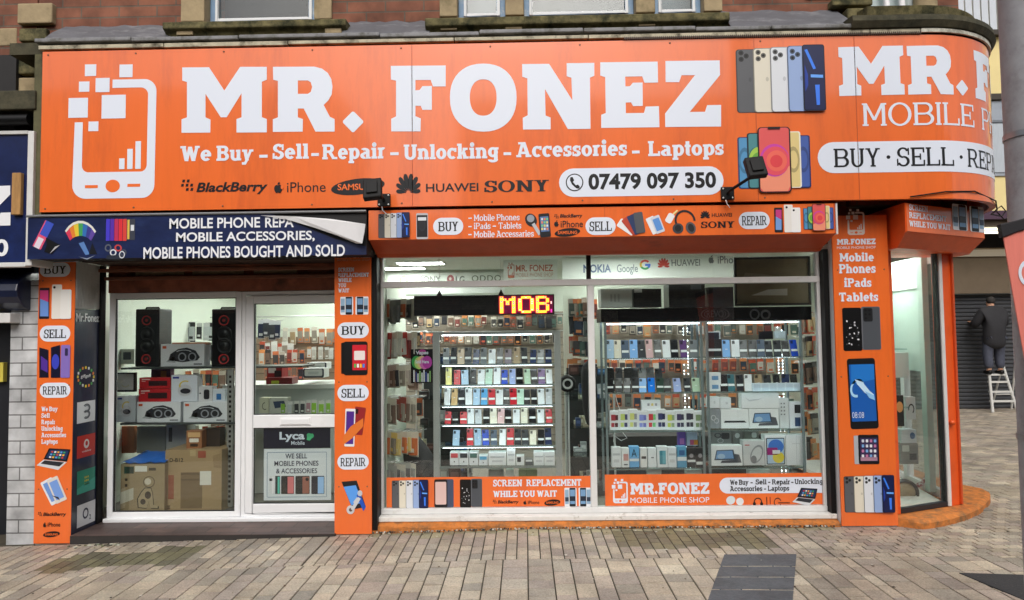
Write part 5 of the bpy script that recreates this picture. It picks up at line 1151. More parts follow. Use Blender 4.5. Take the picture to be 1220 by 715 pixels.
# ================================================================== lamp post and flag at the right edge
LY = -2.75; lr_ = .13
pa = Q(1203, 300, LY); lx = pa.x+lr_*1.18
lpo = thing('lamp_post', 'thick grey steel lamp post behind the salmon pink flag', 'lamp post', (lx, LY, 0))
m = MB(); m.tube([(lx, LY, -.02), (lx, LY, 3.2), (lx, LY, 6.5)], [lr_, lr_, lr_*.96], M((156, 156, 160), .55, .1, 14, .1, dirt=(128, 124, 126), dscale=6), 28); m.build('pole', lpo)
m = MB(); z = Q(1220, 14, LY).z; m.tube([(lx-.03, LY-lr_-.004, z-.03), (lx-.03, LY-lr_-.05, z-.03), (lx-.03, LY-lr_-.05, z+.03), (lx-.03, LY-lr_-.004, z+.03)], .018, M((70, 70, 74), .5), 8); m.build('bracket', lpo)
for z in (1.2, 2.75): m = MB(); m.tube([(lx, LY, z), (lx, LY, z+.03)], lr_+.006, M((150, 150, 152), .35, metal=.8), 24); m.build('strap', lpo)
fl = thing('flag', 'salmon pink pointed flag hanging in front of the lamp post', 'flag', (lx+.1, LY-.2, 1.2))
FY = LY-.19
pts = [Q(u, v, FY) for u, v in ((1195.5, 281), (1209, 277), (1260, 262), (1260, 560), (1236, 500), (1221, 428), (1207, 350))]
m = MB(); N = len(pts); 
FLG = M((226, 126, 112), .7, .06, 5, .1, stretch=(8, 8, 1))
m.prism(pts, (0, .006, 0), FLG); m.build('cloth', fl)
q = [Q(u, v, FY-.01) for u, v in ((1192, 267), (1213, 262), (1260, 250), (1260, 263), (1213, 276), (1195, 283))]; m = MB(); m.prism(q, (0, .03, 0), M((30, 28, 32), .6)); m.build('black_pocket', fl, .004)
P = Plane((0, FY-.001, 2)); A = Art(P); A.ell(1213, 309, 1240, 342, W_, 1, inner=.72); A.rr(1222, 322, 1236, 326, 0, W_, 1); A.build('lettering', fl)

# ================================================================== street behind the corner
BYY = 8.6
yb = thing('yellow_building', 'cream and grey clad building behind the corner of the shop', 'building', (10.5, 9, 0))
YEL = M((226, 208, 148), .7, .06, 2); CLAD = M((196, 202, 210), .5, .05, 3)
bz = lambda v, Y=BYY-1.2: Q(1185, v, Y).z
UYY = BYY-1.2
m = MB(); m.box(6.2, 22, UYY, 14, bz(255), bz(-260), YEL); m.build('wall', yb)
m = MB()
for i in range(100): 
    x = 6.25+i*.16; m.box(x, x+.13, UYY-.05, UYY, bz(38), bz(-40), CLAD)
m.build('cladding', yb)
m = MB(); m.box(6.2, 22, UYY-.12, UYY, bz(44), bz(38), M((60, 54, 48), .7)); m.box(6.2, 22, UYY-.08, UYY, bz(120), bz(113), M((60, 54, 48), .7)); m.box(6.2, 22, UYY-.1, UYY, bz(262), bz(252), M((70, 46, 66), .6)); m.build('string_course', yb)
for k in range(5):
    x0 = 7.2+k*2.75; wn = MB(); wn.box(x0, x0+2.55, UYY-.03, UYY+.02, bz(210), bz(121), M((150, 158, 168), .3, .1)); wo = wn.build('window', yb)
    g_ = MB(); [g_.box(x0+.08+j*.82, x0+.82+j*.82, UYY-.045, UYY-.03, bz(206), bz(148), M((176, 184, 192), .2, .08, 5, stretch=(6, 1, 1))) for j in range(3)]; g_.build('pane', wo)
    g_ = MB(); g_.box(x0, x0+2.55, UYY-.06, UYY-.03, bz(147), bz(144), M((110, 116, 124), .4)); g_.build('rail', wo)
m = MB(); m.box(6.2, 22, UYY+.01, 14, bz(268), bz(256), M((90, 78, 66), .7)); m.build('soffit', yb)
m = MB(); m.box(6.2, 22, BYY-.25, BYY, Q(1185, 350, BYY).z, Q(1185, 297, BYY).z, M((106, 92, 74), .7, .15, 2)); m.box(6.2, 22, BYY-.3, BYY-.25, Q(1185, 307, BYY).z, Q(1185, 299, BYY).z, M((190, 182, 168), .6)); m.build('shutter_fascia', yb)
m = MB(); zt_ = Q(1185, 350, BYY).z; zc = .03; n_ = int((zt_-zc)/.085)
pf = []
for i in range(n_+1): z = zc+i*.085; pf += [(BYY-.06, z), (BYY-.085, z+.03), (BYY-.085, z+.06)]
m.prism([(6.2, y, z) for y, z in pf+[(BYY+.1, zt_), (BYY+.1, zc)]], (15.8, 0, 0), M((60, 62, 66), .5, .1, 2)); m.build('roller_shutter', yb)
for k, (xx, zz) in enumerate(((8.4, 278), (8.0, 288))):
    p = Q(1165, zz, UYY+.7); m = MB(); m.box(p.x-.9, p.x+1.2, UYY+.3+k*.5, UYY+.42+k*.5, bz(268)-.05, bz(268)-.012, M((255, 244, 214), .5, emit=2.2)); tag(m.build('strip_light'), 'lit strip lamp under the soffit, %s the closed shutter' % ('farther from' if k == 0 else 'nearer to'), 'strip light', 'strip lights under the soffit')
# stepladder
ld = thing('stepladder', 'white stepladder standing before the grey roller shutter', 'stepladder', (10, 8, .03))
LYY = 8.0; a, b, c_, d_ = [Q(u, v, LYY) for u, v in ((1178, 491), (1207.5, 490.5), (1197, 430), (1181, 430))]
dz = .03-a.z
LM = M((196, 196, 192), .5, .08)
for p, q in ((a, d_), (b, c_)):
    m = MB(); m.tube([(p.x, LYY-.12, .03), (q.x, LYY+.1, q.z)], .028, LM, 8); m.build('rail', ld)
for v in (478, 467, 455.5, 447):
    t_ = (491-v)/61; p = a.lerp(d_, t_); q = b.lerp(c_, t_); m = MB(); m.box(p.x, q.x, LYY-.14+.22*t_, LYY-.04+.22*t_, p.z-.015, p.z+.02, LM); m.build('tread', ld)
m = MB()
far = [Q(u, v, LYY+.45) for u, v in ((1181, 489), (1205, 489), (1196, 432), (1182, 432))]
for p, q in ((far[0], far[3]), (far[1], far[2])): m.tube([(p.x, LYY+.45, .03), (q.x, LYY+.12, q.z)], .02, LM, 8)
m.tube([(far[0].x+.02, LYY+.35, .35), (far[1].x-.02, LYY+.35, .35)], .014, LM, 6); m.build('rear_frame', ld)

# ================================================================== the man on the ladder
def skin(name, pts, edges, rad, root, m, parent, sub=2, off=(0, 0, 0)):
    me = bpy.data.meshes.new(name); me.from_pydata([Vector(p)-Vector(off) for p in pts], edges, []); o = bpy.data.objects.new(name, me); COL.objects.link(o); o.parent = parent
    md = o.modifiers.new('skin', 'SKIN'); md.use_smooth_shade = True
    if not me.skin_vertices: 
        try: me.attributes.new('skin', 'FLOAT', 'POINT')
        except Exception: pass
    sv = me.skin_vertices[0].data if me.skin_vertices else None
    for i, r in enumerate(rad):
        sv[i].radius = r if isinstance(r, tuple) else (r, r); sv[i].use_root = (i == root)
    s_ = o.modifiers.new('smooth', 'SUBSURF'); s_.levels = sub; s_.render_levels = sub
    me.materials.append(m); return o
PYY = 8.02; fz = Q(1190, 446, PYY).z; px = Q(1184, 400, PYY).x
pe = thing('person', 'person in a dark jacket standing on a stepladder facing the shutter', 'person', (px, PYY, fz))
SK = M((196, 150, 124), .6)
def S_(dx, dy, z): return (dx, dy, z)
H_ = 1.60
body = [S_(0, 0, .80), S_(0, -.02, 1.02), S_(0, .0, 1.24), S_(0, .05, 1.36), S_(0, .07, 1.46), S_(0, .08, 1.57),
        S_(-.19, .02, 1.26), S_(-.28, .12, 1.05), S_(-.2, .34, 1.06), S_(-.18, .42, 1.08),
        S_(.19, .02, 1.26), S_(.28, .12, 1.05), S_(.2, .34, 1.06), S_(.18, .42, 1.08),
        S_(-.1, .0, .76), S_(-.12, .03, .42), S_(-.12, .0, .08), S_(-.12, .12, .03),
        S_(.1, .0, .76), S_(.12, .05, .42), S_(.12, .02, .08), S_(.12, .14, .03)]
ed = [(0, 1), (1, 2), (2, 3), (3, 4), (4, 5), (2, 6), (6, 7), (7, 8), (8, 9), (2, 10), (10, 11), (11, 12), (12, 13), (0, 14), (14, 15), (15, 16), (16, 17), (0, 18), (18, 19), (19, 20), (20, 21)]
for s_, w_ in ((-1, 9), (1, 13)):           # five fingers on each hand
    for k in range(5):
        i = len(body); bx_, by_, bz_ = body[w_]
        if k < 4: body += [S_(bx_+s_*(-.03+k*.02), by_+.05, bz_+.02), S_(bx_+s_*(-.03+k*.02), by_+.09-.008*abs(k-1), bz_+.015)]
        else: body += [S_(bx_-s_*.05, by_+.01, bz_), S_(bx_-s_*.06, by_+.05, bz_+.01)]
        ed += [(w_, i), (i, i+1)]
rad = [(.13, .1), (.12, .08), (.12, .08), .055, (.075, .09), (.06, .075), .05, .04, .034, (.035, .02), .05, .04, .034, (.035, .02), .085, .06, .045, .035, .085, .06, .045, .035]
rad += [.01]*(len(body)-22)
skin('body', body, ed, rad, 0, SK, pe)
JK = M((34, 34, 38), .8, .25, 5, .3)
jp = [S_(0, 0, .50), S_(0, -.03, .95), S_(0, -.01, 1.24), S_(0, .04, 1.39), S_(-.2, .02, 1.27), S_(-.31, .1, 1.03), S_(-.24, .3, 1.04), S_(.2, .02, 1.27), S_(.31, .1, 1.03), S_(.24, .3, 1.04)]
skin('jacket', jp, [(0, 1), (1, 2), (2, 3), (2, 4), (4, 5), (5, 6), (2, 7), (7, 8), (8, 9)], [(.24, .17), (.23, .16), (.21, .14), (.1, .09), .115, .095, .065, .115, .095, .065], 0, JK, pe)
JN = M((66, 70, 84), .85, .25, 9, .3)
tp = [S_(0, 0, .76), S_(-.1, .0, .70), S_(-.13, .03, .42), S_(-.12, .0, .10), S_(.1, .0, .70), S_(.13, .05, .42), S_(.12, .02, .10)]
skin('trousers', tp, [(0, 1), (1, 2), (2, 3), (0, 4), (4, 5), (5, 6)], [(.14, .11), .12, .1, .085, .125, .1, .085], 0, JN, pe)
for s_ in (-1, 1):
    skin('shoe', [S_(.12*s_, -.06, .05), S_(.12*s_, .06, .045), S_(.12*s_, .17, .04)], [(0, 1), (1, 2)], [(.05, .05), (.05, .05), (.045, .035)], 0, BLK, pe)
skin('hair', [S_(0, .02, 1.44), S_(0, .045, 1.53), S_(0, .075, 1.60)], [(0, 1), (1, 2)], [(.08, .07), (.09, .09), (.07, .075)], 0, M((40, 36, 34), .8, .2, 20), pe)

# ================================================================== houses across the street (seen only as reflections)
ob = thing('terrace_across_street', 'long row of brick shops facing the phone shop from across the street', 'building', (0, -19, 0))
m = MB(); m.box(-26, -6.6, -24, -18, -.2, 10.5, brick_mat((126, 84, 70), (104, 66, 56), (120, 110, 100), .3, .09)); m.box(-6.55, -2.3, -24, -18, -.2, 5.2, brick_mat((126, 84, 70), (104, 66, 56), (120, 110, 100), .3, .09)); m.box(-2.25, 26, -24, -18.4, -.2, 10, brick_mat((150, 140, 120), (130, 118, 100), (120, 110, 100), .3, .09)); m.build('wall', ob)
for i in range(12):
    x = -24+i*4; m = MB()
    m.box(x, x+1.4, -18.0+(.0 if x < 0 else -.4), -17.97+(.0 if x < 0 else -.4), 4, 5.8, M((70, 78, 88), .2)); m.box(x-.6, x+2.6, -18+(.0 if x < 0 else -.4), -17.96+(.0 if x < 0 else -.4), .5, 2.6, M((40, 44, 50), .2)); m.build('window', ob)
# ================================================================== inside the shop
CZ, BKY = 2.72, 3.9
m = MB(); m.box(-4.3, 4.42, .35, BKY+.1, -.05, .045, M((120, 116, 108), .5, .12, 2)); struct(m.build('floor'))
m = MB(); m.box(-4.35, 3.26, .12, BKY+.1, CZ, CZ+.08, M((226, 230, 222), .8, .03)); m.box(3.26, 4.4, .36, BKY+.1, CZ-.1, CZ+.08, M((226, 230, 222), .8, .03)); struct(m.build('ceiling'))
WALLM = M((222, 230, 216), .7, .03, 2)
m = MB(); m.box(-4.35, 4.45, BKY, BKY+.1, 0, CZ+.05, WALLM); struct(m.build('back_wall'))
m = MB(); m.box(-4.40, -4.30, .36, BKY, 0, CZ+.05, WALLM); struct(m.build('side_wall'))
m = MB(); m.box(-1.71, -1.38, .05, .5, .0, CZ, WALLM); struct(m.build('pier_wall'))
def pbox(mb, u0, v0, u1, v1, Y, d, m):
    um, vm = (u0+u1)/2, (v0+v1)/2
    x0, x1, z0, z1 = Q(u0, vm, Y).x, Q(u1, vm, Y).x, Q(um, v1, Y).z, Q(um, v0, Y).z
    mb.box(x0, x1, Y, Y+d, z0, z1, m); return x0, x1, z0, z1
LAMP = M((250, 252, 246), .5, emit=48.0)
spots = []
a, b = Q(501, 312, 2.75), Q(480, 320, 3.4)
n_l = 0
for (x, y) in ((Q(501, 312, 2.75).x, 2.75), (Q(480, 320, 3.4).x, 3.4), (1.2, 1.6), (1.2, 3.0), (-3.0, 1.5), (-3.0, 2.9), (-.6, 1.4), (2.6, .9), (3.75, 1.2)):  # first two panels are seen; the others are added to light the room
    zc = CZ if x < 3.2 else CZ-.1
    t = thing('ceiling_light', '', 'ceiling light', (x, y, zc-.02), 'ceiling light panels in the shop')
    t['label'] = 'lit ceiling light panel seen above the white transom, nearer the window' if n_l == 0 else 'lit ceiling light panel seen above the white transom, farther back' if n_l == 1 else 'lit ceiling light panel hidden behind the signs over the shop floor'
    m = MB(); m.box(x-.3, x+.3, y-.15, y+.15, zc-.012, zc, LAMP); m.build('diffuser', t)
    m = MB(); frame_ = [(x-.32, x+.32, y-.17, y-.15), (x-.32, x+.32, y+.15, y+.17), (x-.32, x-.3, y-.15, y+.15), (x+.3, x+.32, y-.15, y+.15)]
    for f in frame_: m.box(f[0], f[1], f[2], f[3], zc-.016, zc, WHT)
    m.build('frame', t); n_l += 1
# brand boards high on the walls
def board(name, label, u0, v0, u1, v1, Y, draw, m=None, group=None):
    b_ = MB(); x0, x1, z0, z1 = pbox(b_, u0, v0, u1, v1, Y, .02, m or M((230, 236, 230), .5, .02))
    t = thing(name, label, 'wall sign', ((x0+x1)/2, Y, z0), group); b_.build('panel', t)
    A = Art(Plane((0, Y-.001, 2))); draw(A); A.build('lettering', t); return t
def dr1(A):
    A.text('NOKIA', 695, 315, 728, 325, pr(60, 86, 130), 1, bold=.03); A.text('Google', 735, 315, 760, 327.5, pr(120, 130, 140), 1)
    A.ell(762, 309.5, 775, 321.5, pr(70, 120, 220), 1, inner=.6, a=(-45, 10)); A.ell(762, 309.5, 775, 321.5, pr(70, 160, 90), 1, inner=.6, a=(210, 315)); A.ell(762, 309.5, 775, 321.5, pr(230, 190, 60), 1, inner=.6, a=(150, 210)); A.ell(762, 309.5, 775, 321.5, pr(210, 70, 60), 1, inner=.6, a=(40, 150)); A.rr(768.5, 314.5, 775, 317, 0, pr(70, 120, 220), 2)
    lg_petals(A.sub(783, 308, 798, 320), pr(200, 70, 60)); A.text('HUAWEI', 800, 309, 834, 317, pr(110, 116, 120), 1, bold=.01)
    g_ = pr(86, 90, 94); lg_fruit(A.sub(844, 304, 851, 314), g_, pr(230, 236, 230)); A.text('iPhone', 855, 305, 884, 314, g_, 1)
board('brand_board', 'long pale board with maker names behind the upper right window', 670, 300, 892, 338, 2.3, dr1, group='pale maker name boards inside the shop')
def dr2(A):
    g_ = pr(120, 126, 118); A.text('SONY', 500, 329, 525, 337, g_, 1); A.ell(532.5, 327.5, 541, 338, pr(170, 90, 96), 1); A.ell(535, 330.5, 538, 334, pr(224, 214, 206), 2); A.text('LG', 543, 329, 553.5, 338, pr(110, 114, 110), 1)
    A.text('oppo', 562, 328, 597, 338.5, pr(110, 120, 104), 1, bold=-.01); A.ell(476, 328.5, 486, 338.5, pr(130, 180, 110), 1); A.rr(478, 330, 484, 337, .2, pr(220, 234, 214), 2)
    A.text('REALME', 640, 344, 690, 346, g_, 1) if False else None
board('brand_board', 'pale board with maker names behind the upper left window', 462, 325, 601, 350, BKY-.04, dr2, group='pale maker name boards inside the shop')
def dr3(A):
    r_ = pr(186, 112, 92); logo_phone(A.sub(604.5, 313, 613, 331.5), r_); A.text('MR. FONEZ', 614.5, 315.5, 659, 323.5, r_, 1, bold=.02); A.text('MOBILE PHONE SHOP', 614.5, 325, 659, 330, pr(196, 160, 140), 1, bold=.0)
    A.text('We Buy Sell Repair Unlocking Accessories', 606, 332.5, 658, 334.5, pr(200, 170, 150), 1)
board('wall_sign', 'white board with the shop name in faded red behind the transom', 600, 308, 664, 338, 2.6, dr3)
# ---- LED message display
ld_ = thing('message_display', 'black scrolling LED display hanging in the window with yellow letters', 'LED display', (.15, .22, 2.0))
m = MB(); x0, x1, z0, z1 = pbox(m, 493, 351.5, 660.5, 375.5, .22, .07, M((26, 24, 28), .3)); m.build('case', ld_, .004)
m = MB(); xl = Q(594, 364, .22).x; m.box(xl, x1-.012, .2185, .22, z0+.012, z1-.012, M((110, 16, 60), .3, emit=.55)); m.build('lit_field', ld_)
GL_ = {'M': '1000111011101011010110001100011000110001', 'O': '0111010001100011000110001100011000101110', 'B': '1111010001100011111010001100011000111110', '.': '0000000000000000000000000000000110001100', '|': '1000010000100001000010000100001000010000'}
m = MB(); LY_ = M((255, 206, 64), .3, emit=2.0); LR_ = M((235, 40, 60), .3, emit=1.1); LM_ = M((250, 60, 170), .3, emit=1.6); LW_ = M((255, 190, 190), .3, emit=1.8)
us = [(596, 614), (618, 636), (639, 654)]
for ch, (ua, ub_) in zip('MOB', us):
    xa, xb_ = Q(ua, 364, .22).x, Q(ub_, 364, .22).x; px_ = (xb_-xa)/5; pz = (z1-z0-.036)/8
    for r_i in range(8):
        for c_i in range(5):
            if GL_[ch][r_i*5+c_i] == '1':
                x, z = xa+px_*c_i, z1-.018-pz*(r_i+1)
                m.box(x-px_*.35, x+px_*1.25, .2179, .2184, z-pz*.3, z+pz*1.2, LR_)
                m.box(x-px_*.12, x+px_*1.0, .2170, .2178, z-pz*.05, z+pz*.95, LY_)
                if rnd.random() < .34: m.box(x+px_*.1, x+px_*.7, .2160, .2170, z+pz*.2, z+pz*.75, LW_ if ch == 'O' else LM_)
x = Q(656, 364, .22).x; m.box(x, x+.012, .217, .2185, z0+.02, z0+.05, LM_); m.box(x, x+.012, .217, .2185, z0+.1, z0+.125, LW_); m.build('letters', ld_)
m = MB()
for u in (523.5, 597): p = Q(u, 351, .25); m.add([(p.x-.028, .24, z1), (p.x+.028, .24, z1), (p.x, .24, z1+.055), (p.x-.028, .26, z1), (p.x+.028, .26, z1), (p.x, .26, z1+.055)], [(0, 1, 2), (3, 5, 4), (0, 2, 5, 3), (1, 4, 5, 2)], BLK); m.tube([(p.x, .25, z1+.05), (p.x, .25, CZ)], .003, ALU, 6)
m.build('hanger', ld_)

# ---- hanging packets: one of a kind, then copies
def packet(name, h=.17, w_=.088, d=.016, window=True):
    mb = MB(); c1, c2, c3 = M((216, 120, 70), .5), M((60, 60, 66), .35), M((190, 190, 190), .3, metal=.6)
    mb.box(-w_/2, w_/2, 0, .002, -.035, 0, c1); mb.box(-w_/2, w_/2, -.001, .001, -h, -.035, c1)
    mb.box(-w_*.42, w_*.42, -d, -.001, -h+.012, -.042, c2)
    mb.box(-w_*.25, w_*.25, -d-.001, -d, -h+.03, -h+.055, c1)
    mb.tube([(0, .12, .004), (0, -.01, .002), (0, -.02, .008)], .0025, c3, 5)
    o = mb.build(name, None, origin=(0, 0, 0)); return o
PK = packet('case_packet'); npk = [0]
KINDS = {'case packet': PK}
def hang(x, y, z, card, body, label, group, rot=0, sc=1.0, kind='case packet'):
    if kind not in KINDS:
        KINDS[kind] = packet(kind.replace(' ', '_'), *((.19, .07, .012) if kind == 'charger packet' else (.165, .09, .02))); o = KINDS[kind]  # kinds differ only in size; all are plain accessory packets
    elif kind == 'case packet' and npk[0] == 0: o = PK; npk[0] = 1
    else: o = KINDS[kind].copy(); COL.objects.link(o)
    o.location = (x, y, z); o.rotation_euler = (rnd.uniform(-.04, .04), rnd.uniform(-.04, .04), rot+rnd.uniform(-.12, .12)); o.scale = (sc, sc, sc)
    setmat(o, 0, card); setmat(o, 1, body); tag(o, label, kind, group)
CARDS = [M((206, 116, 72), .5), M((216, 140, 84), .5), M((222, 214, 200), .5), M((186, 176, 164), .5), M((60, 56, 56), .5), M((190, 84, 60), .5)]
BODS = [M(c, .35) for c in ((44, 44, 50), (70, 66, 66), (120, 96, 84), (150, 140, 128), (200, 196, 188), (90, 100, 96), (46, 58, 76), (120, 60, 56), (84, 110, 100), (176, 150, 116), (30, 30, 34), (214, 216, 214))]
ORG = CARDS[:2]+[CARDS[5]]
def row(u0, u1, v, Y, step, cards, bods, label, group, rot=0, sc=1.0, wob=1.5, kind='case packet'):
    u = u0
    while u < u1:
        p = Q(u+rnd.uniform(-1, 1), v+rnd.uniform(-wob, wob), Y); hang(p.x, p.y, p.z, rnd.choice(cards), rnd.choice(bods), label, group, rot, sc*rnd.uniform(.85, 1.12), kind); u += step*rnd.uniform(.85, 1.2)
GB_ = 'phone case packets hanging on the back wall'
row(462, 668, 376, BKY-.16, 8.0, CARDS, BODS, 'small phone case packet on the top rail behind the LED display', GB_)
row(462, 668, 396, BKY-.16, 8.0, ORG+CARDS[2:4], BODS, 'small phone case packet hanging behind the top of the central lit rack', GB_)
row(722, 956, 384, BKY-1.2, 10, CARDS, BODS, 'colourful phone case packet behind the top glass shelf of the twin cabinets', GB_)
row(722, 956, 428, BKY-1.2, 10, ORG+ORG+CARDS, BODS, 'orange topped phone case packet behind the second shelf of the twin cabinets', GB_)
row(726, 950, 470, BKY-1.2, 11, CARDS, BODS, 'dim phone case packet behind the third shelf of the twin cabinets', GB_)
BR = [M((226, 226, 222), .5), M((206, 150, 110), .5)]
row(340, 400, 391, 2.9, 8, ORG+ORG+CARDS[2:3], [BODS[4], BODS[3], BODS[9], BODS[11]], 'orange carded packet on the top rail seen through the door', 'packets hanging behind the door', sc=1.1, kind='charger packet')
row(312, 352, 408, 2.4, 7, ORG+CARDS[3:5]+BR, BODS, 'mixed packet on the second rail seen through the door', 'packets hanging behind the door', kind='charger packet')
row(313, 366, 418, 2.2, 7.5, ORG+CARDS[3:5], BODS[:8], 'dark packet with an orange card on the third rail seen through the door', 'packets hanging behind the door', kind='charger packet')
row(318, 364, 436, 1.9, 7.5, ORG, BODS[:3]+BODS[9:10], 'orange topped packet on the low rail seen through the door', 'packets hanging behind the door', kind='charger packet')
row(368, 400, 414, 2.9, 7, BR, [BODS[3], BODS[4], BODS[11], BODS[1]], 'pale boxed packet on the far shelf seen through the door', 'packets hanging behind the door', kind='charger packet', sc=.8)
row(311, 337, 381, 1.6, 6.5, [M((226, 228, 230), .5)], [M((50, 58, 84), .4), M((70, 74, 80), .4), M((40, 44, 58), .4)], 'navy and grey packet on the short upper rail behind the door glass', 'packets hanging behind the door', sc=1.15, kind='charger packet')
row(338, 398, 477, 1.0, 7, [M((222, 222, 216), .5)], [M((60, 62, 66), .4), M((170, 130, 140), .4), M((140, 190, 60), .4), M((200, 204, 204), .4)], 'small packet hanging on the counter front behind the door', 'packets hanging behind the door', sc=.8, kind='charger packet')
row(140, 286, 385, 2.4, 7.5, [M((220, 222, 222), .5), M((40, 40, 44), .5)], [M((200, 206, 208), .4), M((36, 36, 42), .4), M((60, 70, 84), .4), M((150, 156, 160), .4)], 'black and white packet hanging behind the two tower speakers', 'packets hanging behind the side window', sc=1.25, kind='charger packet')
row(140, 286, 412, 2.4, 8, CARDS, BODS, 'mixed packet on the lower rail behind the tower speakers', 'packets hanging behind the side window', sc=1.15, kind='charger packet')
row(140, 286, 441, 2.3, 8, CARDS, BODS, 'dim packet just below the upper shelf behind the speakers', 'packets hanging behind the side window', sc=1.1, kind='charger packet')
row(225, 286, 508, 1.6, 9, CARDS[2:], BODS, 'dim packet hanging behind the large brown carton', 'packets hanging behind the side window', sc=1.0, kind='charger packet')
GP = 'packets racked beside the black post in the display window'
for (v, c, b, lab, sc) in ((357, [M((150, 148, 144), .5), M((120, 118, 116), .5)], [M((130, 132, 134), .3), M((196, 104, 66), .4)], 'grey packet in the topmost rack of the display window', 1.35), (396, [M((176, 60, 54), .5)], [M((150, 50, 48), .4), M((120, 44, 44), .4)], 'deep red packet in the second rack of the display window', 1.45), (435, [M((196, 170, 160), .5)], [M((206, 190, 182), .4), M((130, 100, 86), .4)], 'pale pink packet in the third rack of the display window', 1.4), (474, [M((150, 64, 52), .5)], [M((210, 180, 140), .4), M((110, 40, 40), .4), M((60, 50, 52), .4)], 'red brown packet in the fourth rack of the display window', 1.45), (515, [M((232, 196, 110), .5)], [M((226, 200, 130), .4), M((206, 110, 60), .4)], 'yellow packet in the fifth rack of the display window', 1.35), (553, [M((190, 188, 182), .5)], [M((150, 150, 146), .4), M((90, 90, 92), .4)], 'grey packet in the lowest rack of the display window', 1.3)):
    row(461, 497, v, .55, 6.2, c+[CARDS[2]], b+[rnd.choice(BODS[3:5]), rnd.choice(BODS)], lab, GP, rot=-.75, sc=sc, kind='wallet case packet')
    row(468, 500, v+1, .95, 7, CARDS, BODS, lab.replace('packet in', 'packet deeper in'), GP, rot=-.3, sc=1.05, kind='wallet case packet')
GR = 'packets hanging between the central rack and the white mullion'
for v, lab in ((356, 'top'), (378, 'second'), (402, 'third'), (428, 'lowest')):
    row(682, 707, v, 1.6, 6.2, CARDS, BODS, 'phone case packet in the %s row between the central rack and white mullion' % lab, GR, rot=.15, sc=1.25)
for v, lab in ((372, 'top'), (401, 'second'), (432, 'third'), (463, 'fourth'), (492, 'fifth'), (522, 'lowest')):
    row(959, 975, v, .9, 6, ORG+CARDS[3:5], BODS[:4]+BODS[9:10], 'packet in the %s row beside the twin cabinets and the black post' % lab, 'packets between the twin cabinets and the black post', rot=.5, sc=1.25)
# rails the packets hang from
RL = M((196, 198, 196), .35, metal=.6)
def rail(label, u0, u1, v, Y, r_=.008):
    m = MB(); a, b = Q(u0, v, Y), Q(u1, v, Y); z = (a.z+b.z)/2; m.tube([(a.x, Y, z), (b.x, Y, z)], r_, RL, 6); tag(m.build('wall_rail'), label, 'rail')
rail('steel rail for packets behind the LED display', 458, 672, 375, BKY-.05); rail('steel rail for packets behind the top of the central rack', 458, 672, 395, BKY-.05)
rail('steel rail for packets along the back wall above the twin cabinets', 718, 958, 383, BKY-1.1); rail('steel rail for packets behind the second cabinet shelf', 718, 958, 427, BKY-1.1); rail('upper wire rail across the wall behind the door', 150, 398, 378, 3.0); rail('lower wire rail with packets behind the door', 310, 398, 393, 3.0)
sw_ = thing('slat_panel', 'grey slatted wall panel behind the twin glass cabinets', 'wall panel', (1.8, 2.85, .1))
m = MB(); m.box(.62, 3.2, 2.86, 2.9, .05, 1.98, M((150, 142, 132), .6, .12, 3)); m.build('panel', sw_)
m = MB()
for i in range(17): m.box(.62, 3.2, 2.852, 2.86, .15+i*.11, .16+i*.11, M((150, 140, 130), .5))
m.build('slat', sw_)
sw2 = thing('slat_panel', 'dark slatted wall panel across the back of the shop behind the central rack', 'wall panel', (-.4, BKY-.05, .1))
m = MB(); m.box(-2.2, 1.9, BKY-.04, BKY, .05, 2.08, M((150, 140, 126), .6, .12, 3)); m.build('panel', sw2)
m = MB()
for i in range(18): m.box(-2.2, 1.9, BKY-.046, BKY-.04, .15+i*.11, .16+i*.11, M((100, 92, 84), .5))
m.build('slat', sw2)
sp_ = thing('partition', 'white partition panel carrying the left packet racks', 'partition', (-1.36, .8, .05))
m = MB(); m.box(-1.40, -1.37, .5, 1.6, .05, 2.3, WALLM); m.build('panel', sp_)
sw3 = thing('slat_panel', 'beige slatted wall panel carrying packets behind the door and side window', 'wall panel', (-3.4, 3.05, .1))
a, b = Q(128, 400, 3.05), Q(404, 400, 3.05); zt_ = Q(300, 402, 3.05).z
m = MB(); m.box(a.x-.2, b.x+.2, 3.05, 3.09, .05, zt_, M((150, 128, 108), .6, .2, 3)); m.build('panel', sw3)
m = MB()
for i in range(16): m.box(a.x-.2, b.x+.2, 3.042, 3.05, .15+i*.1, .162+i*.1, M((104, 88, 76), .5))
m.build('slat', sw3)
wp_ = thing('partition', 'pale partition panel left of the white mullion with packet rows', 'partition', (.7, 1.75, .05))
m = MB(); a, b = Q(672, 450, 1.75), Q(722, 450, 1.75); m.box(a.x, b.x, 1.72, 1.75, .05, 2.2, WALLM); m.build('panel', wp_)
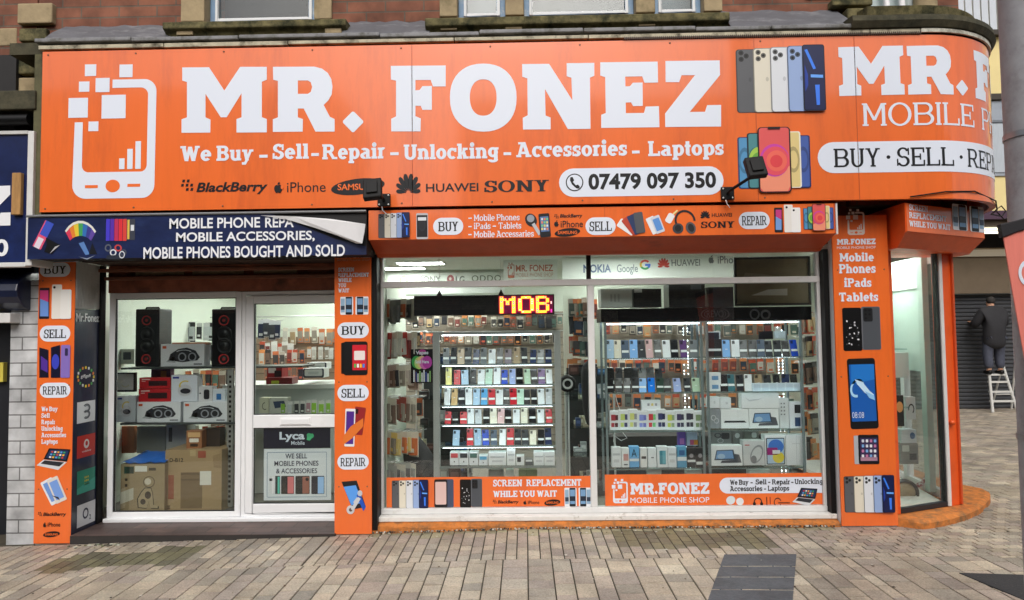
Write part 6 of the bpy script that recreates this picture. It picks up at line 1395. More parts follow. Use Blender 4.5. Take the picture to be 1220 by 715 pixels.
# ---- shelved stock behind: low glass counters
def counter(label, x0, x1, y0, y1, zt, items, seed):
    t = thing('glass_counter', label, 'counter', ((x0+x1)/2, y0, .05)); r_ = random.Random(seed)
    m = MB(); m.box(x0, x1, y0, y1, .05, .16, M((70, 70, 72), .5)); m.build('base', t)
    m = MB(); m.box(x0+.02, x1-.02, y1+.002, y1+.02, .16, zt+.05, M((62, 62, 64), .6, .2)); m.build('back_panel', t)
    m = MB()
    for z in (.45, .75, 1.05, zt-.012): m.box(x0+.01, x1-.01, y0+.01, y1-.01, z, z+.008, SHELFGLASS)
    m.build('shelf', t)
    m = MB(); 
    for x in (x0, x1-.018):
        for y in (y0, y1-.018): m.box(x, x+.018, y, y+.018, .16, zt, ALU)
    m.build('post', t)
    for i in range(items):
        w_, h_, d_ = r_.uniform(.05, .14), r_.uniform(.04, .16), r_.uniform(.05, .1); z = r_.choice([.16, .458, .758, 1.058, zt-.003]); x = r_.uniform(x0+.02, x1-.02-w_); y = r_.uniform(y0+.03, y1-.12)
        if z > zt-.1: h_ = min(h_, .1)
        c = r_.choice([(60, 62, 66), (206, 210, 212), (50, 70, 110), (90, 60, 54), (150, 150, 146), (30, 30, 34), (196, 186, 160), (80, 130, 190)])
        m = MB(); m.box(x, x+w_, y, y+d_, z, z+h_, M(c, .4)); m.box(x+w_*.15, x+w_*.85, y-.001, y, z+h_*.3, z+h_*.7, M([min(255, int(q*1.35)+20) for q in c], .4))
        tag(m.build('small_box'), 'small goods box inside the %s' % label.split(' with')[0], 'box', 'small goods boxes in the glass counters')
counter('glass counter left of the central lit rack with boxes', -1.2, -.62, 1.2, 1.7, 1.45, 34, 3)
counter('glass counter right of the central rack with blue boxes', .45, .95, 1.0, 1.45, 1.32, 34, 5)

# ---- central lit rack of phones
RY, RD = .42, .30
def rk(u, v, Y=RY): return Q(u, v, Y)
rx0, rx1 = rk(516, 480).x, rk(669, 480).x; rz1 = rk(590, 395).z
rk_ = thing('display_rack', 'lit grey framed glass rack full of phones in the middle of the window', 'display rack', ((rx0+rx1)/2, RY, .1))
GRY = M((168, 170, 168), .4, .05, 4)
for xx in (rx0, rx1-.062): m = MB(); m.box(xx, xx+.062, RY, RY+.04, .1, rz1, GRY); m.build('post', rk_, .004)
for xx in (rx0, rx1-.03): m = MB(); m.box(xx, xx+.03, RY+RD, RY+RD+.03, .1, rz1, GRY); m.build('post', rk_, .003)
m = MB(); m.box(rx0+.063, rx1-.063, RY, RY+.035, rz1-.03, rz1, GRY); m.box(rx0, rx1, RY+RD, RY+RD+.03, rz1-.03, rz1, GRY); m.build('top_rail', rk_, .003)
STRIP = M((236, 246, 255), .5, emit=16.0); STRIP2 = M((236, 246, 255), .5, emit=7.0)
SV = (434, 458.5, 483, 505.5, 531.5, 556)
SZ = [rk(590, v, RY+.02).z for v in SV]
for z in SZ:
    m = MB(); m.box(rx0+.045, rx1-.045, RY+.015, RY+RD, z-.008, z, SHELFGLASS); m.build('glass_shelf', rk_)
    m = MB(); m.box(rx0+.063, rx1-.063, RY+.005, RY+.013, z-.012, z+.006, M((150, 160, 158), .3, metal=.3)); m.build('shelf_edge', rk_)
for z in [rz1-.03]+[z-.009 for z in SZ[:5]]:
    m = MB(); m.box(rx0+.09, rx1-.09, RY+.0135, RY+.0185, z-.006, z, STRIP); m.build('light_strip', rk_)


NM = {'grey': (120, 124, 128), 'dark grey': (62, 64, 68), 'tan': (176, 152, 122), 'navy': (44, 56, 92), 'white': (236, 238, 240), 'mauve': (130, 116, 126), 'yellow': (232, 222, 130), 'red': (200, 36, 50), 'pale blue': (176, 204, 230), 'charcoal': (54, 54, 58), 'mint': (196, 226, 206), 'blue': (36, 76, 190), 'lavender': (170, 184, 230), 'black': (20, 20, 23), 'pale green': (190, 214, 186), 'purple': (100, 64, 120), 'gold': (226, 190, 140), 'sky blue': (86, 170, 226), 'silver': (200, 202, 206), 'cream': (236, 228, 208), 'pink': (226, 186, 186), 'slate': (92, 104, 122), 'dark green': (60, 80, 70), 'teal': (60, 110, 120), 'bright blue': (30, 130, 240), 'light blue': (130, 180, 236)}
def make_phone():
    t = thing('phone', 'x', 'phone', (0, 0, 0))
    m = MB(); w_, h_, d = .07, .148, .008; m.box(-w_/2, w_/2, -d/2, d/2, 0, h_, BLK); m.build('body', t, .0035)
    m = MB(); m.box(-.028, -.004, -d/2-.003, -d/2-.0002, h_-.036, h_-.008, BLK)
    for x, z in ((-.021, h_-.016), (-.021, h_-.028), (-.010, h_-.022)): m.lathe([(0, -.0015), (.0042, -.001), (.0045, 0)], (x, -d/2-.003, z), M((10, 10, 12), .15), 8, 'y')
    m.build('camera_block', t)
    m = MB(); m.box(-.03, .03, -d/2-.004, -d/2-.003, .045, .064, pr(236, 238, 238)); m.build('price_ticket', t)
    m = MB(); m.prism([(-.022, -.002, 0), (-.022, .045, 0), (-.022, .004, .06)], (.044, 0, 0), M((210, 216, 220), .2)); m.build('stand', t)
    return t
PH = make_phone(); used = [False]
ORD = ['first', 'second', 'third', 'fourth', 'fifth', 'sixth', 'seventh', 'eighth', 'ninth', 'tenth', 'eleventh', 'twelfth', 'thirteenth', 'fourteenth', 'fifteenth']
def beside(lst, k, where):
    c = lst[k][1]; n_ = [lst[i][1] for i in (k-1, k+1) if 0 <= i < len(lst)]
    t_ = '%s phone between %s and %s%s' % (c, n_[0], n_[1], where) if len(n_) == 2 else '%s phone at the row end beside %s%s' % (c, n_[0], where)
    return t_
seen = {}
def phone(x, y, z, w_, h_, colour, label, group, ticket=True, lean=-.22, rz=0.0, alt=None):
    o = PH if not used[0] else copy_tree(PH)
    used[0] = True
    o.location = (x, y, z); o.rotation_euler = (lean, rnd.uniform(-.02, .02), rz); o.scale = (w_/.07, 1, h_/.148)
    c = NM[colour]; bm_, cm_ = M(c, .22, coat=.3), M([int(q*.55) for q in c], .25)
    for ch in o.children:
        n_ = ch.name.split('.')[0]
        if n_ == 'body': setmat(ch, 0, bm_)
        elif n_ == 'camera_block': setmat(ch, 0, cm_)
        elif n_ == 'price_ticket' and not ticket: ch.scale = (.35, 1, .3); ch.location = (0, 0, .05)
    if label in seen: label = alt
    seen[label] = 1
    tag(o, label, 'phone', group)
ROWS = [
 (0, 414, [(531.5, 'grey', 1), (540, 'dark grey', 1), (549, 'tan', 0), (557.5, 'dark grey', 1), (567, 'navy', 1), (576, 'grey', 1), (586, 'white', 0), (595.5, 'dark grey', 1), (605.5, 'mauve', 1), (615.5, 'tan', 0), (625, 'dark grey', 1), (635, 'navy', 1), (644, 'grey', 1), (653.5, 'navy', 1)]),
 (1, 438, [(534.5, 'yellow', 0), (544.5, 'red', 0), (554, 'pale blue', 0), (563.5, 'charcoal', 0), (573, 'white', 0), (582, 'mint', 0), (592, 'white', 0), (601, 'blue', 1), (610.5, 'lavender', 0), (619, 'black', 1), (628.5, 'pale green', 0), (637, 'black', 1), (645.5, 'purple', 1), (654.5, 'white', 0)]),
 (2, 462, [(532.5, 'white', 0), (541, 'gold', 0), (550, 'charcoal', 1), (558.5, 'white', 0), (567.5, 'pale blue', 0), (576.5, 'sky blue', 1), (586, 'red', 1), (595, 'white', 0), (603.5, 'black', 1), (612, 'red', 1), (620, 'mint', 0), (628, 'black', 1), (636.5, 'black', 1), (645, 'white', 0), (654, 'silver', 0)]),
 (3, 485, [(533.5, 'red', 1), (542.5, 'black', 1), (552, 'red', 1), (561, 'white', 0), (570, 'silver', 0), (579.5, 'black', 1), (588, 'cream', 0), (596.5, 'pink', 0), (605.5, 'black', 1), (615, 'white', 0), (624.5, 'cream', 0), (634.5, 'black', 1), (644.5, 'white', 0), (654.5, 'red', 1)]),
 (4, 510, [(543, 'pale blue', 0), (560, 'red', 1), (569.5, 'pale blue', 0), (579, 'blue', 1), (588.5, 'slate', 1), (598.5, 'white', 0), (608, 'red', 1), (617, 'charcoal', 1), (626, 'dark grey', 1), (635, 'cream', 0), (644.5, 'black', 1), (653.5, 'navy', 1)])]
for ri, vt, lst in ROWS:
    for k, (u, c, tk) in enumerate(lst):
        y = RY+.07; p = Q(u, vt, y+.03); h_ = (p.z-SZ[ri])/math.cos(.22)*rnd.uniform(.86, 1.02); x = Q(u, SV[ri]-8, y).x
        if ri == 3 and k in (0, 1, 2): h_ *= .8
        phone(x, y, SZ[ri], rnd.uniform(.060, .071), h_, c, beside(lst, k, ' on the %s central rack shelf' % ORD[ri]), 'phones on the central lit rack', bool(tk), -.2+rnd.uniform(-.1, .04), rnd.uniform(-.16, .16), '%s phone, %s along on the %s central rack shelf' % (c, ORD[k], ORD[ri]))
def gbox_(label, u0, v0, u1, v1, Y, d, base, draw=None, group=None, zb=None, cat='box', name='product_box'):
    mb = MB(); x0, x1, z0, z1 = pbox(mb, u0, v0, u1, v1, Y, d, M(base, .35, .02))
    t = thing(name, label, cat, ((x0+x1)/2, Y, z0), group); mb.build('carton', t, .002)
    if draw:
        A = Art(Plane((0, Y-.0004, 1)), None, (x0, z1, x1, z0)); draw(A); A.build('printed_face', t)
    return t
def d_top(c):
    def f(A): A.rr(.1, .08, .9, .42, .1, pr(*c), 0); A.ell(.44, .66, .56, .78, INK, 0)
    return f
GW = 'small white boxes on the lowest rack shelf'
for u0, u1, v0, c, lb in ((536, 546.5, 539, (210, 90, 96), 'white phone box with a red top, leftmost on the lowest rack shelf'), (547, 558, 539, (70, 70, 76), 'white phone box with a dark top, second on the lowest rack shelf'), (559, 569.5, 539, (90, 120, 112), 'white phone box with a green grey top on the lowest rack shelf'), (570.5, 581, 543, (110, 180, 220), 'white phone box with a sky blue top on the lowest rack shelf')):
    gbox_(lb, u0, v0, u1, 554.5, RY+.04, .12, (232, 234, 236), d_top(c), GW)
def d_lines(A): A.rr(.1, .3, .9, .4, 0, pr(190, 194, 198), 0); A.rr(.2, .6, .8, .75, 0, pr(206, 208, 210), 0)
for u0, u1, v0, lb in ((582, 603, 539, 'wide plain white box in the middle of the lowest rack shelf'), (604, 614, 535, 'tall white box right of the wide box on the lowest rack shelf'), (636, 648, 538.5, 'pale white box near the right end of the lowest rack shelf'), (648.5, 661, 538.5, 'pale white box at the right end of the lowest rack shelf')): gbox_(lb, u0, v0, u1, 554.5, RY+.04, .12, (234, 236, 236), d_lines, GW)
gbox_('white box with a small dark screen picture on the lowest rack shelf', 615, 543, 624.5, 554.5, RY+.04, .1, (234, 236, 236), lambda A: A.rr(.12, .15, .6, .65, .08, pr(44, 46, 52), 0), GW)
gbox_('flat grey box between white boxes on the lowest rack shelf', 625.5, 547, 635, 554.5, RY+.04, .1, (96, 98, 100), lambda A: A.rr(.1, .1, .9, .4, 0, pr(220, 222, 222), 0), GW)
for i, (u0, u1) in enumerate(((582, 600), (603, 612), (618, 640))): gbox_('dim pack lying %s under the lowest rack shelf' % ('on the left', 'in the middle', 'on the right')[i], u0, 560, u1, 568, RY+.1, .1, ((130, 134, 130), (206, 208, 204), (120, 130, 90))[i], None, 'dim packs under the rack')
# poster of vapes
vp = thing('poster', 'black poster with a rainbow glow and the word Vapes beside the lit rack', 'poster', (-1.0, .5, 1.2))
m = MB(); pbox(m, 489.5, 416, 516, 456.5, .5, .006, M((16, 16, 20), .3)); m.build('sheet', vp)
A = Art(Plane((0, .499, 1)))
for i, c in enumerate(((70, 170, 90), (190, 220, 120), (240, 200, 150), (220, 120, 190), (190, 70, 170))):
    A.ell(490.5+i*3.2, 424+(i % 2), 502+i*3.2, 439+(i % 2), pr(*c), 1+i)
A.ell(498, 416.5, 508, 423, pr(190, 60, 150), 1); A.text('Vapes', 495.5, 418, 510.5, 423.5, W_, 8, bold=.03); A.text('Sold Here', 495, 429, 511, 433, W_, 8, bold=.03)
for i in range(9): A.rr(492.5+i*2.4, 441+(i*7 % 5), 494+i*2.4, 455, .3, pr(*[(236, 236, 240), (70, 90, 170), (230, 230, 236), (150, 200, 120), (240, 240, 244)][i % 5]), 2)
A.build('printed_face', vp)
# dark coats / bags
def coat(name, label, pts, Y, cat, m, group=None):
    p = [(Q(u, v, Y).x, Y+dy, Q(u, v, Y).z) for u, v, dy, r in pts]; t = thing(name, label, cat, (p[-1][0], Y, p[-1][2]-.02), group)
    o = skin('fabric', p, [(i, i+1) for i in range(len(p)-1)], [r for *_, r in pts], 0, m, t, off=t.location); return t
FAB = M((28, 28, 31), .75, .3, 6, .5)
coat('jacket', 'black padded jacket slumped at the foot of the display window left of the rack', [(481, 512, .1, .03), (487, 522, .05, .09), (496, 540, 0, .15), (503, 560, 0, .19), (506, 585, 0, .2)], .75, 'jacket', FAB)
coat('coat', 'long black coat hanging beside the white mullion', [(703, 429, .0, .03), (701, 438, 0, .08), (702, 465, 0, .085), (704, 490, 0, .08), (705, 508, 0, .05)], .42, 'coat', FAB)
hp = thing('hand_speaker', 'round black speaker standing right of the central rack', 'speaker', (.5, .9, 1.2))
p = Q(676, 457, .95); m = MB(); m.lathe([(0, -.03), (.03, -.03), (.06, -.05), (.085, -.045), (.09, 0), (.085, .1), (0, .1)], p, BLK, 20, 'y'); m.lathe([(.035, -.037), (.05, -.05), (.055, -.047)], p, ALU, 20, 'y'); m.build('body', hp); m = MB(); m.box(p.x-.2, p.x+.25, .85, 1.15, p.z-.11, p.z-.1, SHELFGLASS); tag(m.build('glass_shelf'), 'small glass shelf carrying the round black speaker', 'shelf')

# ---- twin glass cabinets on the right
CY, CD = .20, .36
CV = (385, 426, 467, 513, 557.5)
cz_ = [Q(840, v, CY+.02).z for v in CV]
cabs = []
for u0, u1, lb in ((721, 838.5, 'left'), (842.5, 957.5, 'right')):
    x0, x1 = Q(u0, 460, CY).x, Q(u1, 460, CY).x
    t = thing('glass_cabinet', 'lit glass shelf cabinet, %s one of the pair in the right bay' % lb, 'display cabinet', ((x0+x1)/2, CY, .2), 'glass cabinets in the right bay'); cabs.append((x0, x1))
    for xx in (x0, x1-.022): m = MB(); m.box(xx, xx+.022, CY, CY+.022, .2, cz_[0]+.02, M((150, 164, 166), .25, metal=.4)); m.build('post', t); m = MB(); m.box(xx, xx+.022, CY+CD, CY+CD+.02, .2, cz_[0]+.02, M((150, 164, 166), .25, metal=.4)); m.build('post', t)
    for i, z in enumerate(cz_[1:]):
        m = MB(); m.box(x0+.004, x1-.004, CY+.003, CY+CD, z-.007, z, SHELFGLASS); m.build('glass_shelf', t)
        m = MB(); m.box(x0+.023, x1-.023, CY-.002, CY+.002, z-.008, z+.001, M((110, 126, 124), .2)); m.build('shelf_edge', t)
        if i < 3: m = MB(); m.box(x0+.05, x1-.05, CY+.004, CY+.008, z-.0085, z-.0072, STRIP); m.build('light_strip', t)  # unseen strips added under the shelves to brighten the phones
    m = MB(); m.box(x0+.03, x1-.03, CY+.03, CY+.045, cz_[0]-.004, cz_[0]+.006, STRIP); m.build('light_strip', t)
    m = MB()
    for xx in (x1-.06, x1-.1):
        z = .35
        while z < cz_[0]-.05:
            if rnd.random() < .6: m.box(xx, xx+.005, CY+CD-.01, CY+CD, z, z+.012, STRIP2)
            z += .03
    m.build('light_strip', t)
hx = thing('header_panel', 'long black header board over the twin glass cabinets', 'header board', (1.6, CY, 2.0))
m = MB(); pbox(m, 716, 366.5, 967, 382.5, CY+.005, .4, M((20, 18, 20), .25, .2)); m.build('panel', hx)
A = Art(Plane((0, CY+.004, 2)))
g3 = M((64, 62, 64), .3); A.text('REVO', 842, 370, 862, 378, g3, 1, bold=-.005)
for k in (1, .78): A.ell(852-17*k, 366.5+8*(1-k), 852+17*k, 382-8*(1-k), g3, 1, inner=.93, a=(120, 240)); A.ell(852-17*k, 366.5+8*(1-k), 852+17*k, 382-8*(1-k), g3, 1, inner=.93, a=(-60, 60))
A.ell(893, 368, 905, 381, g3, 1, inner=.7); A.ell(906, 369, 918, 381, g3, 1, inner=.6); A.build('printed_marks', hx)
GT = 'boxes standing on the black header board'
gbox_('pale box on the black header board beside the mullion', 716, 344, 753, 366, CY+.06, .25, (212, 218, 212), lambda A: [A.rr(.3+.12*i, .3, .36+.12*i, .7, 0, pr(180, 184, 180), 0) for i in range(3)], GT)
gbox_('black box with a white ticket on the header board', 755, 344, 788, 366, CY+.06, .25, (28, 28, 31), lambda A: A.rr(.02, .03, .3, .2, 0, pr(220, 222, 220), 0), GT)
gbox_('widest black box in the middle of the header board', 797, 338, 840, 366, CY+.06, .25, (26, 28, 32), lambda A: A.rr(.6, .05, .9, .25, 0, pr(80, 84, 88), 0), GT)
gbox_('plain black box left of the brown panel on the header board', 844, 342, 874, 366, CY+.06, .25, (30, 32, 34), None, GT)
bp_ = thing('picture_panel', 'large brown framed panel leaning behind the top right of the window', 'framed panel', (2.4, .5, 2.0))
m = MB(); pbox(m, 875, 306, 966, 364, .42, .02, M((126, 112, 84), .4, .15, 3)); m.build('panel', bp_)
m = MB(); x0, x1, z0, z1 = Q(875, 335, .41).x, Q(966, 335, .41).x, Q(920, 364, .41).z, Q(920, 306, .41).z; frame(m, x0, x1, z0, z1, .022, .405, .44, M((40, 36, 32), .4)); m.build('frame', bp_, .004)
A = Art(Plane((0, .417, 2)))
A.poly([(895, 352), (915, 345), (938, 344), (938, 352)], pr(196, 190, 176), 1); A.poly([(884, 332), (888, 325), (912, 327), (935, 332)], pr(150, 140, 116), 1); A.build('printed_face', bp_)
mn = thing('stock_backing', 'dark stock shelf at the back of the twin cabinets', 'shelf', (1.7, 1.3, .1))
m = MB(); m.box(.75, 2.6, 1.3, 1.6, .05, .62, M((52, 50, 50), .7, .3)); m.build('shelf_unit', mn)
def cabrow(ci, ri, vt, lst, where, base=None, dy=.06, lean=-.2, wd=.07):
    for k, (u, c, tk) in enumerate(lst):
        y = CY+dy; z = cz_[ri] if base is None else base; p = Q(u, vt, y+.03); h_ = (p.z-z)/math.cos(lean)*rnd.uniform(.96, 1.02); x = Q(u, CV[ri]-10, y).x
        phone(x, y, z, wd*rnd.uniform(.88, 1.02), h_, c, beside(lst, k, where), 'phones in the twin glass cabinets', bool(tk), lean+rnd.uniform(-.08, .04), rnd.uniform(-.16, .16), '%s phone, %s along%s' % (c, ORD[k], where))
cabrow(0, 1, 405, [(726.5, 'pale blue', 0), (736, 'cream', 0), (745, 'slate', 1), (755, 'light blue', 0), (765, 'charcoal', 0), (774, 'pink', 0), (784, 'black', 1), (794.5, 'white', 0), (804, 'black', 1), (815, 'purple', 1), (826.5, 'grey', 1)], ' on the top left cabinet shelf', wd=.075)
cabrow(0, 2, 450, [(727, 'black', 1), (737, 'black', 1), (747, 'charcoal', 1), (757, 'charcoal', 1), (765.5, 'light blue', 1), (776, 'bright blue', 0), (786.5, 'dark green', 1), (795.5, 'black', 1), (807, 'lavender', 0), (819, 'dark grey', 1), (829.5, 'pale green', 0)], ' on the second left cabinet shelf', dy=.05, wd=.072)
cabrow(0, 2, 438, [(728, 'black', 1), (738, 'charcoal', 1), (747.5, 'black', 1), (757, 'black', 1), (766.5, 'charcoal', 1), (776, 'black', 1), (786, 'dark grey', 1)], ', rear row, second left cabinet shelf', dy=.2, wd=.075)
cabrow(1, 1, 405, [(865.5, 'light blue', 0), (876.5, 'white', 0), (886, 'dark grey', 1), (897, 'charcoal', 1), (907, 'slate', 1), (916.5, 'charcoal', 1), (926.5, 'dark grey', 1), (936.5, 'black', 1), (947, 'blue', 1)], ' on the top right cabinet shelf', wd=.078)
cabrow(1, 2, 446, [(863, 'black', 1), (871.5, 'teal', 1), (882, 'charcoal', 1), (891.5, 'white', 0)], ' on the second right cabinet shelf', wd=.075)
cabrow(1, 2, 446, [(904, 'tan', 0), (915, 'dark grey', 0), (926, 'black', 0), (936.5, 'navy', 0), (947, 'black', 1)], ', rear row, second right cabinet shelf', dy=.16, wd=.075)
GC = 'product boxes in the twin glass cabinets'
gbox_('black tablet standing at the left of the top right cabinet shelf', 842, 404, 860, 425, CY+.1, .012, (34, 34, 38), lambda A: A.rr(.05, .55, .95, .68, 0, pr(226, 228, 230), 0), GC, cat='tablet', name='tablet')
gbox_('tablet with a white rim at the back of the top right cabinet shelf', 841, 395, 858.5, 404.5, CY+.25, .012, (226, 230, 232), lambda A: A.rr(.06, .12, .9, 1, .02, pr(40, 44, 52), 0), GC, cat='tablet', name='tablet')
gbox_('white tablet at the back right of the top right cabinet shelf', 922, 394.5, 936, 403.5, CY+.25, .012, (214, 228, 232), lambda A: A.rr(.06, .1, .94, .9, .02, pr(226, 238, 242), 0), GC, cat='tablet', name='tablet')
gbox_('dark tablet behind the dark phones of the top right cabinet shelf', 904, 394.5, 921, 404, CY+.26, .012, (36, 32, 36), lambda A: A.rr(.06, .1, .94, .9, .02, pr(24, 22, 26), 0), GC, cat='tablet', name='tablet')
gbox_('white box with two blue pictures on the second right cabinet shelf', 843.5, 444, 859, 466, CY+.07, .06, (232, 234, 236), lambda A: [A.rr(.3, y, .8, y+.22, .05, pr(110, 150, 190), 0) for y in (.18, .66)], GC)
gbox_('long white card tray in front on the second right cabinet shelf', 897, 456.5, 957, 466, CY+.03, .04, (214, 226, 236), lambda A: [A.rr(.16*i+.02, .1, .16*i+.15, .9, .05, pr(198, 212, 226), 0) for i in range(6)], GC, cat='tray', name='card_tray')
cols = [((170, 60, 70), (90, 40, 44)), ((200, 214, 120), (70, 70, 110)), ((216, 218, 130), (150, 150, 160)), ((140, 150, 220), (120, 120, 190)), ((206, 60, 70), (120, 200, 130)), ((60, 62, 110), (40, 44, 80)), ((200, 206, 90), (150, 170, 130)), ((70, 60, 100), (60, 60, 80)), ((60, 56, 76), (60, 60, 70)), ((130, 150, 110), (150, 160, 150))]
cn_ = ['dark red', 'lime', 'pale yellow', 'violet blue', 'red', 'navy', 'yellow green', 'dim purple', 'dark', 'olive']
for i in range(10):
    u0 = 726.5+i*11.2
    def dd(A, i=i): A.rr(.15, .18, .62, .5, .05, pr(*cols[i][0]), 0); A.rr(.62, .2, .9, .48, .05, pr(*cols[i][1]), 0); A.rr(.15, .62, .5, .84, .05, pr(*cols[i][0]), 0); A.rr(.55, .62, .88, .84, .05, pr(*cols[i][1]), 0)
    gbox_('white phone box with %s pictures on the third left cabinet shelf' % cn_[i], u0, 490-(i % 3), u0+11, 512.5, CY+.05, .07, (228, 230, 232), dd, GC)
gbox_('white box lying tilted on top of the row of white phone boxes', 764.5, 477, 787, 489, CY+.09, .07, (230, 232, 234), lambda A: [A.rr(.3+.2*i, .3, .42+.2*i, .55, .1, pr(*[(150, 150, 156), (220, 200, 120), (160, 160, 166)][i]), 0) for i in range(3)], GC)
for i, (u0, u1, v0, b, lb, d) in enumerate((
 (729, 740, 533, (230, 232, 234), 'plain white phone box at the left end of the lowest left cabinet shelf', d_lines),
 (740.5, 749.5, 534, (230, 232, 232), 'white phone box with a pink picture on the lowest left cabinet shelf', lambda A: [A.rr(.25, .3, .9, .65, .05, pr(200, 150, 146), 0), A.rr(.3, .82, .8, .88, 0, pr(90, 90, 96), 0)]),
 (750, 761.5, 532, (110, 176, 226), 'bright blue phone box with a letter A on the lowest left cabinet shelf', lambda A: [A.text('A', .2, .12, .75, .5, INK, 0, bold=.0), A.rr(.0, .58, 1, .7, 0, pr(226, 230, 232), 0)]),
 (763, 771, 534, (230, 230, 228), 'white phone box with a dark bar on the lowest left cabinet shelf', lambda A: A.rr(.15, .42, .85, .55, 0, pr(40, 40, 44), 0)),
 (772, 782, 534, (228, 232, 234), 'white phone box with a small grey mark on the lowest left cabinet shelf', lambda A: A.rr(.4, .46, .7, .52, 0, pr(90, 96, 104), 0)),
 (783, 795.5, 532, (228, 232, 234), 'white phone box with a teal phone picture on the lowest left cabinet shelf', lambda A: [A.rr(.22, .2, .82, .85, .06, pr(70, 140, 156), 0), A.rr(.5, .22, .8, .83, .06, pr(110, 176, 190), 1)]),
 (796, 806, 533, (226, 230, 234), 'pale plain phone box right of the teal picture box on the lowest left shelf', d_lines),
 (807, 818, 532, (96, 160, 196), 'blue phone box with a white band on the lowest left cabinet shelf', lambda A: [A.rr(0, .5, 1, .68, 0, pr(226, 230, 232), 0), A.rr(.2, .18, .8, .42, .1, pr(60, 100, 150), 0)]),
 (819, 828.5, 534, (40, 40, 44), 'black box with a silver ring, left of two on the lowest left cabinet shelf', lambda A: [A.ell(.25, .28, .75, .5, pr(150, 146, 150), 0), A.rr(0, .6, 1, .72, 0, pr(220, 222, 220), 0)]),
 (829.5, 839, 534, (40, 40, 44), 'black box with a silver ring, right of two on the lowest left cabinet shelf', lambda A: [A.ell(.25, .28, .75, .5, pr(150, 146, 150), 0), A.rr(0, .7, 1, .85, 0, pr(220, 222, 220), 0)]))):
    gbox_(lb, u0, v0, u1, 557, CY+.05, .07, b, d, GC)
gbox_('purple box standing behind the lowest left cabinet shelf row', 808, 513.5, 817, 531, CY+.2, .06, (110, 80, 170), lambda A: A.rr(.2, .5, .8, .9, .1, pr(190, 120, 190), 0), GC)
gbox_('pale box with a colourful picture behind the lowest left cabinet row', 818, 513.5, 831, 531, CY+.2, .06, (190, 206, 230), lambda A: [A.rr(.3, .6, .65, .95, .1, pr(200, 90, 130), 0), A.rr(.65, .6, 1, .95, .1, pr(240, 160, 60), 0)], GC)
def d_tab(A): A.poly([(.18, .22), (.72, .2), (.78, .7), (.1, .72)], pr(70, 84, 100), 0); A.poly([(.2, .27), (.68, .25), (.72, .64), (.15, .66)], pr(120, 160, 206), 1); A.poly([(.72, .4), (.9, .45), (.97, .85), (.3, .86), (.34, .74), (.78, .7)], pr(88, 90, 96), 0); A.ell(.2, .4, .45, .66, pr(170, 196, 220), 2)
for u0, v0, u1, v1, b, lb, d in (
 (844.5, 473, 857.5, 486.5, (230, 232, 234), 'small white box, upper left on the third right cabinet shelf', lambda A: A.rr(.45, .35, .6, .6, .1, pr(200, 204, 206), 0)),
 (858, 474, 871, 487, (226, 230, 232), 'small white box, second in the upper row of the third right shelf', lambda A: A.rr(.5, .4, .7, .6, .1, pr(196, 200, 204), 0)),
 (883.5, 468, 928, 486.5, (232, 234, 234), 'long white box lying on top of the tablet boxes', lambda A: A.poly([(.1, .3), (.2, .45), (.5, .38), (.6, .3), (.45, .46), (.2, .55)], pr(196, 202, 206), 0)),
 (845, 487.5, 858.5, 510.5, (140, 144, 148), 'grey box with a headphone picture on the third right cabinet shelf', lambda A: [A.ell(.15, .3, .6, .6, pr(200, 202, 204), 0, inner=.7), A.ell(.4, .45, .85, .75, pr(190, 192, 196), 0, inner=.7)]),
 (859, 487.5, 892, 510.5, (234, 236, 236), 'white laptop box with a thin black slab picture', lambda A: A.poly([(.1, .7), (.14, .6), (.84, .6), (.92, .7)], pr(40, 42, 46), 0)),
 (892.5, 487, 928, 510.5, (234, 236, 236), 'white box with a blue tablet picture on the third right shelf', d_tab),
 (928.5, 474.5, 940, 510.5, (214, 218, 220), 'tall grey white box with small icons on the third right shelf', lambda A: [A.rr(.15+.3*j, .15+.12*i, .3+.3*j, .2+.12*i, .2, pr(120, 124, 128), 0) for i in range(4) for j in range(2)]),
 (940.5, 479, 958.5, 510.5, (226, 230, 238), 'white box with two dark gadget pictures at the right end', lambda A: [A.rr(.35, .1, .75, .42, .05, pr(34, 36, 42), 0), A.rr(.35, .58, .72, .92, .05, pr(44, 70, 110), 0)]),
 (848, 526.5, 871.5, 529.8, (140, 142, 142), 'x', None)):
    if d: gbox_(lb, u0, v0, u1, v1, CY+.06, .1, b, d, GC)
for u0, v0, u1, v1, b, lb, d in (
 (847, 531, 884.5, 555, (232, 234, 234), 'white box with a blue tablet picture on the lowest right cabinet shelf', d_tab),
 (885.5, 525, 911, 554.5, (206, 208, 208), 'pale box with a silver headphone picture on the lowest right cabinet shelf', lambda A: [A.ell(.35, .15, .9, .95, pr(150, 152, 156), 0, inner=.78, rot=-25), A.ell(.35, .6, .62, .92, pr(120, 122, 126), 1), A.rr(.08, .16, .3, .2, 0, pr(180, 60, 60), 0)]),
 (911.5, 518, 936, 554.5, (234, 236, 236), 'white box with a colourful tablet screen picture', lambda A: [A.rr(.06, .1, .95, .97, .06, pr(24, 26, 34), 0), A.rr(.1, .13, .91, .94, .03, pr(180, 206, 230), 1), A.ell(.15, .15, .9, .62, pr(66, 120, 206), 2), A.rr(.1, .42, .6, .66, .1, pr(160, 40, 120), 3), A.ell(.35, .55, .91, .92, pr(234, 212, 70), 3), A.rr(.35, .5, .72, .62, 0, pr(232, 232, 232), 4)]),
 (936.5, 518, 961, 554.5, (232, 234, 236), 'white plain box pair at the right end of the lowest shelf', lambda A: [A.rr(.5, .02, .52, .98, 0, pr(196, 200, 204), 0), A.rr(.3, .28, .7, .3, 0, pr(206, 208, 212), 0)])):
    gbox_(lb, u0, v0, u1, v1, CY+.06, .1, b, d, GC)
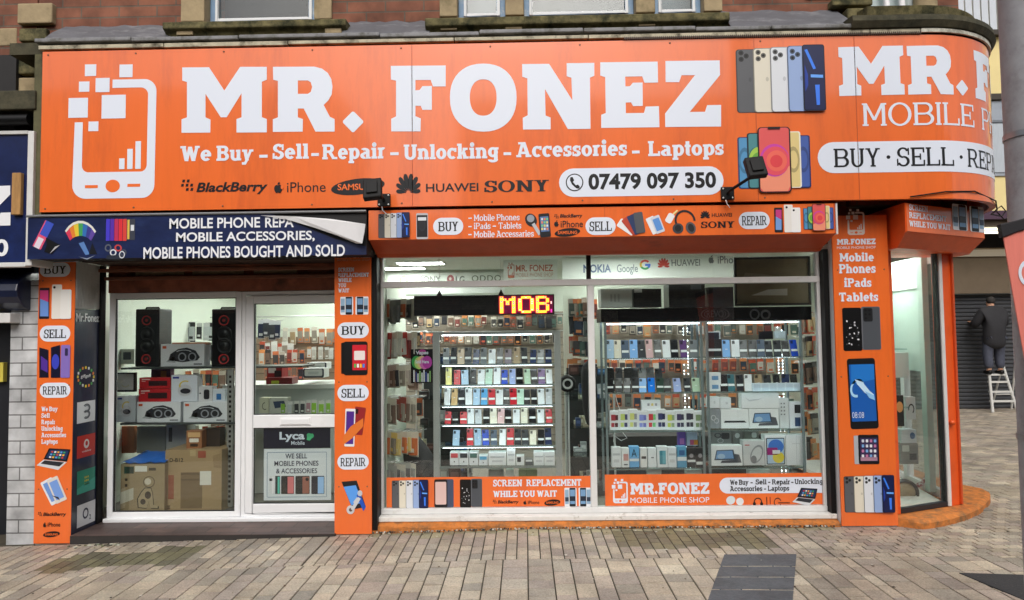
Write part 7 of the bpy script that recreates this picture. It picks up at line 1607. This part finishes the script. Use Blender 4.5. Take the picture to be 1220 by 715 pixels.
def d_blis(A): A.ell(.15, .15, .5, .5, pr(60, 62, 66), 0, inner=.7); A.rr(.5, .15, .9, .6, .2, pr(56, 58, 62), 0); A.ell(.3, .55, .6, .9, pr(206, 208, 208), 0, inner=.8)
gbox_('grey blister pack with black cables above the lowest right shelf', 847.5, 513.5, 871.5, 529.5, CY+.22, .04, (138, 140, 140), d_blis, GC)
gbox_('grey blister pack with a white plug, middle of three packs', 873, 513, 885, 528, CY+.22, .04, (126, 128, 126), lambda A: A.ell(.2, .2, .7, .6, pr(226, 228, 228), 0), GC)
gbox_('grey blister pack with a white adapter, rightmost of three packs', 887, 513, 904, 525, CY+.22, .04, (120, 122, 116), lambda A: A.rr(.5, .2, .85, .7, .3, pr(222, 224, 224), 0), GC)
gbox_('flat white box under the lowest left cabinet shelf', 772, 559, 788, 567.5, CY+.12, .1, (220, 226, 226), None, GC); gbox_('flat white box under the right part of the left cabinet', 818, 560, 836, 567, CY+.12, .1, (206, 214, 212), None, GC); gbox_('flat white box under the lowest right cabinet shelf', 893, 560, 918, 567, CY+.12, .1, (222, 226, 226), None, GC)
cbl = thing('cable', 'white charging cables dangling inside the left cabinet', 'cable', (.8, CY+.1, .6))
m = MB()
for k, pts in enumerate((((733, 470), (736, 482), (739, 489)), ((741, 514), (747, 522), (740, 525), (733, 520)), ((732, 514), (731, 526), (735, 533)))): m.tube([Q(u, v, CY+.12) for u, v in pts], .003, WHT, 6)
m.build('strand', cbl)

# ---- the side window beside the door
SY = .62
us_ = thing('window_shelf', 'dark two tier shelf behind the side window', 'shelf', (-3.2, SY, .1))
for v in (437.5, 503.5):
    z = Q(205, v, SY).z; m = MB(); m.box(-4.1, -2.25, SY-.02, SY+.4, z-.018, z, M((60, 66, 66), .3)); m.build('shelf_board', us_)
m = MB(); a, b = Q(270, 560, SY), Q(277, 560, SY); m.box(a.x, b.x, SY, SY+.03, .06, Q(273, 440, SY).z, M((150, 150, 146), .4, metal=.4))
for i in range(26): m.box(a.x+.018, b.x-.018, SY-.001, SY, .1+i*.05, .125+i*.05, BLK)
m.build('perforated_upright', us_)
def tower(label, u0, u1, v0, v1, Y):
    a, b = Q(u0, v1, Y), Q(u1, v0, Y); x0, x1, z0, z1 = a.x, b.x, a.z, b.z; cx = (x0+x1)/2; w_ = x1-x0
    t = thing('tower_speaker', label, 'speaker', (cx, Y, z0), 'tower speakers in the side window')
    m = MB(); m.box(x0, x1, Y, Y+.26, z0, z1, M((22, 22, 25), .5, .2, 30)); m.build('cabinet', t, .012)
    m = MB(); m.box(x0+.02, x1-.02, Y-.004, Y, z0+.03, z1-.03, M((14, 14, 16), .3)); m.build('front_panel', t)
    h_ = z1-z0
    for zz, r_, red in ((z1-h_*.2, w_*.2, 1), (z0+h_*.13, w_*.2, 1), (z1-h_*.44, w_*.3, 0), (z0+h_*.36, w_*.3, 0)):
        m = MB(); m.lathe([(0, -.012), (r_*.35, -.016), (r_*.45, -.008), (r_*.8, -.012), (r_, -.018), (r_*1.05, -.004)], (cx, Y, zz), M((16, 16, 18), .35), 22, 'y')
        if red: m.lathe([(r_*.78, -.0135), (r_*.98, -.0195), (r_*1.0, -.0165)], (cx, Y, zz), M((190, 40, 40), .35), 22, 'y'); m.lathe([(0, -.0175), (r_*.3, -.0172)], (cx, Y, zz), M((150, 30, 34), .4), 14, 'y')
        m.build('driver', t)
    m = MB(); m.tube([(x0+.05, Y+.1, z1-.004), (x0+.06, Y+.1, z1+.015), (x1-.06, Y+.1, z1+.015), (x1-.05, Y+.1, z1-.004)], .01, BLK, 8); m.build('handle', t)
tower('black tower speaker with red rings near the lime green packet', 160.5, 190, 368, 437, SY+.05)
tower('black tower speaker with red rings next to the white door', 251.5, 283, 368, 437, SY+.05)
def d_boom(A):
    A.poly([(.18, .72), (.22, .45), (.4, .22), (.6, .16), (.8, .3), (.9, .6), (.84, .74), (.5, .82)], pr(40, 42, 48), 0); A.ell(.34, .26, .72, .5, pr(210, 212, 216), 1, inner=.8, a=(20, 160))
    for x in (.4, .63): A.ell(x, .38, x+.19, .78, pr(150, 152, 160), 2); A.ell(x+.03, .44, x+.16, .72, pr(20, 22, 28), 3)
    A.rr(.04, .08, .13, .2, .1, pr(206, 90, 50), 0); A.rr(.76, .88, .95, .93, 0, pr(60, 62, 68), 0); A.poly([(.12, .8), (.3, .5), (.34, .84)], pr(170, 174, 178), 0)
GBX = 'white portable speaker boxes in the side window'
gbox_('white portable speaker box on the upper shelf between the tower speakers', 191.5, 410, 243.5, 436.5, SY+.03, .14, (222, 224, 228), d_boom, GBX)
gbox_('white portable speaker box under the two red boxes', 163, 479, 215, 503, SY+.03, .14, (222, 224, 228), d_boom, GBX)
gbox_('white portable speaker box under the white round gadget box', 218.5, 479, 270.5, 503, SY+.03, .14, (222, 224, 228), d_boom, GBX)
pd = MB(); pbox(pd, 205, 408, 246, 411, SY+.05, .1, pr(206, 150, 120)); tag(pd.build('flat_carton'), 'flat tan carton on top of the upper white speaker box', 'box')
def d_red(A): A.rr(.3, .3, .9, .75, .1, pr(50, 22, 26), 0); A.rr(.08, .12, .35, .2, 0, pr(230, 200, 196), 0); A.rr(.08, .3, .2, .36, 0, pr(220, 180, 176), 0)
GRD = 'red speaker boxes in the side window'
gbox_('red box with a dark bar speaker, upper of two stacked', 166, 450, 203, 463, SY+.06, .12, (186, 34, 40), d_red, GRD)
gbox_('red box with a dark bar speaker, lower of two stacked', 165, 463.3, 203, 478.7, SY+.06, .12, (186, 34, 40), d_red, GRD)
def d_cam(A): A.ell(.25, .35, .8, .8, pr(206, 206, 212), 0); A.ell(.3, .2, .8, .6, pr(226, 200, 90), 1, inner=.75, a=(60, 200)); A.ell(.35, .5, .75, .7, pr(50, 50, 58), 2); A.rr(.06, .06, .3, .13, 0, pr(40, 60, 150), 0)
gbox_('white box with a round silver gadget above the right speaker box', 204, 447, 235, 478.5, SY+.05, .12, (220, 224, 234), d_cam, 'white gadget boxes in the side window')
gbox_('white box with a round gold gadget left of the speaker boxes', 138.5, 472, 161.5, 503, SY+.04, .12, (216, 222, 228), d_cam, 'white gadget boxes in the side window')
gbox_('small pale box with a black speaker picture on the lower shelf', 236, 460.5, 253, 478.5, SY+.08, .1, (214, 212, 214), lambda A: [A.rr(.4, .2, .8, .85, .3, pr(50, 50, 56), 0), A.rr(.1, .4, .2, .5, 0, pr(80, 80, 86), 0)], 'white gadget boxes in the side window')
gbox_('small white box with a blue picture beside the perforated upright', 253.5, 464, 268, 478.5, SY+.08, .1, (212, 218, 226), lambda A: A.rr(.3, .35, .7, .85, .1, pr(50, 110, 170), 0), 'white gadget boxes in the side window')
tb_ = gbox_('black framed tablet with a faint smile drawn on its screen', 137.5, 444, 161.5, 467, SY+.12, .03, (28, 28, 32), lambda A: [A.rr(.06, .08, .9, .9, .02, pr(206, 204, 204), 0), A.ell(.3, .4, .7, .75, pr(200, 190, 130), 1, inner=.85, a=(200, 340))], None, cat='tablet', name='tablet')
gbox_('lime green packet hanging in the upper corner of the side window', 140, 372, 155, 396, SY+.5, .05, (170, 196, 40), lambda A: A.rr(.4, .15, .8, .9, .1, pr(36, 44, 40), 0), None, cat='packet', name='packet'); gbox_('pale box with a dark picture behind the left tower speaker', 141, 416, 160, 434, SY+.3, .08, (206, 214, 204), lambda A: A.rr(.3, .2, .8, .7, .1, pr(60, 66, 76), 0), None)
gbox_('purple and gold box on the upper back of the lower shelf', 180, 440, 203, 450, SY+.2, .08, (90, 50, 90), lambda A: A.rr(.5, .2, .8, .9, .1, pr(200, 150, 90), 0), None)
def d_dog(A):
    k = pr(64, 54, 44)
    D = [(.40, .93), (.38, .74), (.46, .6), (.55, .5), (.70, .5), (.74, .62), (.77, .88), (.88, .9), (.88, .95), (.70, .95), (.66, .78), (.60, .95)]
    A.poly(D, k, 0); A.poly([(.62+(x-.62)*.9, .74+(y-.74)*.93) for x, y in D], pr(168, 150, 118), .5)
    A.ell(.52, .26, .78, .5, k, 1, inner=.9); A.ell(.55, .3, .7, .44, pr(210, 200, 180), 2); A.ell(.56, .58, .7, .74, k, 2); A.ell(.46, .74, .58, .86, k, 2); A.rr(.08, .05, .3, .2, 0, pr(40, 60, 50), 0); A.rr(.32, .04, .6, .16, 0, pr(226, 224, 214), 0); A.rr(.64, .08, .8, .14, 0, k, 0)
    A.poly([(0, .6), (.3, .5), (.3, .75), (0, .85)], pr(190, 184, 166), 0); A.rr(.1, .3, .16, .36, .3, k, 0); A.rr(.1, .42, .16, .48, .3, k, 0)
KRF = (158, 138, 106)
b1 = gbox_('brown carton with a dog drawing under a blue bag in the side window', 143.5, 553, 196, 609, SY-.2, .4, KRF, d_dog, 'brown cartons in the side window')
def d_furn(A):
    k = pr(110, 88, 64); A.rr(.28, .36, .66, .93, .01, pr(128, 106, 78), 0); A.rr(.28, .36, .66, .4, 0, k, 1); A.rr(.28, .46, .66, .49, 0, k, 1); A.text('D-B12', .08, .13, .32, .19, pr(50, 42, 36), 0, bold=.02); A.rr(.62, .34, .82, .56, 0, pr(222, 218, 206), 2)
    A.rr(.06, .4, .16, .78, 0, pr(150, 84, 60), 0); A.rr(.58, .02, .72, .13, .05, pr(160, 84, 64), 0)
    for i in range(6): A.rr(.2+i*.1, .955, .27+i*.1, .995, 0, k, 0)
    A.rr(.03, .88, .1, .94, 0, k, 0); A.rr(.44, 0, .54, .1, 0, pr(186, 162, 120), 0); A.poly([(.84, .1), (.98, .06), (.99, .3), (.86, .28)], pr(150, 124, 90), 0)
gbox_('large brown carton with a cabinet drawing in the side window', 196.5, 536, 264, 611, SY-.14, .5, (166, 140, 104), d_furn, 'brown cartons in the side window')
bb = thing('plastic_bag', 'flat blue plastic bag lying on the carton with the dog drawing', 'bag', Q(170, 553, SY))
m = MB(); r_ = random.Random(8); x0, x1, z = Q(143, 551, SY-.2).x, Q(197, 551, SY-.2).x, Q(170, 553, SY-.2).z
nx, ny = 9, 6; pts = [(x0+(x1-x0)*i/nx+(0.08*j/ny if i == 0 else 0), SY-.21+.4*j/ny, z+.006+r_.uniform(0, .02)+(.05*j/ny)) for j in range(ny+1) for i in range(nx+1)]
m.add(pts, [(j*(nx+1)+i, j*(nx+1)+i+1, (j+1)*(nx+1)+i+1, (j+1)*(nx+1)+i) for j in range(ny) for i in range(nx)], M((40, 110, 206), .3, .15, 12), True); m.build('sheet', bb)
gbox_('small coffee coloured box on the large brown carton', 222, 513, 240.5, 535.5, SY-.05, .1, (150, 100, 66), lambda A: [A.rr(.1, .1, .9, .35, .1, pr(210, 170, 120), 0), A.rr(.2, .42, .8, .62, .2, pr(230, 226, 216), 0), A.rr(.25, .7, .75, .85, .1, pr(60, 40, 30), 0)], None)
gbox_('dark box right of the coffee coloured box on the large carton', 241, 511, 262, 536, SY+.05, .12, (52, 42, 36), None, None); gbox_('grey carton behind the blue bag in the side window', 163, 508, 197, 540, SY+.3, .2, (126, 130, 126), None, None); gbox_('pale carton with upright dark letters behind the coffee coloured box', 198, 506, 222, 540, SY+.3, .2, (170, 172, 168), lambda A: A.rr(.12, .1, .3, .6, 0, pr(60, 60, 62), 0), None); gbox_('dull orange packet behind the blue plastic bag', 143, 508, 160, 540, SY+.35, .05, (150, 84, 48), None, None, cat='packet', name='packet')
# counter and goods behind the door
ct = thing('shop_counter', 'white shop counter behind the door glass', 'counter', (-2.2, 1.2, .05))
a, b = Q(308, 462, 1.2), Q(402, 462, 1.2); m = MB(); z = Q(350, 458, 1.2).z; m.box(a.x-.4, b.x+.3, 1.2, 1.9, z-.05, z, M((226, 228, 224), .4)); m.build('top', ct, .005)
m = MB(); m.box(a.x-.38, b.x+.28, 1.24, 1.88, .05, z-.05, M((196, 202, 198), .5)); m.build('front', ct)
def tray(label, u0, v0, u1, v1, Y):
    t = gbox_(label, u0, v0, u1, v1, Y, .2, (232, 234, 232), lambda A: [A.rr(.0, .0, 1, 1, .2, pr(40, 50, 64), 0), A.rr(.08, .1, .92, .82, .2, pr(232, 234, 232), 1), A.rr(.25, .35, .75, .65, .2, pr(206, 212, 212), 2)], 'white trays on the shop counter', cat='tray', name='tray')
tray('white tray with a dark rim on the counter, nearer one', 361, 439, 386, 450, 1.3); tray('white tray with a dark rim on the counter, rear one', 366, 432, 389, 440, 1.55)
gbox_('red and black tool case on the counter behind the door', 318, 437, 336, 452, 1.35, .2, (150, 34, 40), lambda A: [A.rr(.1, .1, .6, .5, .1, pr(226, 226, 226), 0), A.rr(.5, .3, .95, .9, .1, pr(30, 28, 32), 1)], None, cat='tool case', name='tool_case')
gbox_('flat dark red box with a lime label on the counter', 317, 450, 348, 459, 1.25, .2, (120, 34, 38), lambda A: A.rr(.2, .4, .5, .8, .2, pr(190, 206, 60), 0), None)
gbox_('pale box with a tablet picture under the counter behind the door', 321, 474, 343, 492, 1.0, .1, (212, 214, 200), lambda A: A.poly([(.2, .25), (.8, .2), (.9, .6), (.3, .7)], pr(56, 70, 96), 0), None)
gbox_('pale box with a headset picture beside the tablet picture box', 309, 474, 320, 492, 1.0, .1, (214, 214, 186), lambda A: A.ell(.3, .3, .9, .8, pr(60, 60, 60), 0, inner=.8, a=(90, 300)), None)
# ---- goods behind the corner glass
sf = thing('window_floor', 'pale raised display floor behind the corner glass', 'display floor', (3.7, 1, .1))
m = MB(); m.prism([(3.37, .06, .101), (gb.x-.02, gb.y+.05, .101), (4.30, 2.4, .101), (3.27, 2.4, .101)], (0, 0, .04), M((200, 200, 194), .5, .06)); m.build('top', sf)
bk = thing('partition', 'pale panel closing the back of the corner display', 'partition', (3.7, 1.35, .1)); m = MB(); m.box(3.27, 4.02, 1.35, 1.39, .14, 2.55, M((214, 224, 216), .6, .04)); m.box(3.27, 3.3, .1, 1.35, .15, 2.55, M((214, 224, 216), .6, .04)); m.build('panel', bk)
MINTP = M((176, 194, 186), .45, .03)
rb = thing('partition', 'pale mint board along the inside of the return glazing', 'partition', (4.05, 1.5, .14))  # added board, brightens what shows through the corner glass
e_ = (e1-e0).normalized(); q0 = e0.lerp(e1, .085); q1 = e0.lerp(e1, .9)
m = MB(); m.prism([(q0.x-.05, q0.y, 1.33), (q0.x-.03, q0.y, 1.33), (q1.x-.03, q1.y, 1.33), (q1.x-.05, q1.y, 1.33)], (0, 0, 1.17), MINTP); m.build('panel', rb)
m = MB(); q2 = e0.lerp(e1, .062); m.box(q2.x-.06, q2.x-.0, q2.y, q0.y-.002, .14, 2.5, MINTP); m.build('mint_post', rb)
m = MB(); m.prism([(q0.x-.07, q0.y, 2.18), (q0.x-.052, q0.y, 2.18), (q1.x-.052, q1.y, 2.18), (q1.x-.07, q1.y, 2.18)], (0, 0, .03), ALU); m.build('rail', rb)
for z in (.95, 1.55): 
    m = MB(); m.box(3.31, 3.95, .85, 1.34, z, z+.012, SHELFGLASS); tag(m.build('glass_shelf'), 'glass shelf across the corner display, %s one' % ('lower' if z < 1 else 'upper'), 'shelf')
gbox_('white box with a headphone picture in the corner window', 1079, 473, 1091, 500, .9, .1, (222, 224, 226), lambda A: A.ell(.25, .3, .85, .75, pr(40, 40, 44), 0, inner=.7, a=(-60, 200)), 'boxes in the corner window')
gbox_('black box with an orange sphere picture in the corner window', 1067, 471, 1077, 508, .6, .06, (24, 24, 28), lambda A: A.ell(.1, .2, .9, .55, pr(214, 150, 90), 0), 'boxes in the corner window')
gbox_('grey printed box low in the corner window', 1073, 528, 1094, 553, .9, .12, (130, 132, 130), lambda A: [A.rr(.1, .1, .5, .4, .1, pr(190, 196, 190), 0), A.rr(.5, .5, .9, .8, .1, pr(70, 72, 76), 0)], 'boxes in the corner window')
gbox_('white box with a blue dial picture in the corner window', 1074, 512, 1092, 528, .92, .12, (206, 212, 216), lambda A: A.ell(.55, .2, .9, .7, pr(80, 110, 150), 0), 'boxes in the corner window')
gbox_('tall pale box high in the corner window', 1066, 420, 1083, 450, .9, .1, (214, 220, 220), None, 'boxes in the corner window')
bl = thing('drum', 'round dark rimmed wooden drum standing at the foot of the corner glass', 'drum', Q(1082, 610, .45))
p = Q(1078, 588, .5); m = MB(); m.lathe([(0, -.0), (.10, -.0), (.11, .01), (.11, .2), (0, .2)], (p.x, p.y, p.z), M((134, 116, 88), .6, .2, 8), 24, 'y'); m.build('shell', bl); m = MB(); m.lathe([(.11, -.012), (.135, -.012), (.135, .03), (.11, .03)], (p.x, p.y, p.z), M((34, 32, 32), .4), 24, 'y'); m.build('rim', bl)
sc = thing('cloth', 'crumpled red and white patterned cloth on the corner display floor', 'cloth', Q(1100, 590, .8))
q = Q(1100, 590, .8); m = MB(); r_ = random.Random(3); zz = .142
pts = [(q.x-.06+.03*i+r_.uniform(-.01, .01), .8+.03*j, zz+(.17*(i/4)*(1-abs(j-1.5)/3))*r_.uniform(.7, 1)) for j in range(4) for i in range(5)]
m.add(pts, [(j*5+i, j*5+i+1, (j+1)*5+i+1, (j+1)*5+i) for j in range(3) for i in range(4)], M((150, 60, 70), .8, .1, dirt=(226, 216, 214), dscale=30, dlo=.5, dhi=.55), True); m.build('fabric', sc)
